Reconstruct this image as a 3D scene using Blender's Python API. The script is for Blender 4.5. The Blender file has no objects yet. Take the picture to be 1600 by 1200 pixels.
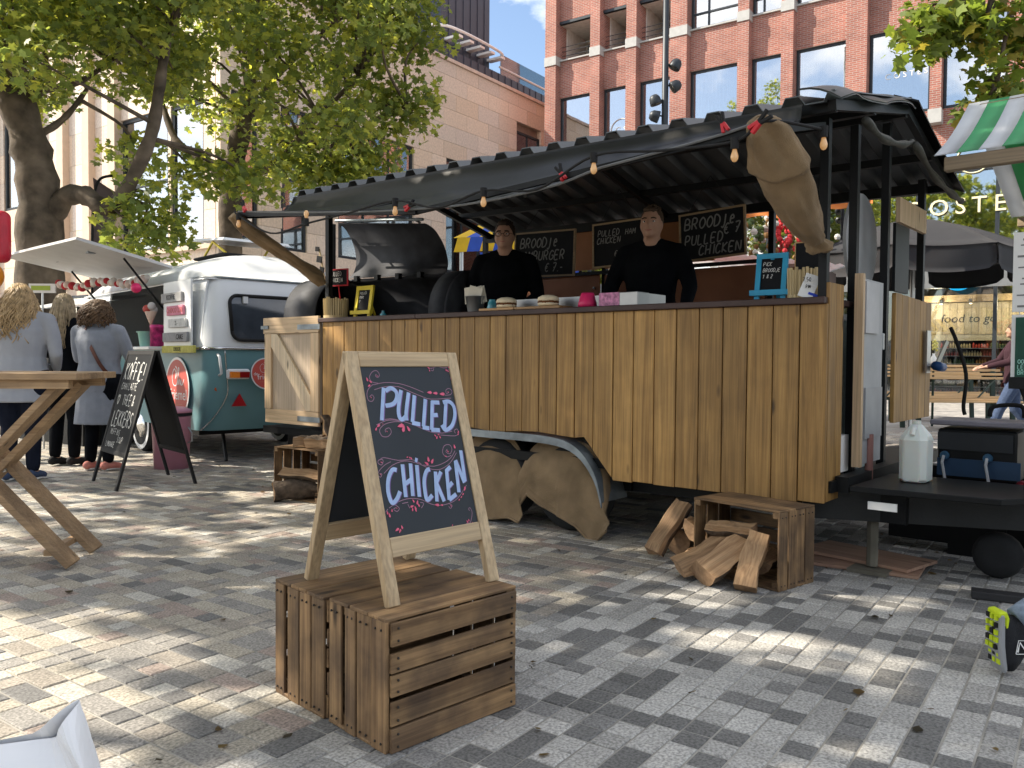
import bpy, math, random
import numpy as np
from mathutils import Vector, Matrix, Euler, noise
random.seed(7); RNG = np.random.default_rng(11)
R = math.radians
scene = bpy.context.scene
col = scene.collection

# ---------------------------------------------------------------- camera
cam_d = bpy.data.cameras.new('camera'); cam = bpy.data.objects.new('camera', cam_d); col.objects.link(cam)
cam_d.sensor_fit = 'HORIZONTAL'; cam_d.sensor_width = 36.0; cam_d.lens = 29.03
cam_d.clip_start = 0.05; cam_d.clip_end = 600
cam.matrix_world = Matrix.Translation((0, 0, 1.12)) @ Matrix.Rotation(R(90) - math.atan(38/1290), 4, 'X') @ Matrix.Rotation(0.0075, 4, 'Z')
scene.camera = cam

# ---------------------------------------------------------------- sky, sun, exposure
SUN = Vector((-0.95, 0.10, 0.0)).normalized(); SUN_EL = R(42)
to_sun = Vector((SUN.x*math.cos(SUN_EL), SUN.y*math.cos(SUN_EL), math.sin(SUN_EL)))
world = bpy.data.worlds.new('World'); scene.world = world; world.use_nodes = True
wn = world.node_tree.nodes; wl = world.node_tree.links; wn.clear()
sky = wn.new('ShaderNodeTexSky'); sky.sky_type = 'NISHITA'; sky.sun_disc = False
sky.sun_elevation = SUN_EL; sky.sun_rotation = math.atan2(SUN.x, SUN.y)
sky.air_density = 1.0; sky.dust_density = 1.2; sky.ozone_density = 1.0
tc = wn.new('ShaderNodeTexCoord'); mp = wn.new('ShaderNodeMapping'); mp.inputs['Scale'].default_value = (1.6, 1.6, 3.2); mp.inputs['Location'].default_value = (.35, .0, .2)
cn = wn.new('ShaderNodeTexNoise'); cn.inputs['Scale'].default_value = 2.3; cn.inputs['Detail'].default_value = 9; cn.inputs['Roughness'].default_value = .58
cr = wn.new('ShaderNodeValToRGB'); cr.color_ramp.elements[0].position = .45; cr.color_ramp.elements[1].position = .66
mx = wn.new('ShaderNodeMix'); mx.data_type = 'RGBA'; mx.inputs['B'].default_value = (11.6, 11.0, 10.2, 1)
bg = wn.new('ShaderNodeBackground'); bg.inputs['Strength'].default_value = 0.12; wo = wn.new('ShaderNodeOutputWorld')
wl.new(tc.outputs['Generated'], mp.inputs['Vector']); wl.new(mp.outputs[0], cn.inputs['Vector']); wl.new(cn.outputs['Fac'], cr.inputs['Fac'])
wl.new(cr.outputs['Color'], mx.inputs['Factor']); wl.new(sky.outputs[0], mx.inputs['A']); wl.new(mx.outputs['Result'], bg.inputs['Color']); wl.new(bg.outputs[0], wo.inputs[0])
sun_d = bpy.data.lights.new('sun', 'SUN'); sun_d.energy = 4.7; sun_d.angle = R(0.55); sun_d.color = (1.0, .90, .75)
sun = bpy.data.objects.new('sun', sun_d); col.objects.link(sun); sun.location = (-20, 0, 25)
sun.rotation_euler = to_sun.to_track_quat('Z', 'Y').to_euler()
vs = scene.view_settings; vs.view_transform = 'Standard'; vs.look = 'None'; vs.gamma = 1.0; vs.use_curve_mapping = False
vs.exposure = 1.02
scene.cycles.use_denoising = True; scene.cycles.max_bounces = 7; scene.cycles.transparent_max_bounces = 16
scene.cycles.caustics_reflective = False; scene.cycles.caustics_refractive = False; scene.cycles.sample_clamp_indirect = 6

# ---------------------------------------------------------------- material helpers
def nodes(name):
    m = bpy.data.materials.new(name); m.use_nodes = True
    nt = m.node_tree; return m, nt.nodes, nt.links, nt.nodes['Principled BSDF']
def mat(name, c, rough=.6, metal=0.0, var=.12, scale=6.0, bump=0.0, bscale=60.0, spec=.3, alpha=None, emit=None, estr=0.0, sheen=0.0):
    """plain surface with soft procedural mottling and optional fine relief"""
    m, n, l, b = nodes(name)
    t = n.new('ShaderNodeTexCoord'); nz = n.new('ShaderNodeTexNoise'); nz.inputs['Scale'].default_value = scale; nz.inputs['Detail'].default_value = 5
    l.new(t.outputs['Object'], nz.inputs['Vector'])
    cr = n.new('ShaderNodeValToRGB'); cr.color_ramp.elements[0].position = .3; cr.color_ramp.elements[1].position = .7
    cr.color_ramp.elements[0].color = (*[x*(1-var) for x in c], 1); cr.color_ramp.elements[1].color = (*[min(1, x*(1+var)) for x in c], 1)
    l.new(nz.outputs['Fac'], cr.inputs['Fac']); l.new(cr.outputs['Color'], b.inputs['Base Color'])
    b.inputs['Roughness'].default_value = rough; b.inputs['Metallic'].default_value = metal
    b.inputs['Specular IOR Level'].default_value = spec
    if sheen: b.inputs['Sheen Weight'].default_value = sheen
    if emit: b.inputs['Emission Color'].default_value = (*emit, 1); b.inputs['Emission Strength'].default_value = estr
    if bump:
        n2 = n.new('ShaderNodeTexNoise'); n2.inputs['Scale'].default_value = bscale; n2.inputs['Detail'].default_value = 6
        l.new(t.outputs['Object'], n2.inputs['Vector'])
        bp = n.new('ShaderNodeBump'); bp.inputs['Strength'].default_value = bump; bp.inputs['Distance'].default_value = .01
        l.new(n2.outputs['Fac'], bp.inputs['Height']); l.new(bp.outputs[0], b.inputs['Normal'])
    return m
def wood(name, c1, c2, axis='z', grain=1.0, rough=.65, knots=True, vary=.22, dirt=0.0, coat=0.0, flat=None):
    """sawn timber: stretched grain along one axis, knots, per-piece tone"""
    m, n, l, b = nodes(name)
    t = n.new('ShaderNodeTexCoord'); oi = n.new('ShaderNodeObjectInfo')
    ad = n.new('ShaderNodeVectorMath'); ad.operation = 'ADD'; sc = n.new('ShaderNodeVectorMath'); sc.operation = 'SCALE'
    cx = n.new('ShaderNodeCombineXYZ'); 
    for k in range(3): l.new(oi.outputs['Random'], cx.inputs[k])
    l.new(cx.outputs[0], sc.inputs[0]); sc.inputs['Scale'].default_value = 17.0
    l.new(t.outputs['Object'], ad.inputs[0]); l.new(sc.outputs[0], ad.inputs[1])
    mp = n.new('ShaderNodeMapping'); s = {'x': (1.2, 26, 26), 'y': (26, 1.2, 26), 'z': (26, 26, 1.2)}[axis]
    mp.inputs['Scale'].default_value = [q*grain for q in s]; l.new(ad.outputs[0], mp.inputs['Vector'])
    nz = n.new('ShaderNodeTexNoise'); nz.inputs['Scale'].default_value = 1.0; nz.inputs['Detail'].default_value = 7; nz.inputs['Roughness'].default_value = .62; nz.inputs['Distortion'].default_value = .9
    l.new(mp.outputs[0], nz.inputs['Vector'])
    cr = n.new('ShaderNodeValToRGB'); cr.color_ramp.elements[0].position = .32; cr.color_ramp.elements[1].position = .68
    cr.color_ramp.elements[0].color = (*c1, 1); cr.color_ramp.elements[1].color = (*c2, 1); l.new(nz.outputs['Fac'], cr.inputs['Fac'])
    last = cr.outputs['Color']
    mf = n.new('ShaderNodeMapping'); mf.inputs['Scale'].default_value = [q*(4.5 if q > 5 else 2.0) for q in s]; l.new(ad.outputs[0], mf.inputs['Vector'])
    nf = n.new('ShaderNodeTexNoise'); nf.inputs['Scale'].default_value = 1.0; nf.inputs['Detail'].default_value = 4; l.new(mf.outputs[0], nf.inputs['Vector'])
    fr_ = n.new('ShaderNodeMapRange'); fr_.inputs['From Min'].default_value = .3; fr_.inputs['From Max'].default_value = .6; fr_.inputs['To Min'].default_value = .72; fr_.inputs['To Max'].default_value = 1.04; l.new(nf.outputs['Fac'], fr_.inputs['Value'])
    fx = n.new('ShaderNodeHueSaturation'); l.new(last, fx.inputs['Color']); l.new(fr_.outputs[0], fx.inputs['Value']); last = fx.outputs[0]
    if knots:
        m2 = n.new('ShaderNodeMapping'); k = {'x': (2.2, 7, 7), 'y': (7, 2.2, 7), 'z': (7, 7, 2.2)}[axis]; k = tuple(0.0 if (flat and 'xyz'[i_] == flat) else q for i_, q in enumerate(k)); m2.inputs['Scale'].default_value = k
        l.new(ad.outputs[0], m2.inputs['Vector'])
        vo = n.new('ShaderNodeTexVoronoi'); vo.inputs['Scale'].default_value = 1.0; l.new(m2.outputs[0], vo.inputs['Vector'])
        kr = n.new('ShaderNodeValToRGB'); kr.color_ramp.elements[0].position = .045; kr.color_ramp.elements[1].position = .12
        l.new(vo.outputs['Distance'], kr.inputs['Fac'])
        kx = n.new('ShaderNodeMix'); kx.data_type = 'RGBA'; kx.inputs['A'].default_value = (*[q*.32 for q in c1], 1)
        l.new(kr.outputs['Color'], kx.inputs['Factor']); l.new(last, kx.inputs['B']); last = kx.outputs['Result']
    if dirt:
        dn = n.new('ShaderNodeTexNoise'); dn.inputs['Scale'].default_value = 5.5; dn.inputs['Detail'].default_value = 6; l.new(ad.outputs[0], dn.inputs['Vector'])
        dr = n.new('ShaderNodeValToRGB'); dr.color_ramp.elements[0].position = .38; dr.color_ramp.elements[1].position = .62
        dr.color_ramp.elements[0].color = (1-dirt, 1-dirt, 1-dirt*.9, 1); dr.color_ramp.elements[1].color = (1, 1, 1, 1); l.new(dn.outputs['Fac'], dr.inputs['Fac'])
        dx = n.new('ShaderNodeMix'); dx.data_type = 'RGBA'; dx.blend_type = 'MULTIPLY'; dx.inputs['Factor'].default_value = 1
        l.new(last, dx.inputs['A']); l.new(dr.outputs['Color'], dx.inputs['B']); last = dx.outputs['Result']
    hv = n.new('ShaderNodeHueSaturation'); mr = n.new('ShaderNodeMapRange'); mr.inputs['To Min'].default_value = 1-vary; mr.inputs['To Max'].default_value = 1+vary
    l.new(oi.outputs['Random'], mr.inputs['Value']); l.new(mr.outputs[0], hv.inputs['Value']); l.new(last, hv.inputs['Color']); l.new(hv.outputs[0], b.inputs['Base Color'])
    bp = n.new('ShaderNodeBump'); bp.inputs['Strength'].default_value = .25; bp.inputs['Distance'].default_value = .004
    l.new(nz.outputs['Fac'], bp.inputs['Height']); l.new(bp.outputs[0], b.inputs['Normal'])
    b.inputs['Roughness'].default_value = rough; b.inputs['Coat Weight'].default_value = coat
    return m
def vcol(name, rough=.7, speck=.25, sscale=160.0, bump=.15, metal=0.0, trans=0.0, spec=.4, stain=0.0):
    """colour comes from the mesh's own 'col' attribute (one tone per piece) with fine speckle"""
    m, n, l, b = nodes(name)
    a = n.new('ShaderNodeAttribute'); a.attribute_name = 'col'; t = n.new('ShaderNodeTexCoord')
    nz = n.new('ShaderNodeTexNoise'); nz.inputs['Scale'].default_value = sscale; nz.inputs['Detail'].default_value = 3; l.new(t.outputs['Object'], nz.inputs['Vector'])
    mr = n.new('ShaderNodeMapRange'); mr.inputs['From Min'].default_value = .35; mr.inputs['From Max'].default_value = .65; mr.inputs['To Min'].default_value = 1-speck; mr.inputs['To Max'].default_value = 1+speck
    l.new(nz.outputs['Fac'], mr.inputs['Value'])
    hv = n.new('ShaderNodeHueSaturation'); l.new(a.outputs['Color'], hv.inputs['Color']); l.new(mr.outputs[0], hv.inputs['Value']); l.new(hv.outputs[0], b.inputs['Base Color'])
    if stain:   # worn traffic dirt in broad soft patches and small dark gum spots
        s1 = n.new('ShaderNodeTexNoise'); s1.inputs['Scale'].default_value = 1.7; s1.inputs['Detail'].default_value = 8; s1.inputs['Roughness'].default_value = .7; l.new(t.outputs['Object'], s1.inputs['Vector'])
        r1 = n.new('ShaderNodeMapRange'); r1.inputs['From Min'].default_value = .35; r1.inputs['From Max'].default_value = .65; r1.inputs['To Min'].default_value = 1-stain; r1.inputs['To Max'].default_value = 1.08; l.new(s1.outputs['Fac'], r1.inputs['Value'])
        v1 = n.new('ShaderNodeTexVoronoi'); v1.inputs['Scale'].default_value = 3.1; l.new(t.outputs['Object'], v1.inputs['Vector'])
        r2 = n.new('ShaderNodeMapRange'); r2.inputs['From Min'].default_value = .035; r2.inputs['From Max'].default_value = .06; r2.inputs['To Min'].default_value = .55; r2.inputs['To Max'].default_value = 1.0; l.new(v1.outputs['Distance'], r2.inputs['Value'])
        m1 = n.new('ShaderNodeMath'); m1.operation = 'MULTIPLY'; l.new(r1.outputs[0], m1.inputs[0]); l.new(r2.outputs[0], m1.inputs[1]); m2_ = n.new('ShaderNodeMath'); m2_.operation = 'MULTIPLY'; l.new(m1.outputs[0], m2_.inputs[0]); l.new(mr.outputs[0], m2_.inputs[1]); l.new(m2_.outputs[0], hv.inputs['Value'])
    b.inputs['Roughness'].default_value = rough; b.inputs['Metallic'].default_value = metal; b.inputs['Specular IOR Level'].default_value = spec
    if bump:
        bp = n.new('ShaderNodeBump'); bp.inputs['Strength'].default_value = bump; bp.inputs['Distance'].default_value = .003
        l.new(nz.outputs['Fac'], bp.inputs['Height']); l.new(bp.outputs[0], b.inputs['Normal'])
    if trans:
        tr = n.new('ShaderNodeBsdfTranslucent'); ms = n.new('ShaderNodeMixShader'); ms.inputs[0].default_value = trans
        h2 = n.new('ShaderNodeHueSaturation'); h2.inputs['Value'].default_value = 2.3; h2.inputs['Hue'].default_value = .485; h2.inputs['Saturation'].default_value = 1.1
        l.new(hv.outputs[0], h2.inputs['Color']); l.new(h2.outputs[0], tr.inputs['Color'])
        o = n['Material Output']; l.new(b.outputs[0], ms.inputs[1]); l.new(tr.outputs[0], ms.inputs[2]); l.new(ms.outputs[0], o.inputs['Surface'])
    return m
def glass(name, tint=(.75, .8, .82), refl=.35, rough=.02):
    """window pane: part mirror, part clear"""
    m, n, l, b = nodes(name); n.remove(b)
    g = n.new('ShaderNodeBsdfGlossy'); g.inputs['Roughness'].default_value = rough; tr = n.new('ShaderNodeBsdfTransparent'); tr.inputs['Color'].default_value = (*tint, 1)
    lw = n.new('ShaderNodeLayerWeight'); lw.inputs['Blend'].default_value = .25
    mr = n.new('ShaderNodeMapRange'); mr.inputs['To Min'].default_value = refl; mr.inputs['To Max'].default_value = .95; l.new(lw.outputs['Fresnel'], mr.inputs['Value'])
    t = n.new('ShaderNodeTexCoord'); nz = n.new('ShaderNodeTexNoise'); nz.inputs['Scale'].default_value = .9; l.new(t.outputs['Object'], nz.inputs['Vector'])
    bp = n.new('ShaderNodeBump'); bp.inputs['Strength'].default_value = .02; bp.inputs['Distance'].default_value = .1; l.new(nz.outputs['Fac'], bp.inputs['Height']); l.new(bp.outputs[0], g.inputs['Normal'])
    ms = n.new('ShaderNodeMixShader'); l.new(mr.outputs[0], ms.inputs[0]); l.new(tr.outputs[0], ms.inputs[1]); l.new(g.outputs[0], ms.inputs[2]); l.new(ms.outputs[0], n['Material Output'].inputs['Surface'])
    return m
def brickmat(name, c1, c2, mortar, bw=.21, bh=.0625, ms=.010, plane='xz', bump=.5):
    m, n, l, b = nodes(name)
    t = n.new('ShaderNodeTexCoord'); sp = n.new('ShaderNodeSeparateXYZ'); cx = n.new('ShaderNodeCombineXYZ'); l.new(t.outputs['Object'], sp.inputs[0])
    if plane == 'xz':
        ad = n.new('ShaderNodeMath'); ad.operation = 'ADD'; l.new(sp.outputs['X'], ad.inputs[0]); l.new(sp.outputs['Y'], ad.inputs[1])
        l.new(ad.outputs[0], cx.inputs['X']); l.new(sp.outputs['Z'], cx.inputs['Y'])
    else:
        l.new(sp.outputs['X'], cx.inputs['X']); l.new(sp.outputs['Y'], cx.inputs['Y'])
    br = n.new('ShaderNodeTexBrick'); br.inputs['Scale'].default_value = 1; br.inputs['Brick Width'].default_value = bw; br.inputs['Row Height'].default_value = bh; br.inputs['Mortar Size'].default_value = ms; br.inputs['Mortar Smooth'].default_value = .2
    br.inputs['Color1'].default_value = (*c1, 1); br.inputs['Color2'].default_value = (*c2, 1); br.inputs['Mortar'].default_value = (*mortar, 1); br.inputs['Bias'].default_value = -.1
    l.new(cx.outputs[0], br.inputs['Vector'])
    nz = n.new('ShaderNodeTexNoise'); nz.inputs['Scale'].default_value = 1.3; nz.inputs['Detail'].default_value = 6; l.new(t.outputs['Object'], nz.inputs['Vector'])
    mr = n.new('ShaderNodeMapRange'); mr.inputs['From Min'].default_value = .3; mr.inputs['From Max'].default_value = .7; mr.inputs['To Min'].default_value = .8; mr.inputs['To Max'].default_value = 1.2; l.new(nz.outputs['Fac'], mr.inputs['Value'])
    hv = n.new('ShaderNodeHueSaturation'); l.new(br.outputs['Color'], hv.inputs['Color']); l.new(mr.outputs[0], hv.inputs['Value']); l.new(hv.outputs[0], b.inputs['Base Color'])
    bp = n.new('ShaderNodeBump'); bp.invert = True; bp.inputs['Strength'].default_value = bump; bp.inputs['Distance'].default_value = .01; l.new(br.outputs['Fac'], bp.inputs['Height']); l.new(bp.outputs[0], b.inputs['Normal'])
    b.inputs['Roughness'].default_value = .85
    return m

# ---------------------------------------------------------------- mesh helpers
class MB:
    def __init__(s): s.v = []; s.f = []; s.c = []
    def add(s, vs, fs, c=None):
        o = len(s.v); s.v += [tuple(map(float, p)) for p in vs]; s.f += [tuple(i+o for i in f) for f in fs]
        s.c += [c]*len(fs); return s
    def box(s, x0, x1, y0, y1, z0, z1, c=None):
        return s.add([(x0,y0,z0),(x1,y0,z0),(x1,y1,z0),(x0,y1,z0),(x0,y0,z1),(x1,y0,z1),(x1,y1,z1),(x0,y1,z1)],
                     [(0,3,2,1),(4,5,6,7),(0,1,5,4),(1,2,6,5),(2,3,7,6),(3,0,4,7)], c)
    def obox(s, c, size, M, colr=None):
        a, b, d = [q/2 for q in size]; c = Vector(c)
        vs = [c + M @ Vector(p) for p in [(-a,-b,-d),(a,-b,-d),(a,b,-d),(-a,b,-d),(-a,-b,d),(a,-b,d),(a,b,d),(-a,b,d)]]
        return s.add(vs, [(0,3,2,1),(4,5,6,7),(0,1,5,4),(1,2,6,5),(2,3,7,6),(3,0,4,7)], colr)
    def bar(s, p, q, w, h, up=(0,0,1), c=None):
        p = Vector(p); q = Vector(q); z = (q-p); L = z.length; z.normalize(); u = Vector(up)
        x = u.cross(z)
        if x.length < 1e-4: x = Vector((1,0,0)).cross(z)
        x.normalize(); y = z.cross(x); M = Matrix((x, y, z)).transposed()
        return s.obox((p+q)/2, (w, h, L), M, c)
    def tube(s, pts, r, n=8, c=None, cap=True, flat=1.0):
        pts = [Vector(p) for p in pts]; rr = r if hasattr(r, '__len__') else [r]*len(pts); rings = []; ux = None; vs = []
        for i, p in enumerate(pts):
            d = (pts[min(i+1, len(pts)-1)] - pts[max(i-1, 0)])
            if d.length < 1e-9: d = Vector((0,0,1))
            d.normalize()
            if ux is None:
                ux = Vector((0,0,1)).cross(d)
                if ux.length < .05: ux = Vector((1,0,0)).cross(d)
            ux = (ux - d*ux.dot(d)); ux.normalize(); uy = d.cross(ux)
            vs += [p + rr[i]*(math.cos(2*math.pi*k/n)*ux + flat*math.sin(2*math.pi*k/n)*uy) for k in range(n)]
        fs = [(i*n+k, i*n+(k+1)%n, (i+1)*n+(k+1)%n, (i+1)*n+k) for i in range(len(pts)-1) for k in range(n)]
        if cap: fs += [tuple(range(n-1, -1, -1)), tuple((len(pts)-1)*n+k for k in range(n))]
        return s.add(vs, fs, c)
    def lathe(s, prof, c=(0,0,0), n=20, M=None, colr=None, cap=True):
        vs = []; c = Vector(c)
        for r, z in prof:
            for k in range(n):
                p = Vector((r*math.cos(2*math.pi*k/n), r*math.sin(2*math.pi*k/n), z)); vs.append(c + (M @ p if M else p))
        fs = [(i*n+k, i*n+(k+1)%n, (i+1)*n+(k+1)%n, (i+1)*n+k) for i in range(len(prof)-1) for k in range(n)]
        if cap: fs += [tuple(range(n-1, -1, -1)), tuple((len(prof)-1)*n+k for k in range(n))]
        return s.add(vs, fs, colr)
    def ball(s, c, r, n=12, m=8, M=None, colr=None):
        r = r if hasattr(r, '__len__') else (r, r, r); vs = []; c = Vector(c)
        for i in range(m+1):
            t = math.pi*i/m
            for k in range(n):
                p = Vector((r[0]*math.sin(t)*math.cos(2*math.pi*k/n), r[1]*math.sin(t)*math.sin(2*math.pi*k/n), -r[2]*math.cos(t)))
                vs.append(c + (M @ p if M else p))
        fs = [(i*n+k, i*n+(k+1)%n, (i+1)*n+(k+1)%n, (i+1)*n+k) for i in range(m) for k in range(n)]
        return s.add(vs, fs, colr)
    def prism(s, poly, a, b, plane='xz', c=None):
        n = len(poly); f = {'xz': lambda p, t: (p[0], t, p[1]), 'xy': lambda p, t: (p[0], p[1], t), 'yz': lambda p, t: (t, p[0], p[1])}[plane]
        vs = [f(p, a) for p in poly] + [f(p, b) for p in poly]
        return s.add(vs, [tuple(range(n)), tuple(range(2*n-1, n-1, -1))] + [(i, i+n, (i+1) % n+n, (i+1) % n) for i in range(n)], c)
    def grid(s, fn, nu, nv, c=None, thick=None, closeu=False):
        """sheet from fn(u,v), u,v in 0..1; thick gives it a second face along a constant offset vector"""
        P = [[Vector(fn(i/nu, j/nv)) for j in range(nv+1)] for i in range(nu+1)]
        vs = [p for r_ in P for p in r_]; W = nv+1
        fs = [(i*W+j, (i+1)*W+j, (i+1)*W+j+1, i*W+j+1) for i in range(nu) for j in range(nv)]
        if thick is not None:
            t = Vector(thick); o = len(vs); vs = vs + [p+t for p in vs]; fs = fs + [tuple(k+o for k in reversed(f)) for f in list(fs)]
            rim = [i*W for i in range(nu+1)] + [nu*W+j for j in range(1, W)] + [i*W+nv for i in range(nu-1, -1, -1)] + [j for j in range(nv-1, 0, -1)]
            fs += [(rim[k], rim[(k+1) % len(rim)] , rim[(k+1) % len(rim)]+o, rim[k]+o) for k in range(len(rim))]
        return s.add(vs, fs, c)
    def xf(s, M):
        s.v = [tuple(M @ Vector(p)) for p in s.v]; return s
    def build(s, name, m, parent=None, smooth=False, bevel=0, loc=None, rz=None):
        me = bpy.data.meshes.new(name); me.from_pydata(s.v, [], s.f)
        if any(c is not None for c in s.c):
            at = me.color_attributes.new('col', 'FLOAT_COLOR', 'CORNER'); a = []
            for p, c in zip(me.polygons, s.c): a += list((*(c or (.5, .5, .5)), 1.0))*p.loop_total
            at.data.foreach_set('color', a)
        if smooth: me.polygons.foreach_set('use_smooth', [True]*len(me.polygons))
        if m: me.materials.append(m)
        me.update()
        return link(name, me, parent, bevel, loc, rz)
def link(name, me, parent=None, bevel=0, loc=None, rz=None):
    o = bpy.data.objects.new(name, me); col.objects.link(o)
    if parent: o.parent = parent
    if loc is not None: o.location = loc
    if rz is not None: o.rotation_euler = (0, 0, rz)
    if bevel:
        b = o.modifiers.new('bevel', 'BEVEL'); b.width = bevel; b.segments = 1; b.limit_method = 'ANGLE'; b.angle_limit = R(40)
    return o
def tag(o, label=None, cat=None, group=None, kind=None):
    if label: o['label'] = label
    if cat: o['category'] = cat
    if group: o['group'] = group
    if kind: o['kind'] = kind
    return o
def thing(name, label, cat, loc=(0,0,0), rz=0.0, group=None):
    o = bpy.data.objects.new(name, None); col.objects.link(o); o.empty_display_size = .1
    o.location = loc; o.rotation_euler = (0, 0, rz); return tag(o, label, cat, group)
def bx(name, m, parent, x0, x1, y0, y1, z0, z1, bevel=0): return MB().box(x0, x1, y0, y1, z0, z1).build(name, m, parent, bevel=bevel)
def remesh(name, mb, m, parent, voxel=.012, smooth=4):
    """fuse overlapping volumes into one continuous skin"""
    me = bpy.data.meshes.new(name+'_raw'); me.from_pydata(mb.v, [], mb.f); me.update()
    o = bpy.data.objects.new(name+'_raw', me); col.objects.link(o)
    r = o.modifiers.new('r', 'REMESH'); r.mode = 'VOXEL'; r.voxel_size = voxel
    if smooth: q = o.modifiers.new('s', 'SMOOTH'); q.iterations = smooth; q.factor = .5
    dg = bpy.context.evaluated_depsgraph_get(); out = bpy.data.meshes.new_from_object(o.evaluated_get(dg)); out.name = name
    bpy.data.objects.remove(o); bpy.data.meshes.remove(me)
    out.polygons.foreach_set('use_smooth', [True]*len(out.polygons)); out.materials.clear(); out.materials.append(m)
    return link(name, out, parent)
def text_mesh(txt, size, depth=.0, spacing=1.0, shear=0.0, align='CENTER'):
    c = bpy.data.curves.new('t', 'FONT'); c.body = txt; c.size = size; c.extrude = depth; c.align_x = align; c.align_y = 'CENTER'; c.space_character = spacing; c.shear = shear; c.resolution_u = 3
    o = bpy.data.objects.new('t', c); col.objects.link(o); dg = bpy.context.evaluated_depsgraph_get()
    me = bpy.data.meshes.new_from_object(o.evaluated_get(dg)); bpy.data.objects.remove(o); bpy.data.curves.remove(c)
    return me
def put_text(name, txt, size, m, parent, M, depth=.002, **k):
    me = text_mesh(txt, size, depth, **k); me.transform(M); me.materials.clear(); me.materials.append(m); return link(name, me, parent)
def smoothpath(pts, n=4):
    """Catmull-Rom through points"""
    P = [Vector(p) for p in pts]; out = []
    for i in range(len(P)-1):
        a, b, c, d = P[max(i-1, 0)], P[i], P[i+1], P[min(i+2, len(P)-1)]
        for k in range(n):
            t = k/n; out.append(.5*((2*b) + (c-a)*t + (2*a-5*b+4*c-d)*t*t + (3*b-a-3*c+d)*t**3))
    return out + [P[-1]]
def ribbons(mb, lines, w, fn, c=None, sm=3):
    """flat painted strokes: 2-D polylines of width w carried to 3-D by fn(s,t)"""
    for ln in lines:
        ww = w
        if isinstance(ln, tuple): ln, ww = ln
        P = [Vector((p[0], p[1])) for p in ln]
        if sm and len(P) > 2: P = smoothpath(P, sm)
        L = []; Rr = []
        for i, p in enumerate(P):
            d = P[min(i+1, len(P)-1)] - P[max(i-1, 0)]
            if d.length < 1e-9: d = Vector((1, 0))
            d.normalize(); q = Vector((-d.y, d.x))*ww/2; L.append(p+q); Rr.append(p-q)
        vs = [fn(*p) for p in L] + [fn(*p) for p in Rr]; n = len(P)
        mb.add(vs, [(i+n, i+1+n, i+1, i) for i in range(n-1)], c)
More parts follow.
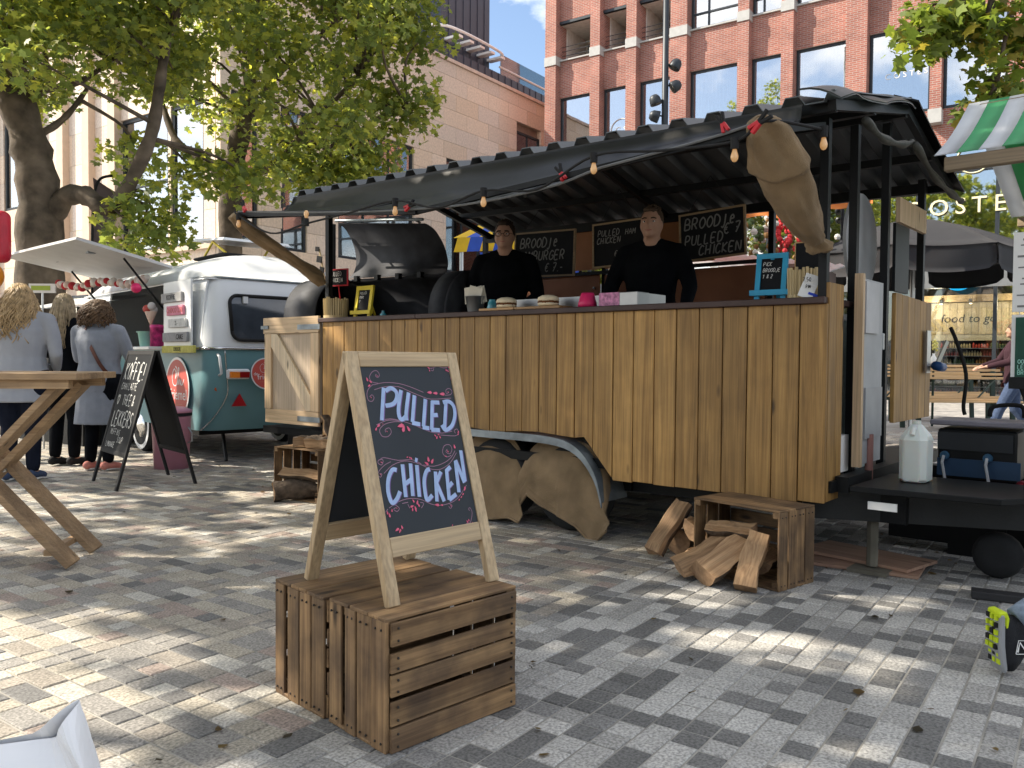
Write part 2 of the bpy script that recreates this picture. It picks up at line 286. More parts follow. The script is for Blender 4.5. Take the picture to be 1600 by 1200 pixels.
# simple hand-written capitals on a 1 x 1 grid (x, y) strokes
HAND = {'A':[[(0,0),(.45,1),(.9,0)],[(.15,.4),(.75,.4)]],'B':[[(0,0),(0,1),(.6,.95),(.65,.6),(.05,.52)],[(.05,.52),(.75,.45),(.75,.08),(0,0)]],'C':[[(.8,.85),(.4,1),(.03,.6),(.1,.12),(.5,0),(.85,.2)]],
'D':[[(0,0),(0,1),(.6,.9),(.85,.5),(.6,.08),(0,0)]],'E':[[(.75,1),(0,1),(0,0),(.75,0)],[(0,.5),(.6,.5)]],'F':[[(.75,1),(0,1),(0,0)],[(0,.52),(.6,.52)]],'G':[[(.8,.85),(.4,1),(.03,.6),(.1,.12),(.5,0),(.85,.2),(.85,.45),(.5,.45)]],
'H':[[(0,0),(0,1)],[(.8,0),(.8,1)],[(0,.5),(.8,.5)]],'I':[[(.3,0),(.3,1)]],'J':[[(.7,1),(.7,.2),(.4,-.15),(.05,.05)]],'K':[[(0,0),(0,1)],[(.75,1),(.02,.45),(.8,0)]],'L':[[(0,1),(0,0),(.7,0)]],'M':[[(0,0),(.05,1),(.45,.35),(.85,1),(.9,0)]],
'N':[[(0,0),(0,1),(.8,0),(.8,1)]],'O':[[(.45,1),(.05,.7),(.05,.25),(.45,0),(.85,.3),(.85,.7),(.45,1)]],'P':[[(0,0),(0,1),(.6,.98),(.75,.72),(.5,.48),(0,.45)]],'R':[[(0,0),(0,1),(.6,.98),(.72,.72),(.5,.5),(.02,.48)],[(.3,.48),(.8,0)]],'S':[[(.75,.88),(.4,1),(.08,.78),(.35,.52),(.75,.3),(.45,0),(.05,.12)]],
'T':[[(0,1),(.85,1)],[(.42,1),(.42,0)]],'U':[[(0,1),(.03,.2),(.4,0),(.77,.2),(.8,1)]],'V':[[(0,1),(.4,0),(.8,1)]],'W':[[(0,1),(.2,0),(.45,.7),(.7,0),(.95,1)]],'Y':[[(0,1),(.4,.5),(.8,1)],[(.4,.5),(.4,0)]],'Z':[[(0,1),(.75,1),(0,0),(.8,0)]],
'7':[[(0,1),(.75,1),(.25,0)],[(.2,.5),(.65,.5)]],'0':[[(.4,1),(.05,.6),(.1,.15),(.4,0),(.75,.4),(.7,.85),(.4,1)]],'1':[[(.1,.75),(.4,1),(.4,0)]],'2':[[(.05,.8),(.4,1),(.7,.7),(0,0),(.75,0)]],'3':[[(.05,.9),(.5,1),(.6,.7),(.25,.52),(.7,.3),(.4,0),(0,.1)]],'5':[[(.7,1),(.1,1),(.05,.55),(.6,.55),(.6,.1),(0,0)]],
'€':[[(.85,.9),(.5,1),(.15,.6),(.2,.2),(.55,0),(.85,.12)],[(0,.58),(.6,.6)],[(0,.4),(.55,.42)]],'!':[[(.2,1),(.2,.3)],[(.2,.08),(.2,0)]],'.':[[(.1,.05),(.16,0)]],'-':[[(0,.45),(.5,.45)]],'&':[[(.8,0),(.15,.75),(.4,1),(.6,.75),(.05,.3),(.3,0),(.8,.4)]],'/':[[(0,0),(.6,1)]],
'j':[[(.45,.95),(.45,.1),(.2,-.25),(0,-.1)]],'e':[[(.1,.45),(.6,.5),(.4,.8),(.1,.6),(.15,.1),(.6,.1)]],'i':[[(.2,0),(.2,.6)],[(.2,.85),(.2,.92)]],'♥':[[(.4,0),(0,.65),(.2,.95),(.4,.7),(.6,.95),(.8,.65),(.4,0)]]}
def handwriting(txt, x, y, h, wf=.62, gap=.2, slant=0.0, jit=.0):
    out = []; cx = x
    for ch in txt:
        if ch == ' ': cx += h*wf*.7; continue
        dy = (random.random()-.5)*jit*h
        for st in HAND.get(ch, []): out.append([(cx + h*wf*px + slant*h*py, y + dy + h*py) for px, py in st])
        cx += h*wf*(1+gap) if ch not in 'I!.i' else h*wf*.65
    return out
# ================================================================ setting: ground and pavers
AX = Vector((.581, .814, 0)); GA = math.atan2(.814, .581)
M_bed = brickmat('paving_far', (.33, .315, .295), (.20, .195, .19), (.22, .21, .195), bw=.21, bh=.107, ms=.004, plane='xy', bump=.15)
M_pave = vcol('paver_stone', rough=.78, speck=.36, sscale=105, bump=.35, stain=.22)
gm = MB(); gm.add([(-160,-160,-.012),(160,-160,-.012),(160,160,-.012),(-160,160,-.012)], [(0,1,2,3)])
ground = tag(gm.build('ground', M_bed, rz=GA), kind='structure')
COOL = [((.15,.148,.142), .30), ((.20,.196,.188), .12), ((.40,.39,.365), .38), ((.32,.312,.292), .20)]
WARM = [((.35,.318,.262), .28), ((.28,.252,.215), .2), ((.24,.228,.21), .22), ((.42,.40,.355), .14), ((.15,.147,.142), .08), ((.29,.237,.205), .08)]
def pick(tab):
    r = random.random()
    for c, w in tab:
        r -= w
        if r <= 0: return c
    return tab[-1][0]
def paver_geo(x0, x1, y0, y1, dz):
    g = .0032; i = .004; a = (x0+g, x1-g, y0+g, y1-g); b = (a[0]+i, a[1]-i, a[2]+i, a[3]-i); z = dz
    t = [(.7-random.random()*1.4)*.0012 for _ in range(4)]
    vs = [(b[0],b[2],z+t[0]),(b[1],b[2],z+t[1]),(b[1],b[3],z+t[2]),(b[0],b[3],z+t[3]),(a[0],a[2],z-.003),(a[1],a[2],z-.003),(a[1],a[3],z-.003),(a[0],a[3],z-.003),(a[0],a[2],-.013),(a[1],a[2],-.013),(a[1],a[3],-.013),(a[0],a[3],-.013)]
    fs = [(0,1,2,3)] + [(k, k+4, (k+1)%4+4, (k+1)%4) for k in range(4)] + [(k+4, k+8, (k+1)%4+8, (k+1)%4+4) for k in range(4)]
    return vs, fs
pav = []; BX = Vector((-.814, .581, 0))
camI = cam.matrix_world.inverted()
PM = .0935; B0 = 1.95
def lay(x, y, dx, dy, tab):
    c = AX*(x+dx/2) + BX*(y+dy/2)
    if not (1.3 < c.y < 13.5 and abs(c.x) < .64*c.y + 1.1): return
    colr = pick(tab); k = 1.0+.2*random.random(); colr = tuple(q*k for q in colr); p = camI @ c; inv = abs(p.x/-p.z) < .63 and abs(p.y/-p.z) < .475
    pav.append((c.length if inv else 99+c.length, x, x+dx, y, y+dy, colr))
for j in range(130):            # grey field: courses run away from the viewer to the right
    y0 = B0-(j+1)*PM; x = -1.2 - random.random()*.1
    while x < 17:
        Lp = PM if random.random() < .88 else 2*PM
        lay(x, y0, Lp, PM, COOL); x += Lp
for j in range(190):            # beige field beside it: courses run across
    x0 = -1.2+j*PM; y = B0
    while y < 16:
        Lp = PM if random.random() < .7 else 2*PM
        lay(x0, y, PM, Lp, WARM); y += Lp
js = MB(); js.add([(-1.4,-8,-.0042),(17,-8,-.0042),(17,17,-.0042),(-1.4,17,-.0042)], [(0,1,2,3)]); o_js = js.build('joint_sand', mat('joint_sand', (.34, .325, .29), .95, var=.35, scale=3, bump=.3, bscale=200), ground)
pav.sort(key=lambda q: q[0])
for q in pav[:300]:
    vs_, fs_ = paver_geo(*q[1:5], random.uniform(-.0012, .0012)); MB().add(vs_, fs_, q[5]).build('paver', M_pave, ground)
rest = MB()
for q in pav[300:]:
    vs_, fs_ = paver_geo(*q[1:5], random.uniform(-.0012, .0012)); rest.add(vs_, fs_, q[5])
tag(rest.build('pavers_beyond', M_pave, ground), kind='stuff')

# ================================================================ red brick building on the right
M_brick = brickmat('red_brick', (.375, .135, .095), (.26, .085, .064), (.37, .285, .25), bump=.6)
M_band = mat('grey_stone', (.42, .42, .41), .8, var=.08); M_frame = mat('anthracite_metal', (.035, .042, .05), .45, metal=.3)
M_glass = glass('window_glass', refl=.55); M_shopglass = glass('shop_glass', refl=.16)
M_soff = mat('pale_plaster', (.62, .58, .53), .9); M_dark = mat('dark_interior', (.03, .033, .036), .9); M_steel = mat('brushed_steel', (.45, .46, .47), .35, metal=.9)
M_cur = mat('beige_curtain', (.45, .40, .28), .9, var=.25, scale=2); M_cream = mat('cream_letter', (.85, .78, .5), .5, var=.02); M_white = mat('white_paint', (.8, .8, .78), .45, var=.03)
bb = thing('brick_building', 'tall red brick building with stone blocks and large windows behind the trailer', 'building', (1.255, 31.7, 0), R(-35))
BAYS = [(.37,1.85),(2.25,3.32),(3.72,5.02),(5.63,7.41),(7.78,8.84),(9.22,10.81),(11.42,13.15),(13.45,15.1),(15.5,17.2),(17.6,19.2),(19.9,21.6)]
for a, b in BAYS:
    for z0, z1 in ((11.06, 12.42), (15.1, 16.5), (19.2, 20.5)): bx('spandrel', M_brick, bb, a, b, .3, .75, z0, z1)
edges = [-.11] + [q for ab in BAYS for q in ab] + [22.4]
for k in range(0, len(edges), 2):
    bx('pilaster', M_brick, bb, edges[k], edges[k+1], 0, .9, 8.45, 20.5)
    bx('stone_block', M_band, bb, edges[k]-.03, edges[k+1]+.03, -.06, .5, 8.05, 8.45)
    bx('stone_block', M_band, bb, edges[k]-.02, edges[k+1]+.02, -.03, .5, 12.25, 12.58)
bx('lower_band', M_brick, bb, -.11, 22.4, .304, .8, 7.42, 8.5)
sw = MB(); sw.box(-.11, .2, .9, 12, 0, 20.5); sw.box(22.1, 22.4, .9, 12, 0, 20.5); sw.box(-.11, 22.4, 11.7, 12, 0, 20.5); sw.box(-.11, 22.4, .9, 12, 20.2, 20.45); sw.build('side_wall', M_brick, bb)
def window(parent, a, b, z0, z1, y, mull=(), curtain=None, t=.07, g=None, tr=()):
    f = MB(); f.box(a, b, y-.05, y+.06, z1-t, z1); f.box(a, b, y-.05, y+.06, z0, z0+t); f.box(a, a+t, y-.05, y+.06, z0+t, z1-t); f.box(b-t, b, y-.05, y+.06, z0+t, z1-t)
    for q in mull: f.box(q-.03, q+.03, y-.04, y+.05, z0+t, z1-t)
    for q in tr: f.box(a+t, b-t, y-.045, y+.055, q-.03, q+.03)
    w = f.build('window', M_frame, parent)
    xs = [a+t] + list(mull) + [b-t]
    for k in range(len(xs)-1): bx('pane', g or M_glass, w, xs[k]+.03*(k > 0), xs[k+1]-.03*(k < len(xs)-2), y-.005, y+.008, z0+t, z1-t)
    if curtain:
        n = int((b-a)/.07)
        MB().grid(lambda u, v: (a+.08+u*(b-a-.16), y+.35+.03*math.sin(u*n*3.1), z0+v*(z1-z0)), max(24, n*3), 1).build('curtain', curtain, w, smooth=True)
    return w
cur = [None, None, M_cur, M_cur, M_cur, M_soff, M_soff, M_soff, M_cur, None, None]
for k, (a, b) in enumerate(BAYS):
    wn_ = window(bb, a+.02, b-.02, 8.53, 11.06, .42, (), cur[k])
    if k == 1:
        ring = MB(); ring.tube([(2.95+.42*math.cos(t/24*2*math.pi), .40, 9.5+.42*math.sin(t/24*2*math.pi)) for t in range(25)], .02, 4); ring.build('ring_logo', M_white, wn_)
        put_text('lettering', 'C S', .35, M_white, wn_, Matrix.Translation((2.95, .405, 9.5)) @ Matrix.Rotation(R(90), 4, 'X'))
    if k == 6: put_text('lettering', 'COSTES', .24, M_white, wn_, Matrix.Translation((12.45, .405, 9.72)) @ Matrix.Rotation(R(90), 4, 'X'), spacing=1.55)
    bx('sill', M_band, bb, a, b, .22, .5, 12.42, 12.47)
    if k < 3:
        lg = MB(); lg.box(a, b, .32, 2.2, 13.82, 13.9); lg.box(a, a+.05, .76, 2.2, 12.5, 13.82); lg.box(b-.05, b, .76, 2.2, 12.5, 13.82); lg.box(a, b, 2.2, 2.3, 12.5, 13.9); lg.build('loggia', M_soff, bb)
        bx('lintel', M_frame, bb, a, b, .25, .4, 13.82, 13.92); bx('wall_panel', M_brick, bb, a, b, .3, .75, 13.92, 15.1)
        window(bb, a+.2, b-.15, 12.5, 13.6, 2.12, ((a+b)/2,))
        rl = MB()
        for z in (12.68, 12.85, 13.02): rl.tube([(a, .45, z), (b, .45, z)], .012, 5)
        rl.build('railing', M_frame, bb)
    else: window(bb, a+.02, b-.02, 12.47, 15.1, .42, (a+.35*(b-a),), None, tr=(13.0,))
    window(bb, a+.02, b-.02, 16.5, 19.2, .42, (), None)
bx('unlit_room_sheet', M_dark, bb, .25, 22.0, 2.4, 2.5, 8.5, 20.1)  # dark slab whose colour stands in for the unlit rooms
fl = MB(); fl.box(.25, 22, .76, 11.6, 12.1, 12.3); fl.box(.25, 22, .76, 11.6, 8.2, 8.45); fl.box(.25, 22, .76, 11.6, 16.1, 16.3); fl.build('floor_slab', M_soff, bb)
# two-storey shop front
sf = MB(); mull = [-.05, 1.7, 3.4, 5.1, 6.8, 8.4, 9.9, 11.4, 12.85, 14.9, 16.9, 18.9, 20.9, 22.35]
for q in mull: sf.box(q-.05, q+.05, .33, .5, 0, 7.4)
sf.box(-.1, 22.4, .34, .49, 7.3, 7.42); sf.box(-.1, 22.4, .34, .49, 6.62, 6.7); sf.box(-.1, 22.4, .34, .49, .0, .12)
shop = sf.build('shop_front', M_frame, bb)
bx('fascia', mat('fascia_metal', (.23, .24, .25), .4, metal=.4), shop, -.1, 22.4, .32, .45, 3.3, 3.95)
for k in range(len(mull)-1):
    for z0, z1, g in ((.12, 3.3, M_shopglass), (3.95, 6.62, M_glass), (6.7, 7.3, M_glass)): bx('pane', g, shop, mull[k]+.05, mull[k+1]-.05, .405, .42, z0, z1)
for ch, x in zip('COSTES', (12.72, 13.42, 13.98, 14.45, 14.97, 15.5)):
    put_text('letter', ch, .66, M_cream, shop, Matrix.Translation((x, .31, 5.62)) @ Matrix.Rotation(R(90), 4, 'X'), depth=.02)
ring = MB(); ring.tube([(14.28+.42*math.cos(t/32*2*math.pi), .34, 6.98+.42*math.sin(t/32*2*math.pi)) for t in range(33)], .02, 5); ring.build('ring_logo', M_cream, shop)
put_text('lettering', 'E|T', .36, M_cream, shop, Matrix.Translation((14.28, .335, 6.87)) @ Matrix.Rotation(R(90), 4, 'X'))
M_slat = wood('pale_slat', (.55, .46, .30), (.68, .58, .40), 'z', .6, .7, False); M_shopf = mat('shop_floor', (.30, .27, .24), .5)
it = MB(); it.box(.2, 22, .5, 6, 3.5, 3.7); it.box(.2, 22, 5.9, 6, -.0, 3.5); it.build('shop_room', M_soff, bb)
it = MB(); it.box(.2, 22, .5, 6.5, 3.96, 4.1); it.box(.2, 22, 6.4, 6.5, 4.1, 7.3); it.build('upper_shop_room', M_dark, bb)
for k in range(34):
    a = 12.3+k*.2; bx('wall_slat', M_slat, bb, a, a+.19, 2.55, 2.6, 2.02, 3.0)
put_text('lettering', 'food to go', .36, mat('black_letter', (.02, .02, .02), .6), bb, Matrix.Translation((14.0, 2.54, 2.5)) @ Matrix.Rotation(R(90), 4, 'X'), shear=.15)
bx('shop_beam', wood('beam_wood', (.42, .30, .16), (.55, .42, .25), 'x'), bb, 12.2, 19.2, 2.2, 2.5, 3.02, 3.22)
bx('shelf_back', M_dark, bb, 12.2, 19.2, 2.8, 2.9, .05, 1.98)
bx('shelf_fascia', mat('shelf_fascia', (.62, .56, .42), .6), bb, 12.2, 19.2, 2.5, 2.6, 1.82, 2.0)
M_prod = vcol('packaging', rough=.4, speck=.1, bump=0)
for r_ in range(7):
    z = .15+r_*.24; sh = bx('shelf', M_steel, bb, 12.2, 19.2, 2.38, 2.8, z-.02, z); pr = MB(); x = 12.25
    while x < 19.1:
        base = random.choice([(.5,.08,.06),(.45,.25,.08),(.10,.16,.08),(.12,.10,.10),(.5,.42,.25),(.25,.05,.05)]); 
        for _ in range(random.randint(3, 8)):
            h = random.uniform(.12, .18); r = .03; pr.lathe([(r, z+.001), (r, z+h*.7), (r*.4, z+h*.85), (r*.4, z+h)], (x, 2.48, 0), 6, colr=base); x += .075
        x += .03
    tag(pr.build('bottles', M_prod, sh, smooth=False), kind='stuff')
M_lampw = mat('warm_lamp', (1, .8, .5), .5, emit=(1, .72, .38), estr=25)
for x in (13.3, 14.1, 15.4, 16.8):
    lp = MB(); lp.lathe([(.05, 0), (.05, .14)], (x, 2.1, 2.95), 10); so = lp.build('spotlight', M_frame, bb); MB().lathe([(.04, 0), (.04, .004)], (x, 2.1, 2.944), 10).build('bulb', M_lampw, so)
for x in (13.2, 15.6):
    ld = bpy.data.lights.new('shop_lamp', 'POINT'); ld.energy = 55; ld.color = (1, .78, .5); ld.shadow_soft_size = .15; lo = bpy.data.objects.new('shop_lamp', ld); col.objects.link(lo); lo.parent = bb; lo.location = (x, 1.7, 2.85)
mq = MB(); mq.tube([(0,0,0),(0,0,.35),(.02,0,.75),(0,0,1.15),(0,0,1.32)], [.13,.15,.12,.19,.06], 10); mq.ball((0,0,1.5), (.085,.1,.13)); 
mqo = mq.build('shop_mannequin', M_white, bb, smooth=True); mqo.location = (10.2, 1.2, 4.25)
MB().tube([(0,0,.8),(0,0,1.1),(0,0,1.3)], [.15,.21,.08], 10).build('red_scarf', mat('red_cloth', (.5, .04, .05), .9), mqo, smooth=True)

# ================================================================ pale stone building
M_stone = vcol('travertine', rough=.75, speck=.10, sscale=14, bump=.05); M_core = mat('stone_joint', (.30, .25, .21), .9)
sb = thing('stone_building', 'pale pink travertine building with dark framed windows behind the plane trees', 'building', (-7.97, 22.6, 0), R(55))
WR = [(.35,1.25,4.3,8.5),(2.1,3.04,4.3,8.5),(4.3,7.83,4.3,8.5),(9.6,12.7,4.33,8.5),(14.1,15.9,8.2,10.55)]
WL = [(.75,2.3,4.25,8.3),(2.45,4.9,4.25,8.3),(10.6,12.6,6.3,9.8)]
def clip_panels(a0, a1, z0, z1, holes):
    segs = [(a0, a1)]
    for h0, h1, k0, k1 in holes:
        if k0 < z1-.01 and k1 > z0+.01:
            out = []
            for s0, s1 in segs:
                if h1 <= s0 or h0 >= s1: out.append((s0, s1)); continue
                if h0 > s0: out.append((s0, h0))
                if h1 < s1: out.append((h1, s1))
            segs = out
    return [s for s in segs if s[1]-s[0] > .06]
def stone_col():
    k = random.uniform(.88, 1.08); t = random.uniform(-.03, .03); return ((.71+t)*k, .585*k, (.475-t)*k)
zr = [3.6, 4.3] + [4.3+.6*i for i in range(1, 7)] + [8.5] + [8.5+.6*i for i in range(1, 6)] + [12.0]
for i in range(len(zr)-1):
    x = -.0 - (.65 if i % 2 else 0)
    while x < 24:
        for s0, s1 in clip_panels(max(x, .0), x+1.35, zr[i], zr[i+1], WR):
            MB().box(s0+.005, s1-.005, 0, .2, zr[i]+.005, zr[i+1]-.005, stone_col()).build('stone_panel', M_stone, sb)
        x += 1.35
zl = [3.4, 4.25, 5.2, 6.3, 7.3, 8.3, 9.2, 10.1, 11.0, 12.0]
for i in range(len(zl)-1):
    y = .22
    while y < 18:
        for s0, s1 in clip_panels(y, y+1.9, zl[i], zl[i+1], WL):
            MB().box(0, .2, s0+.005, s1-.005, zl[i]+.005, zl[i+1]-.005, stone_col()).build('stone_panel', M_stone, sb)
        y += 1.9
for y in (5.1, 6.6, 8.2, 9.9, 13.2): bx('pilaster', mat('pilaster_stone', (.60, .48, .38), .8, var=.06), sb, -.22, -.002, y-.2, y+.2, 3.4, 12.0)
core = MB(); core.box(.21, 24, .21, 14, 0, 4.3); core.box(.21, 9.55, .22, 14, 4.3, 8.55); core.box(12.75, 24, .22, 14, 4.3, 8.55); core.box(.21, 24, .21, 14, 8.55, 12); core.box(.21, .6, 14, 18, 0, 12)
core.box(9.55, 12.75, 4, 14, 4.3, 8.55); core.build('wall', M_core, sb)
lowl = MB(); lowl.box(0, .2, .25, 18, 0, 3.4, (.55,.44,.35)); lowl.box(.2, 24, 0, .2, 0, 3.6, (.55,.44,.35)); lowl.build('plinth', M_stone, sb)
bx('cornice', mat('cornice_stone', (.62, .50, .42), .8), sb, -.08, 24, -.08, 18, 12.004, 12.12)
bx('ledge', mat('ledge_stone', (.60, .49, .38), .8), sb, -.14, -.003, .2, 5.0, 4.12, 4.25)
for a, b, z0, z1 in WR:
    n = 3 if b-a > 3 else (2 if b-a > 1.5 else 1); wv_ = window(sb, a, b, z0, z1, .12, [a+(b-a)*q/n for q in range(1, n)], None, t=.09, tr=((z0+z1)/2,) if z1-z0 > 3 else ())
    if a != 9.6: bx('unlit_room_sheet', M_dark, wv_, a, b, .2, .208, z0, z1)  # thin sheet behind the glass, coloured dark in place of an unlit room
for a, b, z0, z1 in WL:
    f = MB(); t = .1
    f.box(.05, .16, a, b, z1-t, z1); f.box(.05, .16, a, b, z0, z0+t); f.box(.05, .16, a, a+t, z0+t, z1-t); f.box(.05, .16, b-t, b, z0+t, z1-t); f.box(.06, .15, a+t, b-t, 6.2, 6.3)
    w = f.build('window', M_frame, sb); bx('pane', M_glass, w, .10, .115, a+t, b-t, z0+t, z1-t); bx('unlit_room_sheet', M_dark, w, .19, .204, a, b, z0, z1)  # same dark sheet standing in for room shade behind the pane
for y0, y1 in ((6.9, 7.9), (10.2, 12.8), (.6, 4.6)): 
    w = bx('shop_opening', M_frame, sb, -.03, -.004, y0, y1, .1, 3.1); bx('pane', M_glass, w, -.05, -.034, y0+.1, y1-.1, .2, 3.0)
bx('wall_vent', M_dark, sb, 7.2, 7.6, -.004, .1, 8.85, 8.98)
st = MB(); cx_, cy_ = 11.4, 1.6; st.tube([(cx_, cy_, 4.3), (cx_, cy_, 8.5)], .07, 8)
for k in range(26):
    a = k*.42; z = 4.4+k*.16; d = Vector((math.cos(a), math.sin(a), 0)); e = Vector((-d.y, d.x, 0))
    st.add([(cx_+d.x*.05, cy_+d.y*.05, z), *[tuple(Vector((cx_, cy_, z))+d*1.0+e*q) for q in (-.2, .2)], (cx_+d.x*.05, cy_+d.y*.05, z+.03), *[tuple(Vector((cx_, cy_, z+.03))+d*1.0+e*q) for q in (-.2, .2)]], [(0,2,1),(3,4,5),(0,1,4,3),(1,2,5,4),(2,0,3,5)])
    st.tube([(cx_+d.x, cy_+d.y, z), (cx_+d.x, cy_+d.y, z+.9)], .012, 4)
st.tube([(cx_+math.cos(k*.21), cy_+math.sin(k*.21), 5.3+k*.08) for k in range(40)], .025, 5)
st.build('spiral_stair', M_frame, sb); bx('stair_hall', mat('pale_hall', (.5, .52, .46), .9), sb, 9.56, 12.74, 3.9, 3.99, 4.3, 8.5)
# dark metal penthouse above it
M_zinc = mat('blue_grey_zinc', (.055, .07, .10), .45, metal=.3, var=.08, scale=1)
ph = thing('metal_penthouse', 'dark blue grey metal clad penthouse on the stone building roof', 'building', tuple(sb.matrix_world.translation if False else (-7.97, 22.6, 12.12)), R(55))
bx('lower_volume', M_zinc, ph, 10.5, 27, 2.4, 12, 0, 1.75); bx('tower', M_zinc, ph, 12.8, 16.2, 3.0, 9, 1.75, 7.5)
for k in range(1, 7): bx('standing_seam', M_zinc, ph, 12.8+k*.5, 12.82+k*.5, 2.975, 2.999, 1.75, 7.5)
for k in range(32): bx('standing_seam', M_zinc, ph, 10.6+k*.5, 10.62+k*.5, 2.375, 2.399, 0, 1.75)
bx('white_wall', M_white, ph, 10.9, 12.7, 4.5, 9, 1.76, 5.5)
rl = MB(); rl.tube(smoothpath([(11.6, 3.4, 2.55), (12.2, 2.5, 2.6), (13.2, 2.2, 2.6), (15.6, 2.2, 2.6), (16.4, 2.4, 2.6), (16.5, 2.9, 2.6)]), .06, 6); rail = rl.build('sun_rail', M_white, ph)
for k in range(5): bx('bracket', M_white, rail, 13.0+k*.75, 13.3+k*.75, 2.2, 2.99, 2.35, 2.45)
bx('glass_balustrade', glass('balustrade_glass', (.7, .85, .85), .25), ph, 16.4, 27, 2.5, 2.53, 1.76, 2.7)
rl = MB(); rl.tube([(16.3, 2.5, 2.1), (27, 2.5, 2.1)], .05, 6); rl.build('handrail', M_white, ph)

# ================================================================ office building behind the camera, seen mirrored in the shop glass
ob = thing('office_building', 'modern office building across the square mirrored in the shop glass', 'building', (-30, -22, 0), R(-30))
bx('wall', mat('office_concrete', (.30, .31, .33), .8), ob, 0, 46, -12, -.1, 0, 13)
for k in range(15):
    for r_ in range(4): w = bx('window', M_frame, ob, .4+k*3.05, 3.1+k*3.05, -.098, .02, .7+r_*3.1, 3.2+r_*3.1); bx('pane', M_glass, w, .5+k*3.05, 3.0+k*3.05, .021, .03, .8+r_*3.1, 3.1+r_*3.1)
# ================================================================ food trailer
TO = Vector((-1.575, 6.935, 0)); TA = R(-40); TM = Matrix.Translation(TO) @ Matrix.Rotation(TA, 4, 'Z')
def TW(x, y, z=0.0): return tuple(TM @ Vector((x, y, z)))
M_plank = wood('oiled_plank', (.255, .132, .032), (.50, .288, .088), 'z', .75, .6, True, .20, .16, flat='y'); M_planke = wood('oiled_end_plank', (.255, .132, .032), (.50, .288, .088), 'z', .75, .6, True, .20, .16, flat='x')
M_pine = wood('pine_board', (.52, .36, .21), (.66, .49, .31), 'z', .9, .6, True, .1); M_pinex = wood('pine_board_flat', (.52, .36, .21), (.66, .49, .31), 'x', .9, .6, True, .1)
M_ply = wood('plywood_panel', (.46, .36, .26), (.56, .45, .34), 'z', .5, .7, False, .05)
M_black = mat('black_steel', (.010, .011, .012), .5, metal=.2, bump=.05, spec=.2); M_blackmat = mat('black_rubber', (.015, .015, .016), .8); M_dbrown = mat('dark_brown_counter', (.055, .032, .028), .5, var=.25)
M_galv = mat('galvanised_steel', (.22, .25, .27), .5, metal=.6, var=.3, scale=9, bump=.1); M_sheet = mat('grey_roof_sheet', (.10, .11, .118), .45, metal=.35, var=.15, scale=3)
M_tarp = mat('black_tarpaulin', (.007, .008, .010), .42, var=.3, scale=4, bump=.12, bscale=9, spec=.28); M_burlap = mat('burlap', (.25, .175, .10), .95, var=.28, scale=6, bump=.7, bscale=260, sheen=.1, spec=.1)
M_redply = mat('red_brown_plywood', (.30, .115, .055), .6, var=.18, scale=3); M_tyre = mat('tyre_rubber', (.02, .021, .022), .8, bump=.2); M_grey = mat('grey_panel', (.36, .37, .38), .55, var=.1)
tr = thing('food_trailer', 'plank clad food trailer with black awning and corrugated roof serving pulled chicken', 'food trailer', TO, TA)
# cladding: one board each, cut round the wheel arch
def zbot(x):
    if x >= 2.89: return .388
    if x >= 2.67: return .388 + (2.89-x)/.22*.247
    if x >= 1.13: return .635 + .01*math.sin(x*9)
    if x >= .91: return .388 + (x-.91)/.22*.247
    return .388
NP = 29; pw = 4.18/NP
for k in range(NP):
    a = k*pw+.003; b = (k+1)*pw-.003; xs = [a] + [q for q in (.91, 1.13, 2.67, 2.89) if a < q < b] + [b]; dz = random.uniform(-.008, .004); dy = random.uniform(-.0015, .0015)
    poly = [(x, zbot(x)+(dz if abs(zbot(x)-.388) < .001 else 0)) for x in xs] + [(b, 1.419), (a, 1.419)]
    MB().prism(poly, -.024+dy, -.002+dy).build('plank', M_plank, tr, bevel=.0025)
light_block = MB(); light_block.prism([(.0,.42),(.93,.42),(1.15,.66),(2.66,.66),(2.88,.42),(4.17,.42),(4.17,1.41),(0,1.41)], .0, .03); light_block.build('front_panel', M_black, tr)  # black sheet added behind the boards to block light
bx('counter', M_dbrown, tr, 1.151, 4.17, -.05, .42, 1.42, 1.455, .004); bx('counter', M_dbrown, tr, -.03, 1.15, -.05, .20, 1.42, 1.455, .004)
bx('floor', M_black, tr, -.95, 4.2, .03, 2.05, .44, .5)
for y in (.3, 1.75): bx('chassis_beam', M_black, tr, -.9, 4.5, y-.04, y+.04, .28, .44)
bx('axle', M_black, tr, 2.47, 2.53, .1, 1.95, .26, .32); bx('axle', M_black, tr, 1.84, 1.90, .1, 1.95, .26, .32)
for y in (.13, 1.92):
    for x in (2.50, 1.87):
        Mw = Matrix.Rotation(R(90), 3, 'X'); wm = MB(); wm.lathe([(.16,-.09),(.26,-.09),(.285,-.06),(.292,0),(.285,.06),(.26,.09),(.16,.09)], (x, y, .29), 28, Mw); w = wm.build('wheel', M_tyre, tr, smooth=True)
        MB().lathe([(.165,-.07),(.15,-.05),(.05,-.04),(.05,.04),(.15,.05),(.165,.07)], (x, y, .29), 20, Mw).build('rim', M_galv, w)
bx('wheel_dark_sheet', M_black, tr, .95, 2.86, .24, .26, .28, .66)  # dark sheet added behind the wheels to hide the lit far side
mg = smoothpath([(.98,0,.26),(1.02,0,.42),(1.16,0,.58),(1.4,0,.622),(1.9,0,.625),(2.4,0,.618),(2.62,0,.565),(2.76,0,.42),(2.82,0,.25)], 4)
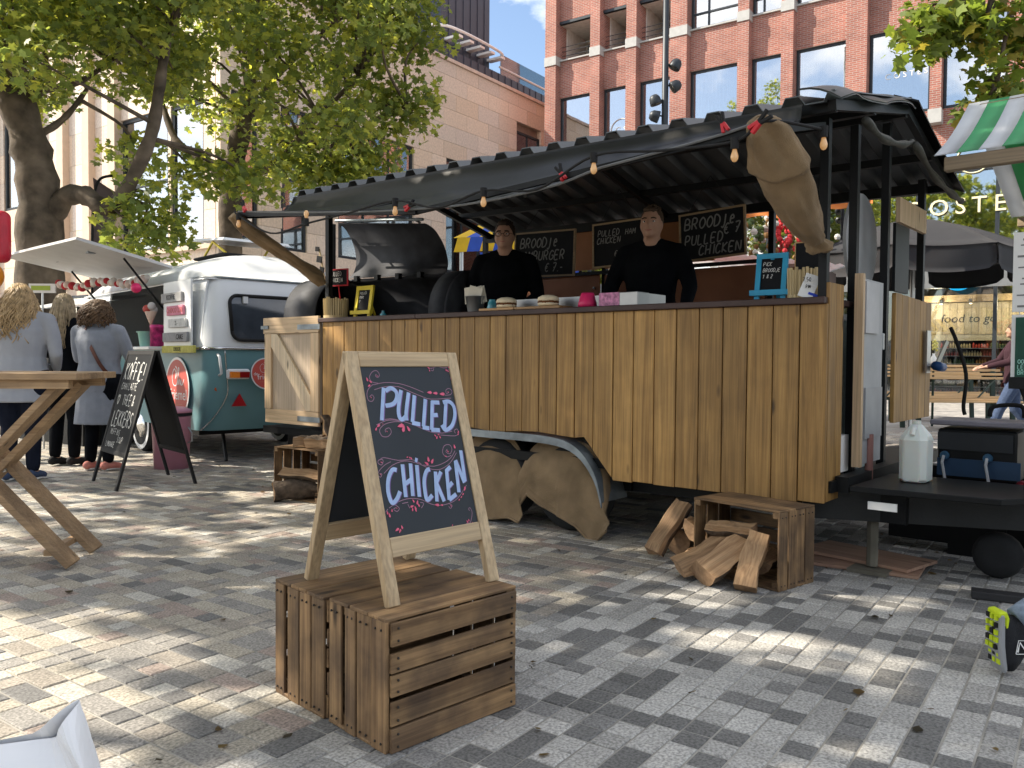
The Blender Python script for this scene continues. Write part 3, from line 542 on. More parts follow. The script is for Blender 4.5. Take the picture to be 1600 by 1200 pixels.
for y0 in (-.045, 1.83): 
    m_ = MB(); n = len(mg)
    vs = [(p.x, y0+d, p.z+e) for p in mg for d, e in ((0,0),(.3,0),(.3,-.012),(0,-.012))]; m_.add(vs, [(i*4+k, i*4+(k+1)%4, i*4+4+(k+1)%4, i*4+4+k) for i in range(n-1) for k in range(4)])
    vs = [(p.x, y0-.001, p.z+e) for p in mg for e in (.004, -.045)] + [(p.x, y0+.012, p.z+e) for p in mg for e in (.004, -.045)]; o = 2*n
    m_.add(vs, [(i*2, i*2+1, i*2+3, i*2+2) for i in range(n-1)] + [(o+i*2, o+i*2+2, o+i*2+3, o+i*2+1) for i in range(n-1)] + [(i*2+1, o+i*2+1, o+i*2+3, i*2+3) for i in range(n-1)] + [(i*2, i*2+2, o+i*2+2, o+i*2) for i in range(n-1)])
    m_.build('mudguard', M_galv, tr)
# right-hand end
for y0, y1 in ((.0, .11), (.112, .215)): bx('end_plank', M_planke, tr, 4.155, 4.18, y0+.001, y1, .395, 1.53, .002)
for k in range(6):
    y0 = 1.18+k*.146; bx('end_plank', M_planke, tr, 4.155, 4.18, y0, y0+.142, .742, 1.555-.004*k, .002)
dr = bx('end_door', M_grey, tr, 4.215, 4.235, .36, .72, .56, 1.575); bx('door_edge', M_pine, dr, 4.20, 4.245, .325, .36, .55, 1.60); bx('door_patch', mat('grey_flap', (.31, .32, .33), .5), dr, 4.236, 4.246, .40, .70, .70, .98); bx('door_patch', mat('grey_cover', (.42, .42, .43), .5), dr, 4.236, 4.25, .37, .60, 1.28, 1.56)
bx('white_box', M_white, tr, 4.05, 4.16, .25, .42, .52, .72)
fr = bx('fridge', mat('fridge_green', (.45, .55, .52), .35), tr, 3.72, 4.12, .66, .98, .5, 1.36); bx('fridge_lid', M_white, fr, 3.71, 4.13, .655, .985, 1.361, 1.40); MB().tube([(4.15,.93,1.3),(4.18,.93,1.29),(4.18,.93,1.2),(4.15,.93,1.19)], .008, 6).build('handle', M_steel, fr)
bx('side_step', M_black, tr, 4.19, 4.26, .1, 2.05, .44, .52)
for x, y, z0, z1 in ((4.14,.02,1.456,2.37),(4.16,.42,.5,2.42),(4.16,1.0,.5,2.56),(4.14,1.9,1.0,2.38),(.02,.03,.5,2.36),(.03,1.98,.5,2.38),(1.45,2.03,.5,2.36),(3.02,2.03,.5,2.36)): bx('post', M_black, tr, x-.022, x+.022, y-.022, y+.022, z0, z1)
bx('end_board', M_pine, tr, 4.19, 4.215, 1.1, 1.72, 1.98, 2.13); bx('dark_panel', M_black, tr, 4.17, 4.188, 1.12, 1.42, 1.56, 1.98)
MB().lathe([(.30,0),(.30,.02)], (0,0,0), 32, Matrix.Rotation(R(90), 3, 'Y')).build('round_cover', M_grey, tr, smooth=False, loc=(4.0, 1.02, 1.86))
# back wall
for k, (a, b) in enumerate(((.55,1.42),(1.48,2.98),(3.06,3.42))): bx('back_panel', M_redply, tr, a, b, 1.98, 2.0, .5, 1.93-.04*k)
for k, (a, b) in enumerate(((.80,1.42),(1.48,2.55))): bx('upper_back_panel', mat('lit_tone_plywood', (.48, .19, .07), .6, var=.15, scale=3), tr, a, b, 1.981, 1.999, 1.95, 2.30)  # brighter orange puts light coming through the panels into their colour
bx('back_rail', M_black, tr, .05, 4.15, 1.96, 2.0, 2.3, 2.37); bx('back_rail', M_black, tr, .55, 3.02, 1.955, 1.979, 1.90, 1.93)
for x in (1.45, 3.02):
    for z in (1.62, 1.78): MB().ball((x-.08, 1.972, z), .012).build('bolt', M_steel, tr)
# corrugated roof: front slope and rear slope
def corr(x): 
    t = (x % .208)/.208; return .046*(0 if t < .42 else (t-.42)/.1 if t < .52 else 1 if t < .84 else (1-t)/.16)
def roof_strip(y0, z0, y1, z1, x0, x1, name, zs=0.0):
    xs = [x0] + sorted(q for k in range(30) for q in (k*.208, k*.208+.0874, k*.208+.1082, k*.208+.1747) if x0+.001 < q < x1-.001) + [x1]; m_ = MB(); n = len(xs); vs = []
    for dz in (0, -.006):
        for y, z in ((y0, z0), (y1, z1)): vs += [(q, y, z + corr(q) + dz + (q-2)*zs) for q in xs]
    fs = [(i, i+1, n+i+1, n+i) for i in range(n-1)] + [(2*n+i, 3*n+i, 3*n+i+1, 2*n+i+1) for i in range(n-1)] + [(i, 2*n+i, 2*n+i+1, i+1) for i in range(n-1)] + [(n+i, n+i+1, 3*n+i+1, 3*n+i) for i in range(n-1)] + [(0, n, 3*n, 2*n), (n-1, 3*n-1, 4*n-1, 2*n-1)]
    m_.add(vs, fs); return m_.build(name, M_sheet, tr)
roof_strip(-.33, 2.385, .97, 2.66, .06, 4.30, 'roof_sheet', -.012); roof_strip(.965, 2.667, 2.2, 2.36, .06, 4.30, 'roof_sheet', -.012)
for y, z in ((-.25, 2.375), (.35, 2.50), (.95, 2.62), (1.55, 2.48), (2.05, 2.36)): MB().bar((.08, y, z+.022), (4.28, y, z-.03), .04, .05).build('purlin', M_black, tr)
for x in (4.27, 2.1, .1): MB().bar((x, -.28, 2.345), (x, .96, 2.61), .04, .05).build('rafter', M_black, tr); MB().bar((x, .96, 2.61), (x, 2.12, 2.32), .04, .05).build('rafter', M_black, tr)
gt = MB(); gt.grid(lambda u, v: (4.14+.20*v+.015*math.sin(u*17), -.36+u*1.33, 2.43+.285*u+.015*math.sin(u*11)*v-.08*v*v+(.015*math.sin(u*6.3) if u < .5 else 0)), 22, 4, thick=(0,0,-.01)); gt.build('ridge_tarpaulin', mat('dark_green_tarpaulin', (.03, .036, .034), .4, var=.3, bump=.1, bscale=12), tr, smooth=True)
gt = MB(); gt.grid(lambda u, v: (4.2+.14*v, .97+u*1.25, 2.72-.33*u-.05*u*(1-u)-.06*v), 14, 2, thick=(0,0,-.012)); gt.build('gable_trim', M_black, tr, smooth=True)
for (p0, p1) in (((4.30, .12, 2.36), (4.30, .98, 2.42)), ((4.33, .95, 2.40), (4.33, 2.15, 2.25))):
    P = smoothpath([p0, tuple(Vector(p0).lerp(Vector(p1), .35)+Vector((0,0,-.05))), tuple(Vector(p0).lerp(Vector(p1), .7)+Vector((.01,0,-.045))), p1], 5); MB().tube(P, [.020+.006*math.sin(i*1.3) for i in range(len(P))], 9).build('rolled_tarpaulin', mat('olive_tarpaulin', (.05, .05, .042), .6, var=.3, scale=14, bump=.3, bscale=25), tr, smooth=True)
# awning
EDGE = [(0,2.235),(.5,2.175),(1.0,2.12),(1.5,2.07),(1.9,2.04),(2.3,2.018),(2.57,2.018),(2.85,2.03),(3.07,2.05),(3.29,2.095),(3.55,2.115),(3.8,2.135),(4.0,2.155),(4.15,2.18)]
def edge_z(x): return float(np.interp(x, [e[0] for e in EDGE], [e[1] for e in EDGE]))
def awn(u, v):
    x = u*4.15; ez = edge_z(x); t = v
    prof = [(0,-.335,2.385),(.18,-.36,2.315),(.42,-.47,2.235),(1,-.80,None)]; P = [(a, b, (c if c is not None else ez)) for a, b, c in prof]
    P[2] = (.42, -.47, .55*2.24+.45*(ez+.06)); y = float(np.interp(t, [p[0] for p in P], [p[1] for p in P])); z = float(np.interp(t, [p[0] for p in P], [p[2] for p in P]))
    w = .010*math.sin(x*7+3*v)*math.sin(v*math.pi)+.006*math.sin(x*19+v*8)*v
    return (x + (.04*(1-v) if u < .02 else 0), y+.3*w, z+w-(.012*(x-2) if v < .3 else 0))
MB().grid(awn, 60, 16, thick=(0, .006, -.006)).build('awning', M_tarp, tr, smooth=True)
hm = MB(); hm.tube([(x, -.803, edge_z(x)-.004) for x in np.linspace(0, 4.15, 50)], .007, 6); hm.build('awning_hem', mat('grey_hem', (.14, .145, .15), .5), tr)
MB().bar((-.02, -.79, 2.215), (1.95, -.79, 2.02), .03, .035).build('awning_bar', M_black, tr)
MB().bar((1.9, -.78, 2.02), (4.16, -.78, 2.145), .025, .03).build('awning_bar', M_black, tr)
for x, z in ((.02, 2.29), (1.4, 2.3), (2.8, 2.3), (4.14, 2.30)): MB().bar((x, -.02, z+.03), (x, -.79, (2.19 if x < .1 else 2.13 if x > 4 else 2.02+(.05 if x < 2 else 0))), .025, .03).build('awning_arm', M_black, tr)
# gate at the left end
gtp = MB(); gtp.box(-.80, -.03, -.022, -.002, .58, 1.44); gate = gtp.build('gate', M_ply, tr)
for n_, a in (('rail', (-.83, -.025, .0, 0, 1.335, 1.475)), ('rail', (-.80, -.025, 0, 0, .545, .665)), ('stile', (-.81, -.715, 0, 0, .668, 1.332)), ('stile', (-.135, -.025, 0, 0, .668, 1.332))):
    bx(n_, M_pine if n_ == 'stile' else M_pinex, gate, a[0], a[1], -.046, -.0225, a[4], a[5], .002)
MB().prism([(-.714, 1.331), (-.62, 1.331), (-.136, .80), (-.136, .669), (-.20, .669), (-.714, 1.22)], -.044, -.0228).build('brace', wood('pale_brace', (.62, .48, .32), (.74, .60, .42), 'z', .9, .6, True, .05), gate, bevel=.002)
for z in (1.385, .60): bx('hinge', M_galv, gate, -.31, .0, -.052, -.0465, z-.022, z+.022)
bx('latch', M_galv, gate, -.85, -.74, -.058, -.0465, 1.375, 1.405)
# drawbar at the right end
db = MB(); db.bar((4.0, .16, .36), (5.6, .82, .36), .10, .16); db.bar((4.0, 1.9, .36), (5.6, 1.1, .36), .10, .16); db.build('drawbar', mat('dark_frame_steel', (.035, .037, .038), .5, metal=.5, bump=.1), tr)
MB().prism([(4.28, .05), (4.95, .10), (5.10, .30), (5.05, .72), (4.30, .72)], .455, .485, 'xy').build('drawbar_plate', M_black, tr, bevel=.004)
lg = MB(); lg.tube([(4.32, .32, .44), (4.32, .32, .03)], .03, 8); lg.box(4.22, 4.42, .22, .42, .0, .02); lg.build('stabiliser_leg', mat('rusty_steel', (.16, .15, .12), .7, var=.3), tr)
bx('light_reflector', M_white, tr, 4.36, 4.50, .09, .10, .37, .41)
spm = MB(); spm.tube([(4.24, .5, .46), (4.24, .5, .72)], .022, 10); spm.build('red_screw_jack', mat('dull_red', (.28, .14, .12), .6), tr)
bx('vent_grille', M_black, tr, 4.1, 4.6, 1.4, 1.7, .12, .36); bx('water_tank', M_black, tr, 4.2, 5.0, 1.05, 1.35, .06, .33)
jw = MB(); jw.lathe([(.05,-.05),(.10,-.05),(.12,-.02),(.12,.02),(.10,.05),(.05,.05)], (4.86, .62, .12), 18, Matrix.Rotation(R(90), 3, 'X')); jwo = jw.build('jockey_wheel', M_tyre, tr, smooth=True); MB().lathe([(.055,-.04),(.055,.04)], (4.86, .62, .12), 12, Matrix.Rotation(R(90), 3, 'X')).build('hub', M_steel, jwo)
jt = MB(); jt.tube([(5.18, .62, .14), (5.18, .62, .92)], .03, 10); jt.tube([(5.0,.62,.12),(5.06,.62,.2),(5.18,.62,.2)], .018, 6); jt.build('jockey_tube', M_black, jwo)
hc = MB(); hc.tube([(5.02, .66, .78), (4.95, .64, 1.0)], .02, 8); hc.box(4.89, 5.01, .60, .68, .99, 1.05); hc.build('brake_handle', M_black, tr)
bx('coupling_box', M_black, tr, 4.98, 5.5, .5, .86, .46, .60, .02)
# ---------------------------------------------------------------- burlap wheel covers and sleeves
def wheel_cover(cx, w, label, hem):
    def f(u, v):
        x = cx + (u-.5)*w*(.90+.16*v); top = (.30 + .30*(1-abs(2*(u-.5))**3.0)**.5 if 0 < u < 1 else .30); hz = float(np.interp(u, [h[0] for h in hem], [h[1] for h in hem]))
        z = top + (hz-top)*v; q = noise.noise(Vector((u*3.5+cx, v*1.6, cx*3)))*.022+noise.noise(Vector((u*9+v*3, v*5+cx, 2)))*.010*v+.010*abs(math.sin(14*(v*.9-u*.35)))*max(0, v-.55); y = .075 - .085*math.sin(min(1, v*1.6)*math.pi/2) + q*(.25+v) - .05*v*v*(u if u > .5 else .3) 
        return (x + .012*math.sin(v*13+u*4)*v, y, z)
    t = thing('burlap_cover', label, 'wheel cover', TO, TA, 'burlap covers over the trailer wheels'); MB().grid(f, 64, 44, thick=(0, .008, 0)).build('cloth', M_burlap, t, smooth=True); MB().tube([f(k/60, 1.0) for k in range(61)], .009, 6).build('rolled_hem', M_burlap, t, smooth=True)
wheel_cover(2.45, .80, 'burlap cloth draped over the trailer wheel nearest the firewood crate', [(0,.07),(.08,.10),(.2,.22),(.32,.17),(.5,.12),(.7,.07),(.82,-.0),(.92,.004),(1,.07)])
wheel_cover(1.83, .66, 'burlap cloth over the trailer wheel beside the sandwich board', [(0,.06),(.3,.03),(.6,.02),(.85,.05),(1,.03)])
def sleeve(pts, rad, label, fold=0):
    t = thing('burlap_sleeve', label, 'burlap sleeve', TO, TA, 'burlap sleeves over the awning struts'); P = smoothpath(pts, 12); n = len(P); N = 48; vs = []; 
    for i, p in enumerate(P):
        d = (P[min(i+1, n-1)]-P[max(i-1, 0)]).normalized(); ux = Vector((1,0,0)); ux = (ux-d*ux.dot(d)).normalized(); uy = d.cross(ux); r = float(np.interp(i/(n-1), [q/(len(rad)-1) for q in range(len(rad))], rad))
        for k in range(N):
            a = 2*math.pi*k/N; rr = r*(1+.06*math.sin(2*a+i*.10)+.10*(abs(math.sin(1.5*a-i*.07))-.6)); pt = p + rr*(math.cos(a)*ux+.62*math.sin(a)*uy); nn_ = (pt-p).normalized(); vs.append(pt + nn_*(noise.noise(Vector((a*1.3, i*.05, r)))*.020+noise.noise(Vector((a*2.5+i*.06, i*.16, 3)))*.010))
    fs = [(i*N+k, i*N+(k+1)%N, (i+1)*N+(k+1)%N, (i+1)*N+k) for i in range(n-1) for k in range(N)] + [tuple(range(N-1,-1,-1)), tuple((n-1)*N+k for k in range(N))]
    MB().add(vs, fs).build('cloth', M_burlap, t, smooth=True)
    if fold:   # the turned-down top of the sack, a second layer with a slanting edge
        c = MB(); m = int(n*fold); Pc = []
        for i in range(m):
            for k in range(N):
                a = 2*math.pi*k/N; q = vs[i*N+k]; Pc.append(q + (q-P[i]).normalized()*(.010+.012*i/m+.006*math.sin(3*a+i*.2)) + (P[min(i+1, n-1)]-P[i])*(.9*math.sin(a+.6)*i/m*2.2))
        c.add(Pc, [(i*N+k, i*N+(k+1)%N, (i+1)*N+(k+1)%N, (i+1)*N+k) for i in range(m-1) for k in range(N)]); o = c.build('turned_edge', M_burlap, t, smooth=True); so_ = o.modifiers.new('thick', 'SOLIDIFY'); so_.thickness = .006
    return t
sleeve([(-.02,-.84,2.20),(-.01,-.72,2.11),(0,-.50,2.0),(.0,-.30,1.90),(.0,-.12,1.82),(.0,-.03,1.74)], [.055,.075,.075,.07,.06,.085,.05], 'brown burlap sleeve on the awning strut at the caravan end')
sleeve([(4.15,-.82,2.175),(4.15,-.765,2.135),(4.15,-.62,2.03),(4.15,-.42,1.88),(4.15,-.22,1.77),(4.15,-.11,1.715),(4.15,-.07,1.69)], [.03,.070,.085,.105,.11,.10,.075,.045,.072,.05], 'brown burlap sleeve hanging from the awning corner over the right post', .36)
# ---------------------------------------------------------------- string lights and clamps
M_bulb = mat('amber_bulb', (.50, .36, .20), .06, emit=(1, .42, .10), estr=.12, spec=.7); M_red = mat('red_plastic', (.5, .02, .03), .4)
sl = thing('string_lights', 'black cable string lights with amber bulbs hung along the awning edge', 'string lights', TO, TA)
BU = [(.06,-.84,2.13,1), (.93,-.86,2.10,-1), (1.83,-.86,2.03,1), (2.56,-.86,2.00,1), (3.30,-.86,2.08,1), (4.05,-.86,2.03,1), (4.33,-.55,2.10,1)]
cb = MB(); path = [(.0,-.83,2.23)]
for k in range(len(BU)):
    b = BU[k]; path.append((b[0], b[1], b[2]+.06*b[3]))
    if k < len(BU)-1: c = BU[k+1]; path.append(((b[0]+c[0])/2, -.85, edge_z(min(4.1, (b[0]+c[0])/2))-(.16 if k == 0 else .015)))
cb.tube(smoothpath(path, 6), .007, 6); cb.build('cable', M_blackmat, sl, smooth=True)
for b in BU:
    s_ = b[3]; so = MB().lathe([(.018, .025*s_), (.02, .075*s_)] if s_ > 0 else [(.02, -.075), (.018, -.025)], (b[0], b[1], b[2]), 10).build('socket', M_blackmat, sl)
    MB().lathe([(r, z*s_) for r, z in ((.009,.03),(.011,.016),(.017,-.004),(.016,-.017),(.009,-.028),(.001,-.031))][::s_], (b[0], b[1], b[2]), 12).build('bulb', M_bulb, so, smooth=True)
def clamp(x, y, z, tilt, label, s=1.0):
    c = thing('spring_clamp', label, 'clamp', TW(x, y, z), TA, 'spring clamps on the awning'); s *= .8; Mr = Matrix.Rotation(tilt, 3, 'Y')
    for sg in (-1, 1):
        j = MB(); j.obox(Mr @ Vector((sg*.012*s, 0, .035*s)), (.016*s, .02*s, .07*s), Mr @ Matrix.Rotation(.25*sg, 3, 'Y')); j.build('handle', M_blackmat, c, bevel=.002)
        j = MB(); j.obox(Mr @ Vector((sg*.010*s, 0, -.02*s)), (.018*s, .024*s, .055*s), Mr @ Matrix.Rotation(-.2*sg, 3, 'Y')); j.build('jaw', M_red, c, bevel=.002)
clamp(.10, -.82, 2.25, -.5, 'red and black spring clamp at the far left awning corner'); clamp(1.92, -.83, 2.05, 1.2, 'red spring clamp holding the cable at mid awning'); clamp(3.07, -.82, 2.09, -.5, 'red spring clamp left of the middle bulb on the awning')
clamp(3.97, -.81, 2.19, -.4, 'red spring clamp just left of the hanging burlap sleeve'); clamp(4.17, -.89, 2.14, .95, 'large red spring clamp pinching the top of the right burlap sleeve', 1.15)
# ================================================================ things in and on the trailer
CT = 1.456
M_chalk = mat('blackboard', (.012, .013, .015), .7, var=.2, spec=.12); M_chalkw = mat('chalk_white', (.62, .62, .60), .9); M_chalkd = mat('dusty_chalk', (.24, .24, .23), .9)
M_reed = wood('reed_stick', (.50, .38, .19), (.66, .53, .30), 'z', 1.5, .7, False, .2); M_yel = mat('yellow_paint', (.75, .58, .04), .5); M_blue = mat('sky_blue_paint', (.03, .33, .55), .45)
M_stain = mat('stainless', (.30, .30, .30), .4, metal=.9, var=.08); M_bun = mat('bread_bun', (.78, .66, .46), .75, var=.1, scale=30); M_meat = mat('pulled_meat', (.16, .06, .02), .7, var=.4, scale=80, bump=.6)
M_boardw = wood('serving_board', (.42, .23, .09), (.55, .33, .15), 'x', 1.2, .55, False)
# smoker
sm = thing('barrel_smoker', 'big black barrel smoker with raised curved lid inside the trailer', 'smoker', TW(.05, .64, 0), TA+R(7))
rs = .37; sy, sz = 0.0, 1.49; x0, x1 = -.92, .93
def arc(a0, a1, r, n): return [(sy + r*math.cos(R(a0+(a1-a0)*k/n)), sz + r*math.sin(R(a0+(a1-a0)*k/n))) for k in range(n+1)]
M_smoke = mat('sooty_steel', (.045, .047, .054), .68, metal=.3, var=.45, scale=5, bump=.05); M_soot = mat('soot', (.006, .006, .006), .9)
def shell(name, a0, a1, xa, xb, r, m_, n=20, parent=sm, th=.012):
    P = arc(a0, a1, r, n); Q = arc(a0, a1, r-th, n); mb = MB(); vs = [(xa, *p) for p in P]+[(xb, *p) for p in P]+[(xa, *p) for p in Q]+[(xb, *p) for p in Q]; k = n+1
    mb.add(vs, [(i, k+i, k+i+1, i+1) for i in range(n)]+[(2*k+i, 2*k+i+1, 3*k+i+1, 3*k+i) for i in range(n)]+[(i, i+1, 2*k+i+1, 2*k+i) for i in range(n)]+[(k+i, 3*k+i, 3*k+i+1, k+i+1) for i in range(n)]+[(0, 2*k, 3*k, k), (n, k+n, 3*k+n, 2*k+n)])
    return mb.build(name, m_, parent, smooth=True)
shell('barrel', 70, 430, x0, x0+.40, rs, M_smoke, 30); shell('barrel', 185, 440, x0+.40, x1-.16, rs, M_smoke, 24); shell('barrel', 70, 430, x1-.16, x1, rs, M_smoke, 30)
Mx = Matrix.Rotation(R(90), 3, 'Y')
MB().lathe([(.001,-.15),(.13,-.135),(.26,-.085),(.345,-.02),(.37,.0)], (x0, sy, sz), 28, Mx).build('end_cap', M_smoke, sm, smooth=True); MB().lathe([(.37,0),(.36,.02),(.20,.06),(.001,.07)], (x1, sy, sz), 28, Mx).build('end_cap', M_smoke, sm, smooth=True)
bx('fire_grate', M_soot, sm, x0+.41, x1-.17, sy-.3, sy+.3, sz-.05, sz-.03)
ld = MB(); LP = smoothpath([(0, .04, 1.865), (0, .12, 1.92), (0, .17, 2.02), (0, .155, 2.16), (0, .07, 2.29), (0, -.02, 2.345)], 5)
n = len(LP); vs = [(x0+.42-.08*(i/(n-1)), p.y, p.z+.03*(i/(n-1))) for i, p in enumerate(LP)]+[(x1-.32-.16*(i/(n-1)), p.y, p.z-.02-.04*(i/(n-1))) for i, p in enumerate(LP)]; vs += [(a, b+.012, c) for a, b, c in vs]
ld.add(vs, [(i, n+i, n+i+1, i+1) for i in range(n-1)]+[(2*n+i, 2*n+i+1, 3*n+i+1, 3*n+i) for i in range(n-1)]+[(0, 2*n, 3*n, n), (n-1, 2*n-1, 4*n-1, 3*n-1)]+[(i, i+1, 2*n+i+1, 2*n+i) for i in range(n-1)]+[(n+i, 3*n+i, 3*n+i+1, n+i+1) for i in range(n-1)]); ld.build('lid', M_smoke, sm, smooth=True)
hd = MB(); hd.tube([(x0+.36, -.07, 2.385), (x1-.46, -.07, 2.31)], .013, 8); hd.tube([(x0+.45,-.07,2.38),(x0+.45,.0,2.36)], .010, 6); hd.tube([(x1-.55,-.07,2.315),(x1-.55,.0,2.30)], .010, 6); hd.build('lid_handle', M_galv, sm)
for k in range(4): bx('hinge', M_black, sm, x0+.50+k*.25, x0+.54+k*.25, .02, .07, 1.83, 1.88)
MB().tube([(x0+.22, .04, 2.38), (x0+.22, .04, 1.80)], .022, 8).build('chimney', M_black, sm)
for x in (x0+.2, x1-.2): bx('stand', M_black, sm, x-.03, x+.03, sy-.22, sy+.22, .5, sz-.34)
# reed pots
def reed_pot(x, y, r, h, label, n=30):
    t = thing('reed_pot', label, 'pot', TW(x, y, CT), TA, 'reed pots on the counter'); MB().lathe([(r*.9,.0),(r*.95,h*.9),(r*.80,h*.9),(r*.78,.01)], (0,0,0), 20).build('pot', M_reed, t)
    for k in range(n):
        a = 2*math.pi*k/n; hh = h*random.uniform(.93, 1.08); MB().tube([(r*.96*math.cos(a), r*.96*math.sin(a), .0), (r*1.03*math.cos(a), r*1.03*math.sin(a), hh)], math.pi*r/n*.98, 5).build('reed', M_reed, t)
    MB().lathe([(r*1.06,0),(r*1.07,.022),(r*.9,.022)], (0,0,.002), 20, cap=False).build('base_ring', M_reed, t); return t
reed_pot(.02, .10, .095, .165, 'straw coloured reed pot of sticks left of the yellow easel'); reed_pot(3.99, .14, .075, .165, 'bamboo stick pot right of the blue easel', 26)
def tag_sign(x, y, z, w, h, rim, label, txt, stick, rx=0.0, rim_w=.010, m_rim=M_red):
    t = thing('chalk_tag', label, 'sign', TW(x, y, z), TA+rx); bx('board', M_chalk, t, -w/2, w/2, -.004, .004, -h/2, h/2)
    f = MB(); f.box(-w/2-rim_w, w/2+rim_w, -.006, .006, h/2, h/2+rim_w); f.box(-w/2-rim_w, w/2+rim_w, -.006, .006, -h/2-rim_w, -h/2); f.box(-w/2-rim_w, -w/2, -.006, .006, -h/2, h/2); f.box(w/2, w/2+rim_w, -.006, .006, -h/2, h/2)
    if rim: f.build('frame', m_rim, t)
    if stick: MB().tube([(0, .002, -h/2-.008), (0, .03, -h/2-stick)], .005, 6).build('stick', m_rim, t)
    if txt:
        mb = MB(); 
        for k, ln in enumerate(txt): ribbons(mb, handwriting(ln, -w*.42, h*(.12-.42*k)+.0, h*.26, .55), h*.035, lambda s_, q: (s_, -.0065, q))
        mb.build('lettering', M_chalkw, t)
    return t
tag_sign(.055, .10, 1.80, .20, .125, True, 'small chalk sign with red rim reading chicken in the left pot', ['PULLED', 'CHICKEN'], .16, .15)
sk = thing('wooden_skewer', 'pale wooden stick with black chalk tags leaning in the left reed pot', 'stick', TW(-.02, .08, CT), TA); MB().tube([(0,0,.1),(-.09,-.0,.36),(-.16,0,.60)], .008, 6).build('stick', M_reed, sk)
for (a, b, s_) in ((-.175,.60,.04),(-.145,.51,.055),(-.11,.42,.045)): MB().obox((a, -.01, b), (s_*1.3, .006, s_), Matrix.Rotation(.5-b*.6, 3, 'Y')).build('tag', M_chalk, sk)
def easel(x, y, w, h, m_, label, txt, rz=0.0):
    t = thing('table_easel', label, 'easel', TW(x, y, CT), TA+rz, 'table easels on the counter'); lean = .16; fn = lambda s_, q, d=0: (s_, q*lean+d, q); b = w*.16
    bd = MB(); bd.add([fn(-w/2+b, .05, .0), fn(w/2-b, .05, .0), fn(w/2-b, h-b, .0), fn(-w/2+b, h-b, .0), fn(-w/2+b, .05, .008), fn(w/2-b, .05, .008), fn(w/2-b, h-b, .008), fn(-w/2+b, h-b, .008)], [(0,1,2,3),(7,6,5,4)]); bd.build('board', M_chalk, t)
    for s_ in (-1, 1): MB().bar(fn(s_*(w/2-b/2), 0, 0), fn(s_*(w/2-b/2), h, 0), b, .018, up=(0,1,0)).build('stile', m_, t)
    MB().bar(fn(-w/2, h-b/2, -.001), fn(w/2, h-b/2, -.001), b, .019, up=(0,-1,0)).build('rail', m_, t); MB().bar(fn(-w/2-.02, .045, -.014), fn(w/2+.02, .045, -.014), .03, .035, up=(0,-1,0)).build('ledge', m_, t); MB().bar((0, .02+h*.5, 0), (0, h*lean*.9, h*.9), .02, .01).build('back_leg', m_, t)
    if txt:
        mb = MB()
        for k, ln in enumerate(txt): ribbons(mb, handwriting(ln, -w*.28, h*(.74-.13*k), h*.075, .6, slant=.2), .003, lambda s_, q: fn(s_, q, -.004))
        mb.build('lettering', M_chalkw, t)
easel(.325, .13, .21, .265, M_yel, 'yellow framed chalkboard easel on the left of the counter', ['PULLED', 'PORK', '7']); easel(3.81, .12, .175, .265, M_blue, 'sky blue framed chalkboard easel on the right of the counter', ['PICK', 'BROODJE', '1 & 2'], .05)
def small(name, label, cat, x, y, mb, m_, **k):
    o = mb.build(name, m_, smooth=k.get('smooth', True)); o.location = TW(x, y, k.get('z', CT)); o.rotation_euler = (0, 0, TA+k.get('rz', 0)); return tag(o, label, cat, k.get('group'))
M_blueg = mat('blue_glass', (.05, .30, .38), .15, spec=.8); M_pink = mat('hot_pink', (.70, .03, .14), .3); M_pinkpat = mat('pink_print', (.55, .22, .38), .5, var=.5, scale=40)
small('cap_bottle', 'little clear bottle with blue cap beside the yellow easel', 'bottle', .60, .12, MB().lathe([(.028,0),(.026,.02),(.010,.035),(.012,.036),(.012,.05)], (0,0,0), 12), M_blueg)
bk = thing('napkin_bucket', 'small metal bucket stuffed with paper napkins on the counter', 'bucket', TW(1.585, .14, CT), TA); MB().lathe([(.055,0),(.075,.12),(.078,.122),(.072,.122),(.053,.006)], (0,0,0), 20, cap=False).build('bucket', M_stain, bk, smooth=True); 
for k in range(7): 
    a = random.uniform(-.5, .5); MB().obox((random.uniform(-.03,.03), random.uniform(-.03,.03), .13), (.11, .004, .12), Matrix.Rotation(a, 3, 'Z') @ Matrix.Rotation(random.uniform(-.3,.3), 3, 'Y')).build('napkin', mat('paper_napkin', (.75, .70, .58), .9), bk)
small('blue_jar', 'small blue glass jar beside the napkin bucket', 'jar', 1.765, .12, MB().lathe([(.035,0),(.04,.02),(.03,.07),(.022,.085),(.024,.09)], (0,0,0), 14), M_blueg); small('green_dish', 'pale green glass dish behind the blue jar', 'dish', 1.87, .25, MB().lathe([(.05,0),(.065,.05),(.068,.055),(.06,.055),(.045,.01)], (0,0,0), 16, cap=False), mat('green_glass', (.25, .42, .36), .2))
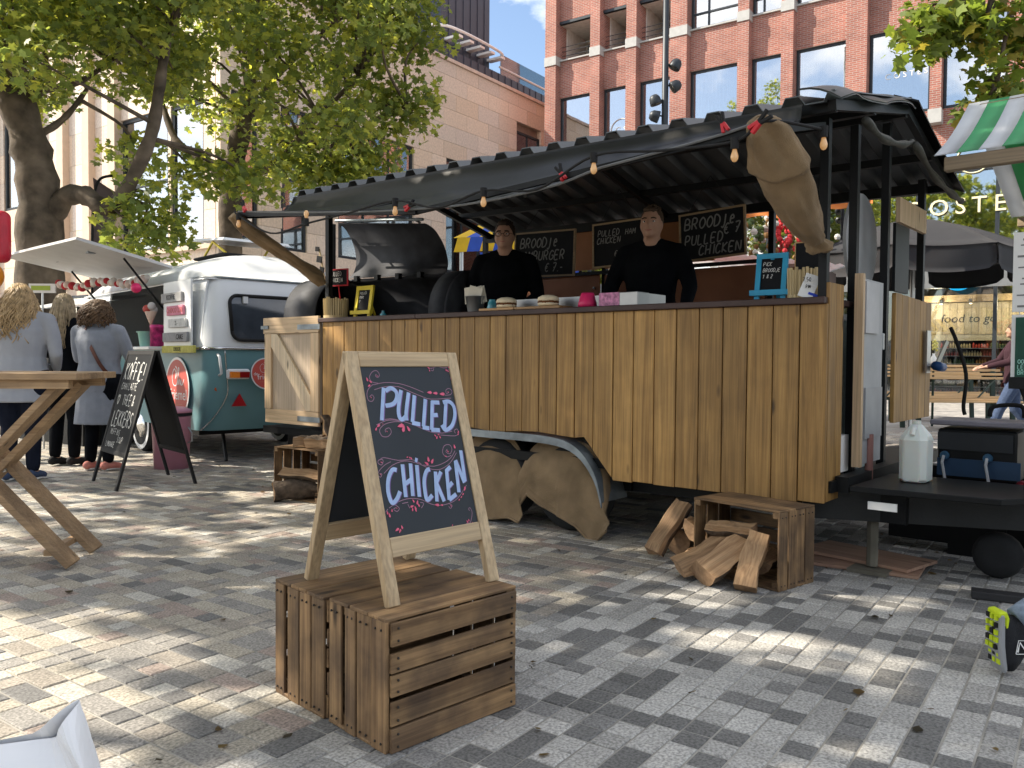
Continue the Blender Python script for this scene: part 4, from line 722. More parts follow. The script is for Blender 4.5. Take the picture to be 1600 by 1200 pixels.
for k, (xa, xb, lab, lab2) in enumerate(((1.76, 2.08, 'wooden serving board on the left holding a filled bun', 'filled white bun on the left serving board'), (2.085, 2.46, 'wooden serving board on the right holding a bun', 'filled white bun on the right serving board'))):
    o = bx('serving_board', M_boardw, None, -(xb-xa)/2, (xb-xa)/2, -.08, .08, 0, .018, .003); o.location = TW((xa+xb)/2, .06, CT+.0005); o.rotation_euler = (0, 0, TA+(-.02+.04*k)); tag(o, lab, 'board', 'serving boards on the counter')
    bn = thing('filled_bun', lab2, 'bun', TW((xa+xb)/2+(.05 if k else .04), .05, CT+.019), TA, 'filled buns on the counter'); Mbn = MB().lathe([(.03,0),(.065,.004),(.072,.014),(.068,.022)], (0,0,0), 18); Mbn.build('bun_base', M_bun, bn, smooth=True)
    fl_ = MB(); 
    for q in range(26): a = q/26*6.28; fl_.ball((.058*math.cos(a), .058*math.sin(a), .028+.004*math.sin(q*5)), (.016,.016,.010), 6, 4)
    fl_.lathe([(.055,.02),(.055,.035)], (0,0,0), 12); fl_.build('filling', M_meat, bn, smooth=True); MB().lathe([(.068,.034),(.074,.042),(.066,.060),(.04,.072),(.001,.076)], (0,0,0), 18).build('bun_top', M_bun, bn, smooth=True)
o = MB().box(-.54,.54,-.12,-.118,0,.085).box(-.54,.54,.118,.12,0,.085).box(-.54,-.538,-.118,.118,0,.085).box(.538,.54,-.118,.118,0,.085).box(-.54,.54,-.12,.12,0.001,.004).build('steel_tray', M_stain); o.location = TW(2.45, .30, CT); o.rotation_euler = (0,0,TA); tag(o, 'long stainless food tray behind the serving boards', 'tray')
small('candle_holder', 'hot pink ribbed glass candle holder on the counter', 'candle holder', 2.63, .06, MB().lathe([(.045,0),(.062,.006),(.060,.03),(.055,.045),(.045,.085),(.038,.095),(.035,.08)], (0,0,0), 16), M_pink)
pb = thing('pink_box', 'small box with a pink flower print and steel lid on the counter', 'box', TW(2.87, .08, CT), TA); bx('print', M_pinkpat, pb, -.13, .02, -.052, -.05, 0, .085); bx('box', M_stain, pb, -.13, .15, -.05, .09, 0, .085, .004)
cd = thing('price_card', 'white and blue printed card leaning against the bamboo pot', 'card', TW(4.065, .02, CT), TA+.35); MB().obox((0, 0, .06), (.075, .003, .13), Matrix.Rotation(.35, 3, 'Y') @ Matrix.Rotation(-.2, 3, 'X')).build('card', M_white, cd); MB().obox((.028, -.007, .008), (.07, .006, .022), Matrix.Rotation(.35, 3, 'Y')).build('blue_edge', mat('royal_blue', (.02, .06, .5), .5), cd)
mb = MB(); ribbons(mb, handwriting('7.50', -.03, .085, .02, .5)+handwriting('PIN', -.015, .05, .016, .5), .003, lambda s_, q: (s_+.0, -.014-.0, q)); mb.build('lettering', M_chalk, cd)
tag_sign(3.985, .20, 1.69, .12, .16, True, 'black chalk tag on a wooden paddle in the bamboo pot', None, .1, .1, .006, M_boardw)
# hanging menu boards
M_rimw = wood('menu_frame', (.30, .20, .10), (.40, .28, .15), 'x', 1, .6, False)
def menu(x0, x1, z0, z1, label, lines, ang=0.0):
    cx = (x0+x1)/2; cz = (z0+z1)/2; w = x1-x0; h = z1-z0; t = thing('menu_board', label, 'menu board', TW(cx, 1.3, cz), TA, 'hanging menu boards'); Mr = Matrix.Rotation(ang, 4, 'Y')
    b = bx('board', M_chalk, t, -w/2, w/2, -.004, .006, -h/2, h/2); f = MB(); r = .014
    f.box(-w/2, w/2, -.01, .01, h/2, h/2+r); f.box(-w/2, w/2, -.01, .01, -h/2-r, -h/2); f.box(-w/2-r, -w/2, -.01, .01, -h/2-r, h/2+r); f.box(w/2, w/2+r, -.01, .01, -h/2-r, h/2+r); f.build('frame', M_rimw, t)
    mb = MB()
    for txt, px, pz, hh, ww in lines: ribbons(mb, handwriting(txt, px*w, pz*h, hh*h, .62, .22, .18), ww, lambda s_, q: (s_, -.0048, q))
    mb.build('lettering', M_chalkd, t); t.rotation_euler = (0, ang, TA)
    for s_ in (-1, 1): MB().tube([(s_*w*.4, 0, h/2), (0, .0, 2.46-cz+.02)], .002, 4).build('cord', M_blackmat, t)
menu(1.0, 1.625, 1.845, 2.205, 'chalk menu board reading broodje hamburger behind the man in glasses', [('BROODje', -.42, .16, .22, .011), ('HAMBURGER', -.46, -.14, .21, .011), ('€ 7.-', .02, -.42, .19, .009)], .03)
menu(1.83, 2.31, 1.885, 2.215, 'middle chalk menu board listing pulled chicken left of the second man', [('PULLED', -.42, .22, .14, .007), ('CHICKEN', -.44, .04, .14, .007), ('€7', -.1, -.3, .14, .006), ('HAM', .12, .2, .13, .006)], -.02)
menu(2.62, 3.12, 1.885, 2.215, 'large chalk menu board reading broodje pulled chicken at seven euros', [('BROODje', -.44, .17, .24, .011), ('€ 7', .18, -.03, .22, .010), ('PULLED', -.44, -.18, .21, .010), ('CHICKEN', -.22, -.43, .21, .010)], -.05)
# ================================================================ plane trees
C1 = [(-5.5, 12.3, 8.7), (-7.6, 13.6, 6.6), (-9.4, 13.8, 11.1), (-5.8, 10.2, 4.7), (-6.3, 11.2, 5.3), (-8.9, 12.5, 10.2), (-4.2, 11.1, 7.2), (-6.3, 11.2, 9.2), (-6.3, 11.2, 6.6), (-7.7, 12.2, 8.8), (-8.5, 13.8, 11.2), (-5.7, 11.0, 5.6), (-9.0, 13.3, 8.7), (-7.5, 13.1, 5.2), (-8.6, 14.0, 7.3), (-5.3, 12.7, 7.3), (-9.6, 13.6, 9.5), (-7.2, 12.6, 9.3), (-5.5, 11.8, 5.8), (-7.6, 13.5, 7.6), (-6.6, 12.3, 7.8), (-9.4, 13.2, 10.6), (-4.3, 11.9, 6.3), (-9.5, 14.4, 8.1), (-6.1, 13.9, 7.6), (-9.1, 14.3, 7.9), (-5.8, 11.4, 6.9), (-9.9, 13.7, 5.7), (-5.5, 13.7, 6.1), (-6.4, 12.0, 6.6), (-6.4, 12.4, 9.0), (-6.4, 11.7, 7.6), (-6.8, 12.8, 6.5), (-9.1, 13.9, 7.2), (-5.9, 13.7, 5.7), (-4.9, 10.3, 8.3), (-8.1, 11.3, 5.1), (-8.0, 11.7, 6.0), (-8.7, 12.5, 9.3), (-8.7, 13.3, 9.1), (-6.8, 12.2, 8.2), (-8.6, 12.0, 7.6), (-9.2, 14.1, 10.7), (-4.4, 10.3, 8.6), (-7.3, 10.9, 5.1), (-5.9, 12.5, 6.0), (-4.8, 11.2, 6.4), (-6.2, 12.7, 7.9), (-6.3, 10.5, 5.5), (-5.6, 13.9, 9.2), (-5.1, 11.3, 7.1), (-4.1, 10.9, 6.0), (-5.5, 11.8, 6.8), (-7.8, 13.1, 9.4), (-6.0, 10.6, 7.9), (-5.9, 12.3, 8.4), (-4.4, 11.1, 9.2), (-4.9, 11.1, 7.4), (-6.8, 14.4, 8.2), (-6.7, 10.6, 5.0), (-8.3, 12.8, 5.6), (-4.9, 11.7, 7.6), (-5.0, 12.6, 9.6), (-7.2, 10.5, 8.7), (-8.1, 13.6, 6.9), (-6.5, 11.2, 6.1), (-7.5, 13.6, 9.3), (-5.5, 13.1, 10.7), (-9.6, 14.0, 10.6), (-10.2, 14.4, 10.0), (-6.2, 10.9, 8.6), (-5.6, 14.4, 9.0), (-4.4, 11.3, 7.8), (-7.1, 13.0, 10.1), (-10.2, 14.4, 11.7), (-7.5, 12.1, 6.4), (-4.8, 13.2, 7.2), (-6.4, 10.5, 7.6), (-7.3, 13.0, 6.4), (-4.4, 11.5, 7.4), (-8.3, 13.8, 9.1), (-4.6, 11.6, 7.9), (-7.1, 11.2, 9.3), (-7.3, 10.5, 5.9), (-9.1, 13.6, 7.7), (-9.5, 14.4, 6.0), (-4.5, 10.7, 7.3), (-10.0, 14.1, 9.3), (-5.5, 13.2, 5.8), (-7.1, 10.9, 6.8), (-5.2, 11.3, 5.6), (-5.4, 12.5, 6.9), (-4.9, 11.9, 7.2), (-7.5, 10.8, 7.1), (-7.4, 12.8, 8.0), (-7.9, 12.5, 10.3), (-6.5, 12.1, 6.0), (-8.1, 14.1, 7.5), (-5.0, 13.0, 8.9), (-8.7, 12.4, 9.8), (-5.4, 13.5, 10.0), (-5.5, 13.2, 8.4), (-6.3, 13.9, 7.2), (-5.8, 11.3, 8.5), (-8.7, 13.5, 7.1), (-9.4, 13.3, 6.3), (-6.6, 14.4, 11.5), (-4.9, 11.4, 5.9), (-9.3, 13.8, 5.8), (-5.9, 12.1, 5.7), (-7.1, 12.1, 5.1), (-7.1, 10.7, 7.3), (-7.6, 11.3, 7.7), (-4.9, 11.0, 9.3), (-7.2, 12.9, 10.5), (-8.1, 12.5, 8.6), (-7.0, 11.3, 6.1), (-6.5, 13.7, 5.7), (-4.5, 12.3, 6.8), (-5.2, 12.7, 5.5), (-4.95, 12.9, 4.0), (-4.55, 13.1, 4.0), (-4.1, 13.2, 3.9), (-6.0, 13.2, 4.3), (-5.2, 11.6, 2.95), (-5.05, 11.6, 2.75), (-5.1, 11.7, 3.2)]
C2 = [(-7.4, 17.7, 13.5), (-2.9, 15.0, 7.2), (-3.9, 16.4, 8.3), (-6.0, 15.5, 9.2), (-3.6, 18.2, 5.5), (-3.8, 14.8, 8.8), (-6.7, 15.8, 12.6), (-6.0, 18.0, 11.0), (-3.9, 14.7, 7.9), (-6.1, 14.2, 9.3), (-3.9, 18.0, 12.8), (-3.1, 18.0, 7.8), (-2.8, 15.3, 6.4), (-6.6, 17.1, 7.3), (-4.6, 16.0, 8.7), (-2.3, 17.7, 9.8), (-5.8, 18.0, 6.4), (-5.2, 18.1, 9.4), (-2.9, 14.6, 8.4), (-4.8, 14.3, 6.7), (-2.5, 18.1, 12.1), (-3.3, 16.1, 9.0), (-3.4, 15.1, 7.8), (-6.7, 18.2, 9.9), (-4.1, 17.6, 13.5), (-2.9, 14.5, 5.2), (-3.2, 16.8, 13.1), (-6.2, 17.9, 12.3), (-7.2, 17.8, 9.6), (-4.1, 13.7, 6.3), (-5.4, 16.9, 12.2), (-5.9, 13.6, 6.2), (-6.6, 17.0, 12.1), (-5.7, 18.5, 14.4), (-5.9, 15.2, 12.1), (-3.3, 14.1, 6.3), (-5.1, 15.7, 12.6), (-3.2, 17.0, 6.3), (-4.7, 16.8, 11.7), (-5.3, 15.7, 12.0), (-2.5, 16.4, 12.3), (-4.4, 14.2, 8.0), (-2.0, 16.5, 11.3), (-4.9, 16.3, 13.1), (-5.4, 13.7, 10.9), (-6.4, 16.7, 12.7), (-4.9, 18.2, 5.5), (-4.8, 16.5, 11.3), (-4.0, 17.0, 6.9), (-5.7, 16.1, 9.6), (-5.9, 14.7, 6.6), (-5.9, 14.7, 10.6), (-5.8, 15.8, 8.7), (-4.9, 14.6, 7.2), (-3.2, 16.1, 9.5), (-3.8, 15.6, 12.3), (-3.7, 14.0, 10.2), (-2.8, 16.1, 10.1), (-2.0, 14.9, 7.6), (-1.5, 13.6, 8.7), (-3.2, 15.0, 11.5), (-2.2, 13.6, 6.6), (-4.6, 15.9, 9.6), (-5.1, 13.9, 7.3), (-3.9, 15.8, 9.7), (-2.7, 14.1, 8.8), (-3.8, 17.0, 5.4), (-7.5, 17.4, 8.2), (-3.0, 15.3, 8.6), (-4.3, 14.8, 6.1), (-4.8, 18.3, 10.3), (-2.4, 14.7, 9.8), (-4.3, 15.6, 10.7), (-3.5, 16.4, 5.7), (-2.6, 15.3, 11.7), (-4.2, 13.9, 11.0), (-6.1, 16.9, 7.9), (-4.5, 17.3, 5.6), (-7.0, 17.1, 9.3), (-5.6, 15.8, 5.7), (-3.8, 18.5, 11.1), (-2.5, 14.2, 7.6), (-2.4, 16.1, 11.6), (-4.8, 17.1, 10.3), (-4.3, 15.2, 5.0), (-3.3, 17.3, 8.2), (-2.6, 16.6, 11.6), (-5.6, 18.4, 8.6), (-3.6, 15.8, 12.8), (-3.1, 18.2, 14.5), (-3.5, 18.0, 9.0), (-2.6, 17.6, 13.3), (-3.2, 17.2, 12.2), (-4.3, 17.5, 12.4), (-6.2, 15.7, 7.9), (-2.8, 17.3, 8.2), (-4.2, 15.2, 7.2), (-4.8, 13.6, 7.8), (-5.9, 14.4, 6.3), (-3.8, 17.8, 7.2), (-6.1, 15.4, 11.3), (-3.9, 13.6, 9.2), (-2.5, 16.7, 11.0), (-6.2, 15.0, 6.0), (-4.3, 14.0, 5.5), (-3.7, 16.2, 9.9), (-3.4, 14.7, 9.7), (-4.3, 14.9, 10.4), (-4.7, 15.1, 9.5), (-5.9, 14.3, 8.4), (-5.3, 18.0, 11.8), (-2.2, 16.7, 9.8), (-1.8, 14.0, 9.2), (-6.1, 16.9, 12.0), (-5.5, 17.5, 11.0), (-4.0, 17.6, 10.6), (-5.0, 18.2, 8.3), (-3.4, 15.5, 9.7), (-5.8, 18.0, 10.1), (-5.2, 16.7, 11.1), (-7.0, 18.1, 11.7), (-5.2, 14.8, 8.9), (-4.8, 14.7, 10.2), (-2.6, 14.2, 11.2), (-2.7, 17.4, 10.3), (-4.4, 18.5, 11.2), (-5.1, 16.6, 9.5), (-2.5, 15.6, 9.1), (-3.7, 14.0, 11.2), (-2.0, 18.2, 13.5), (-3.0, 13.9, 5.0), (-6.6, 15.3, 11.6), (-4.0, 18.0, 14.0), (-5.8, 16.3, 9.2), (-5.4, 13.8, 7.9), (-2.8, 16.9, 9.2), (-5.4, 14.6, 11.5), (-5.6, 17.8, 8.7), (-2.2, 16.0, 7.2), (-1.9, 14.0, 10.4), (-2.3, 15.5, 5.83), (-1.94, 15.5, 6.01), (-2.04, 15.8, 5.68), (-3.61, 15.5, 4.58), (-3.13, 15.5, 4.52), (-2.8, 16.0, 4.79), (-4.29, 15.8, 4.73), (-3.78, 15.7, 4.44), (-2.57, 15.7, 5.11), (-3.07, 15.5, 4.4), (-1.83, 15.5, 7.53), (-1.71, 15.5, 7.07)]
L1 = [[(-6.87, 12.0, 0.53), (-6.85, 12.0, 2.29), (-6.86, 12.0, 3.49), (-6.99, 12.0, 4.22), (-7.26, 12.0, 5.13), (-7.57, 12.3, 6.35)], [(-6.77, 12.0, 2.94), (-6.49, 12.0, 3.4), (-6.07, 11.8, 3.4), (-5.74, 11.7, 3.21), (-5.47, 11.7, 3.44), (-5.11, 11.7, 4.2), (-5.01, 11.8, 4.99), (-4.98, 12.0, 5.7), (-4.82, 12.5, 6.83)], [(-7.08, 12.0, 4.72), (-6.76, 12.0, 4.94), (-6.4, 12.3, 5.17), (-6.03, 12.6, 5.63)], [(-6.99, 12.0, 4.27), (-6.78, 12.2, 4.46), (-6.55, 12.3, 4.73), (-6.46, 12.6, 5.15)], [(-7.31, 12.0, 5.13), (-7.41, 13.0, 6.46), (-7.06, 13.5, 7.68)]]
L2 = [[(-5.44, 16.0, 0.36), (-5.45, 16.0, 3.08), (-5.41, 16.0, 4.55), (-5.23, 16.0, 5.53), (-5.14, 16.2, 6.45), (-5.11, 16.5, 7.92)], [(-5.43, 16.0, 4.31), (-5.76, 16.0, 4.77), (-6.26, 16.2, 5.08), (-6.65, 16.3, 5.42), (-7.05, 16.6, 6.32)], [(-5.38, 16.0, 4.43), (-4.96, 16.0, 4.68), (-4.41, 15.8, 4.88), (-3.9, 15.7, 5.46), (-2.93, 15.7, 6.42)], [(-5.23, 16.0, 5.53), (-4.7, 16.4, 6.64), (-3.61, 16.6, 7.73)], [(-4.02, 15.7, 5.16), (-3.13, 15.5, 5.23), (-2.42, 15.5, 5.65), (-2.0, 15.5, 5.83)]]
C3 = [(4.87, 10.0, 5.23), (5.23, 10.2, 5.5), (5.33, 10.0, 5.19), (4.78, 10.0, 4.92), (5.06, 10.3, 5.1), (5.56, 10.0, 5.08), (5.89, 10.4, 5.52), (5.98, 10.0, 5.2), (6.25, 10.3, 4.85), (5.81, 10.0, 4.32), (5.66, 10.0, 4.21), (5.26, 10.2, 5.12), (6.2, 10.5, 5.08), (5.76, 10.0, 4.55), (5.47, 10.0, 5.68), (6.1, 10.3, 6.06), (5.16, 10.3, 5.97), (6.25, 10.0, 5.01), (6.47, 10.0, 5.47), (6.69, 10.5, 6.32), (5.93, 10.2, 4.19)]
L3 = [[(6.42, 10.0, 4.41), (6.09, 10.0, 5.09), (5.69, 10.1, 5.2), (5.22, 10.1, 5.27), (4.87, 10.0, 5.11)], [(5.9, 10.0, 5.12), (5.83, 10.0, 4.78), (5.79, 10.0, 4.32)]]
M_bark = mat('plane_bark', (.10, .078, .058), .9, var=.6, scale=4, bump=.8, bscale=14); M_leaf = vcol('plane_leaf', rough=.5, speck=.12, sscale=30, bump=0, trans=.5, spec=.35)
LEAF = np.array([(0,-1,0),(.35,-.55,.05),(.95,-.5,-.12),(.62,0,.04),(.85,.55,-.10),(.3,.5,.05),(0,1.1,-.12),(-.3,.5,.05),(-.85,.55,-.10),(-.62,0,.04),(-.95,-.5,-.12),(-.35,-.55,.05)])
def leaves(name, centres, per, rad, size, parent, greens, seed=0, simple=False):
    """many lobed leaves, real faces, spread in clumps through the crown"""
    g = np.random.default_rng(seed); base = LEAF if not simple else LEAF[[0, 2, 4, 6, 8, 10]]; K = len(base); C = np.array(centres); N = len(C)*per
    idx = np.repeat(np.arange(len(C)), per); d = g.normal(size=(N, 3)); d /= np.linalg.norm(d, axis=1)[:, None]; rr = rad*g.uniform(.15, 1, N)**.6
    pos = C[idx] + d*rr[:, None]*np.array([1.15, 1.15, .8]); sc = size*g.uniform(.45, 1.4, N)
    nz = g.normal(size=(N, 3))*.75 + np.array([0, 0, .9]); nz /= np.linalg.norm(nz, axis=1)[:, None]; t = g.normal(size=(N, 3)); t -= nz*(t*nz).sum(1)[:, None]; t /= np.linalg.norm(t, axis=1)[:, None]; b = np.cross(nz, t)
    V = pos[:, None, :] + sc[:, None, None]*(base[None, :, 0:1]*t[:, None, :] + base[None, :, 1:2]*b[:, None, :] + base[None, :, 2:3]*nz[:, None, :])
    me = bpy.data.meshes.new(name); me.vertices.add(N*K); me.vertices.foreach_set('co', V.reshape(-1)); me.loops.add(N*K); me.polygons.add(N)
    me.loops.foreach_set('vertex_index', np.arange(N*K, dtype=np.int32)); me.polygons.foreach_set('loop_start', np.arange(0, N*K, K, dtype=np.int32)); me.update()
    G = np.array(greens); cc = G[g.integers(0, len(G), N)]*g.uniform(.75, 1.25, N)[:, None]; A = np.ones((N, K, 4)); A[:, :, :3] = cc[:, None, :]
    at = me.color_attributes.new('col', 'FLOAT_COLOR', 'CORNER'); at.data.foreach_set('color', A.reshape(-1)); me.materials.append(M_leaf); me.validate(); return link(name, me, parent)
GREEN = [(.13,.175,.045),(.16,.205,.05),(.105,.145,.045),(.20,.24,.055),(.28,.30,.06),(.14,.18,.05),(.24,.265,.055)]
def tree(label, base, limbs, radii, centres, per, rad, size, seed, greens=GREEN, simple=False, twigs=True, trunk_r=.33):
    t = thing('plane_tree', label, 'tree', (0, 0, 0), 0, 'plane trees on the square'); 
    for k, (L, (r0, r1)) in enumerate(zip(limbs, radii)):
        P = smoothpath(L, 5); n = len(P); g = random.Random(seed+k); m_ = MB(); rr = [(r0+(r1-r0)*(i/(n-1))**.8)*(1+.09*math.sin(i*1.9+k)+.05*g.uniform(-1, 1)) for i in range(n)]
        if k == 0: rr[0] *= 1.5; rr[1] *= 1.2
        m_.tube(P, rr, 12); m_.build('trunk' if k == 0 else 'limb', M_bark, t, smooth=True)
    if twigs:
        pts = [q for L in limbs[1:] for q in smoothpath(L, 4)] + smoothpath(limbs[0], 4)[8:]; m_ = MB(); g = random.Random(seed)
        for c in centres:
            c = Vector(c); q = min(pts, key=lambda p: (p-c).length); mid = q.lerp(c, .5)+Vector((g.uniform(-.2,.2), g.uniform(-.2,.2), g.uniform(-.05,.25))); P = smoothpath([q, mid, c], 4); m_.tube(P, [.035-.003*i for i in range(len(P))], 5)
        tag(m_.build('twigs', M_bark, t, smooth=True), kind='stuff')
    tag(leaves('crown', centres, per, rad, size, t, greens, seed, simple), kind='stuff'); return t
L1[0][0] = (-6.86, 12.0, 0.0); L2[0][0] = (-5.43, 16.0, 0.0)
tree('big plane tree with an arching limb behind the women and the caravan', None, L1, [(.36,.20),(.17,.05),(.07,.03),(.07,.03),(.16,.05)], C1, 230, .56, .064, 21)
tree('plane tree whose trunk rises behind the caravan roof', None, L2, [(.28,.12),(.15,.05),(.14,.04),(.10,.04),(.06,.02)], C2, 220, .62, .070, 22)
L3T = [[(8.6, 11.0, 0), (8.5, 11.0, 2.5), (8.3, 10.9, 4.6), (8.1, 10.8, 8)]] + L3
L3[0][0] = (8.3, 10.9, 4.3)
tree('plane tree at the right edge with leafy branches over the brick windows', None, L3T, [(.26,.1),(.07,.02),(.03,.012)], C3+[(7.6,10.6,6.2),(8.4,10.8,6.8),(8.9,11.4,7.6),(7.9,11.6,7.4),(9.2,10.4,6.6)], 60, .36, .085, 23, [(.10,.15,.03),(.14,.19,.035),(.17,.21,.04),(.09,.13,.03),(.22,.20,.04)])
def shade_tree(label, x, y, z0, z1, rad_, ncl, per, seed):
    g = random.Random(seed); C = []
    while len(C) < ncl:
        p = Vector((g.uniform(-1,1), g.uniform(-1,1), g.uniform(-1,1)))
        if p.length < 1: C.append((x+p.x*rad_, y+p.y*rad_, (z0+z1)/2+p.z*(z1-z0)/2))
    limbs = [[(x, y, 0), (x+.1, y, 2.0), (x, y+.1, 4.0), (x+.2, y, 7.5)]]
    for k in range(6): a = k*1.05; limbs.append([(x, y, 3.4+.3*k), (x+1.2*math.cos(a), y+1.2*math.sin(a), 5.2+.3*k), (x+2.6*math.cos(a), y+2.6*math.sin(a), 6.4+.5*k)])
    tree(label, None, limbs, [(.34,.12)]+[(.13,.04)]*6, C, per, .75, .13, seed, simple=True)
shade_tree('plane tree standing left of the square beside the standing table', -6.7, 4.3, 5.7, 12.6, 4.3, 98, 62, 31)
shade_tree('plane tree furthest to the left behind the photographer', -7.2, -3.8, 5.7, 12.6, 4.2, 84, 60, 32)
shade_tree('unseen plane tree added beyond the left edge to shade the paving', -11.0, 8.4, 5.0, 11.4, 3.9, 26, 50, 33)  # extra tree out of view, added to streak the paving with shade
# ================================================================ crates, firewood, sandwich board
M_crate = wood('weathered_crate', (.145, .080, .034), (.35, .215, .10), 'x', 1.0, .75, True, .2, .55); M_cratez = wood('weathered_crate_upright', (.145, .080, .034), (.35, .215, .10), 'z', 1.0, .75, True, .2, .55); M_cratey = wood('weathered_crate_depth', (.145, .080, .034), (.35, .215, .10), 'y', 1.0, .75, True, .2, .55)
M_nail = mat('dark_nail', (.05, .045, .04), .5, metal=.6)
def crate(label, loc, rz, w, d, h, front, left, right, back, top, bottom, group=None, seed=0):
    """slatted fruit crate on its side; each face is a list of (start, end) slat bands or None when open.
    front/back slats run along x, left/right slats run up, top/bottom run along x"""
    t = thing('wooden_crate', label, 'crate', loc, rz, group); g = random.Random(seed); th = .011
    def jit(): return g.uniform(-.0025, .0025)
    def nails(o, pts):
        m_ = MB()
        for p in pts: m_.ball(p, .004, 6, 4)
        tag(m_.build('nail_heads', M_nail, o), kind='stuff')
    for nm, bands, y0, y1, s_ in (('front', front, -th, 0, -1), ('back', back, d, d+th, 1)):
        for a, b in bands or []: 
            o = MB().box(.0, w, y0+jit(), y1+jit(), a*h+.002, b*h-.002).build('slat', M_crate, t, bevel=.002)
            if nm == 'front': nails(o, [(x, -th-.003, z*h) for x in (.022, w-.022) for z in (a+.25*(b-a), a+.75*(b-a))])
    for nm, bands, x0, x1 in (('left', left, -th, 0), ('right', right, w, w+th)):
        for a, b in bands or []:
            o = MB().box(x0+jit(), x1+jit(), a*d+.001, b*d-.001, .0, h).build('slat', M_cratez, t, bevel=.002)
            nails(o, [((x0-.002 if nm == 'left' else x1+.002), (a+q*(b-a))*d, z) for q in (.3, .7) for z in (.025, h-.025)])
    for nm, bands, z0, z1 in (('top', top, h, h+th), ('bottom', bottom, -.0, th)):
        for a, b in bands or []: MB().box(-th, w+th, a*d+.001, b*d-.001, z0+jit()*.5, z1+jit()*.5).build('slat', M_crate, t, bevel=.002)
    for x in (.0, w-.03):
        for z in (th, h-.03): MB().prism([(x+.0005, z), (x+.0295, z), (x+.0295, z+.0295), (x+.0005, z+.0295)], .004, d-.004).build('corner_post', M_cratey, t)
    return t
CA = R(44.5)
F5 = [(0,.195),(.20,.40),(.425,.60),(.605,.765),(.81,1.0)]
def ofs(o, a, dx, dy): return (o[0]+dx*math.cos(a)-dy*math.sin(a), o[1]+dx*math.sin(a)+dy*math.cos(a), o[2] if len(o) > 2 else 0)
CB = (-.341, 2.309, .0)
crate('weathered slatted crate under the front legs of the sandwich board', CB, CA, .494, .30, .376, F5, [(.0,.24),(.245,.5),(.505,.69),(.77,1.0)], [(0,.3),(.33,.66),(.7,1)], [(0,.3),(.35,.65),(.7,1)], [(0,.30),(.305,.62),(.64,.99)], [(0,.45),(.5,1)], 'crates under the sandwich board', 1)
crate('weathered slatted crate under the rear legs of the sandwich board', ofs(CB, CA, -.004, .322), CA, .49, .30, .372, F5, [(.0,.25),(.255,.48),(.485,.72),(.80,1.0)], [(0,.3),(.33,.66),(.7,1)], [(0,.3),(.35,.65),(.7,1)], [(0,.34),(.345,.66),(.665,1)], [(0,.45),(.5,1)], 'crates under the sandwich board', 2)
# firewood crates lie with their open side to the viewer
LC = (1.293, 3.985); LA = math.atan2(.625*-1, .78)   # front edge runs left-away, so local x points right-near
LA = math.atan2(-.78, .625); LO = (1.293-.5*.625, 3.985+.5*.78, 0)
crate('slatted crate lying on its side spilling firewood by the trailer corner', LO, LA, .5, .31, .385, None, [(0,.3),(.34,.64),(.67,1)], [(0,.235),(.27,.49),(.495,.73),(.735,1)], [(0,.19),(.2,.4),(.42,.6),(.62,.8),(.82,1)], [(0,.46),(.465,1)], [(0,.45),(.5,1)], 'crates holding firewood', 3)
LO2 = (-1.905, 6.62, 0); LA2 = math.atan2(-.60, .80)
crate('slatted crate with logs inside and on top behind the sandwich board', LO2, LA2, .52, .36, .40, None, [(0,.22),(.26,.48),(.52,.72),(.77,1)], [(0,.3),(.34,.64),(.67,1)], [(0,.19),(.22,.4),(.44,.6),(.64,.8),(.84,1)], [(0,.48),(.485,1)], [(0,.45),(.5,1)], 'crates holding firewood', 4)
M_logb = mat('log_bark', (.10, .075, .055), .95, var=.5, scale=18, bump=1.0, bscale=40); M_logw = wood('split_wood', (.22, .125, .06), (.44, .28, .15), 'z', 1.3, .8, False, .2); M_loge = mat('log_end_grain', (.30, .19, .11), .9, var=.3, scale=26, bump=.4, bscale=60)
def log(label, p, q, sec, roll, seed, group='split firewood logs'):
    """split log from end p to end q; sec is its cross-section: points (x, y) flagged bark or raw wood"""
    g = random.Random(seed); p = Vector(p); q = Vector(q); z = (q-p); L = z.length; z.normalize(); x = Vector((0,0,1)).cross(z); x = x.normalized() if x.length > .05 else Vector((1,0,0)); M3 = (Matrix((x, z.cross(x), z)).transposed() @ Matrix.Rotation(roll, 3, 'Z')).to_4x4()
    t = thing('firewood_log', label, 'log', (0,0,0), 0, group); t.matrix_world = Matrix.Translation((p+q)/2) @ M3; K = len(sec); m = 8; vs = []
    for i in range(m+1):
        zz = -L/2+L*i/m; k = 1+.05*math.sin(i*1.3+seed); tx, ty = .006*math.sin(i*.9+seed), .006*math.cos(i*1.2+seed)
        vs += [(s_[0]*k+tx+g.uniform(-.002,.002), s_[1]*k+ty+g.uniform(-.003,.003), zz+(g.uniform(-.010,.010) if i in (0, m) else 0)) for s_ in sec]
    raw = [(i*K+j, i*K+(j+1)%K, (i+1)*K+(j+1)%K, (i+1)*K+j) for i in range(m) for j in range(K) if not (sec[j][2] and sec[(j+1)%K][2])]; bark = [(i*K+j, i*K+(j+1)%K, (i+1)*K+(j+1)%K, (i+1)*K+j) for i in range(m) for j in range(K) if sec[j][2] and sec[(j+1)%K][2]]
    if raw: MB().add(vs, raw).build('split_face', M_logw, t)
    if bark: MB().add(vs, bark).build('bark', M_logb, t, smooth=True)
    MB().add(vs[:K], [tuple(range(K-1,-1,-1))]).build('end_grain', M_loge, t); MB().add(vs[-K:], [tuple(range(K))]).build('end_grain', M_loge, t)
    return t
def wedge(r, arcd=110): return [(-r*.5, 0, 0)]+[(r*math.cos(R(-arcd/2+arcd*k/6))-r*.5, r*math.sin(R(-arcd/2+arcd*k/6)), 1) for k in range(7)]
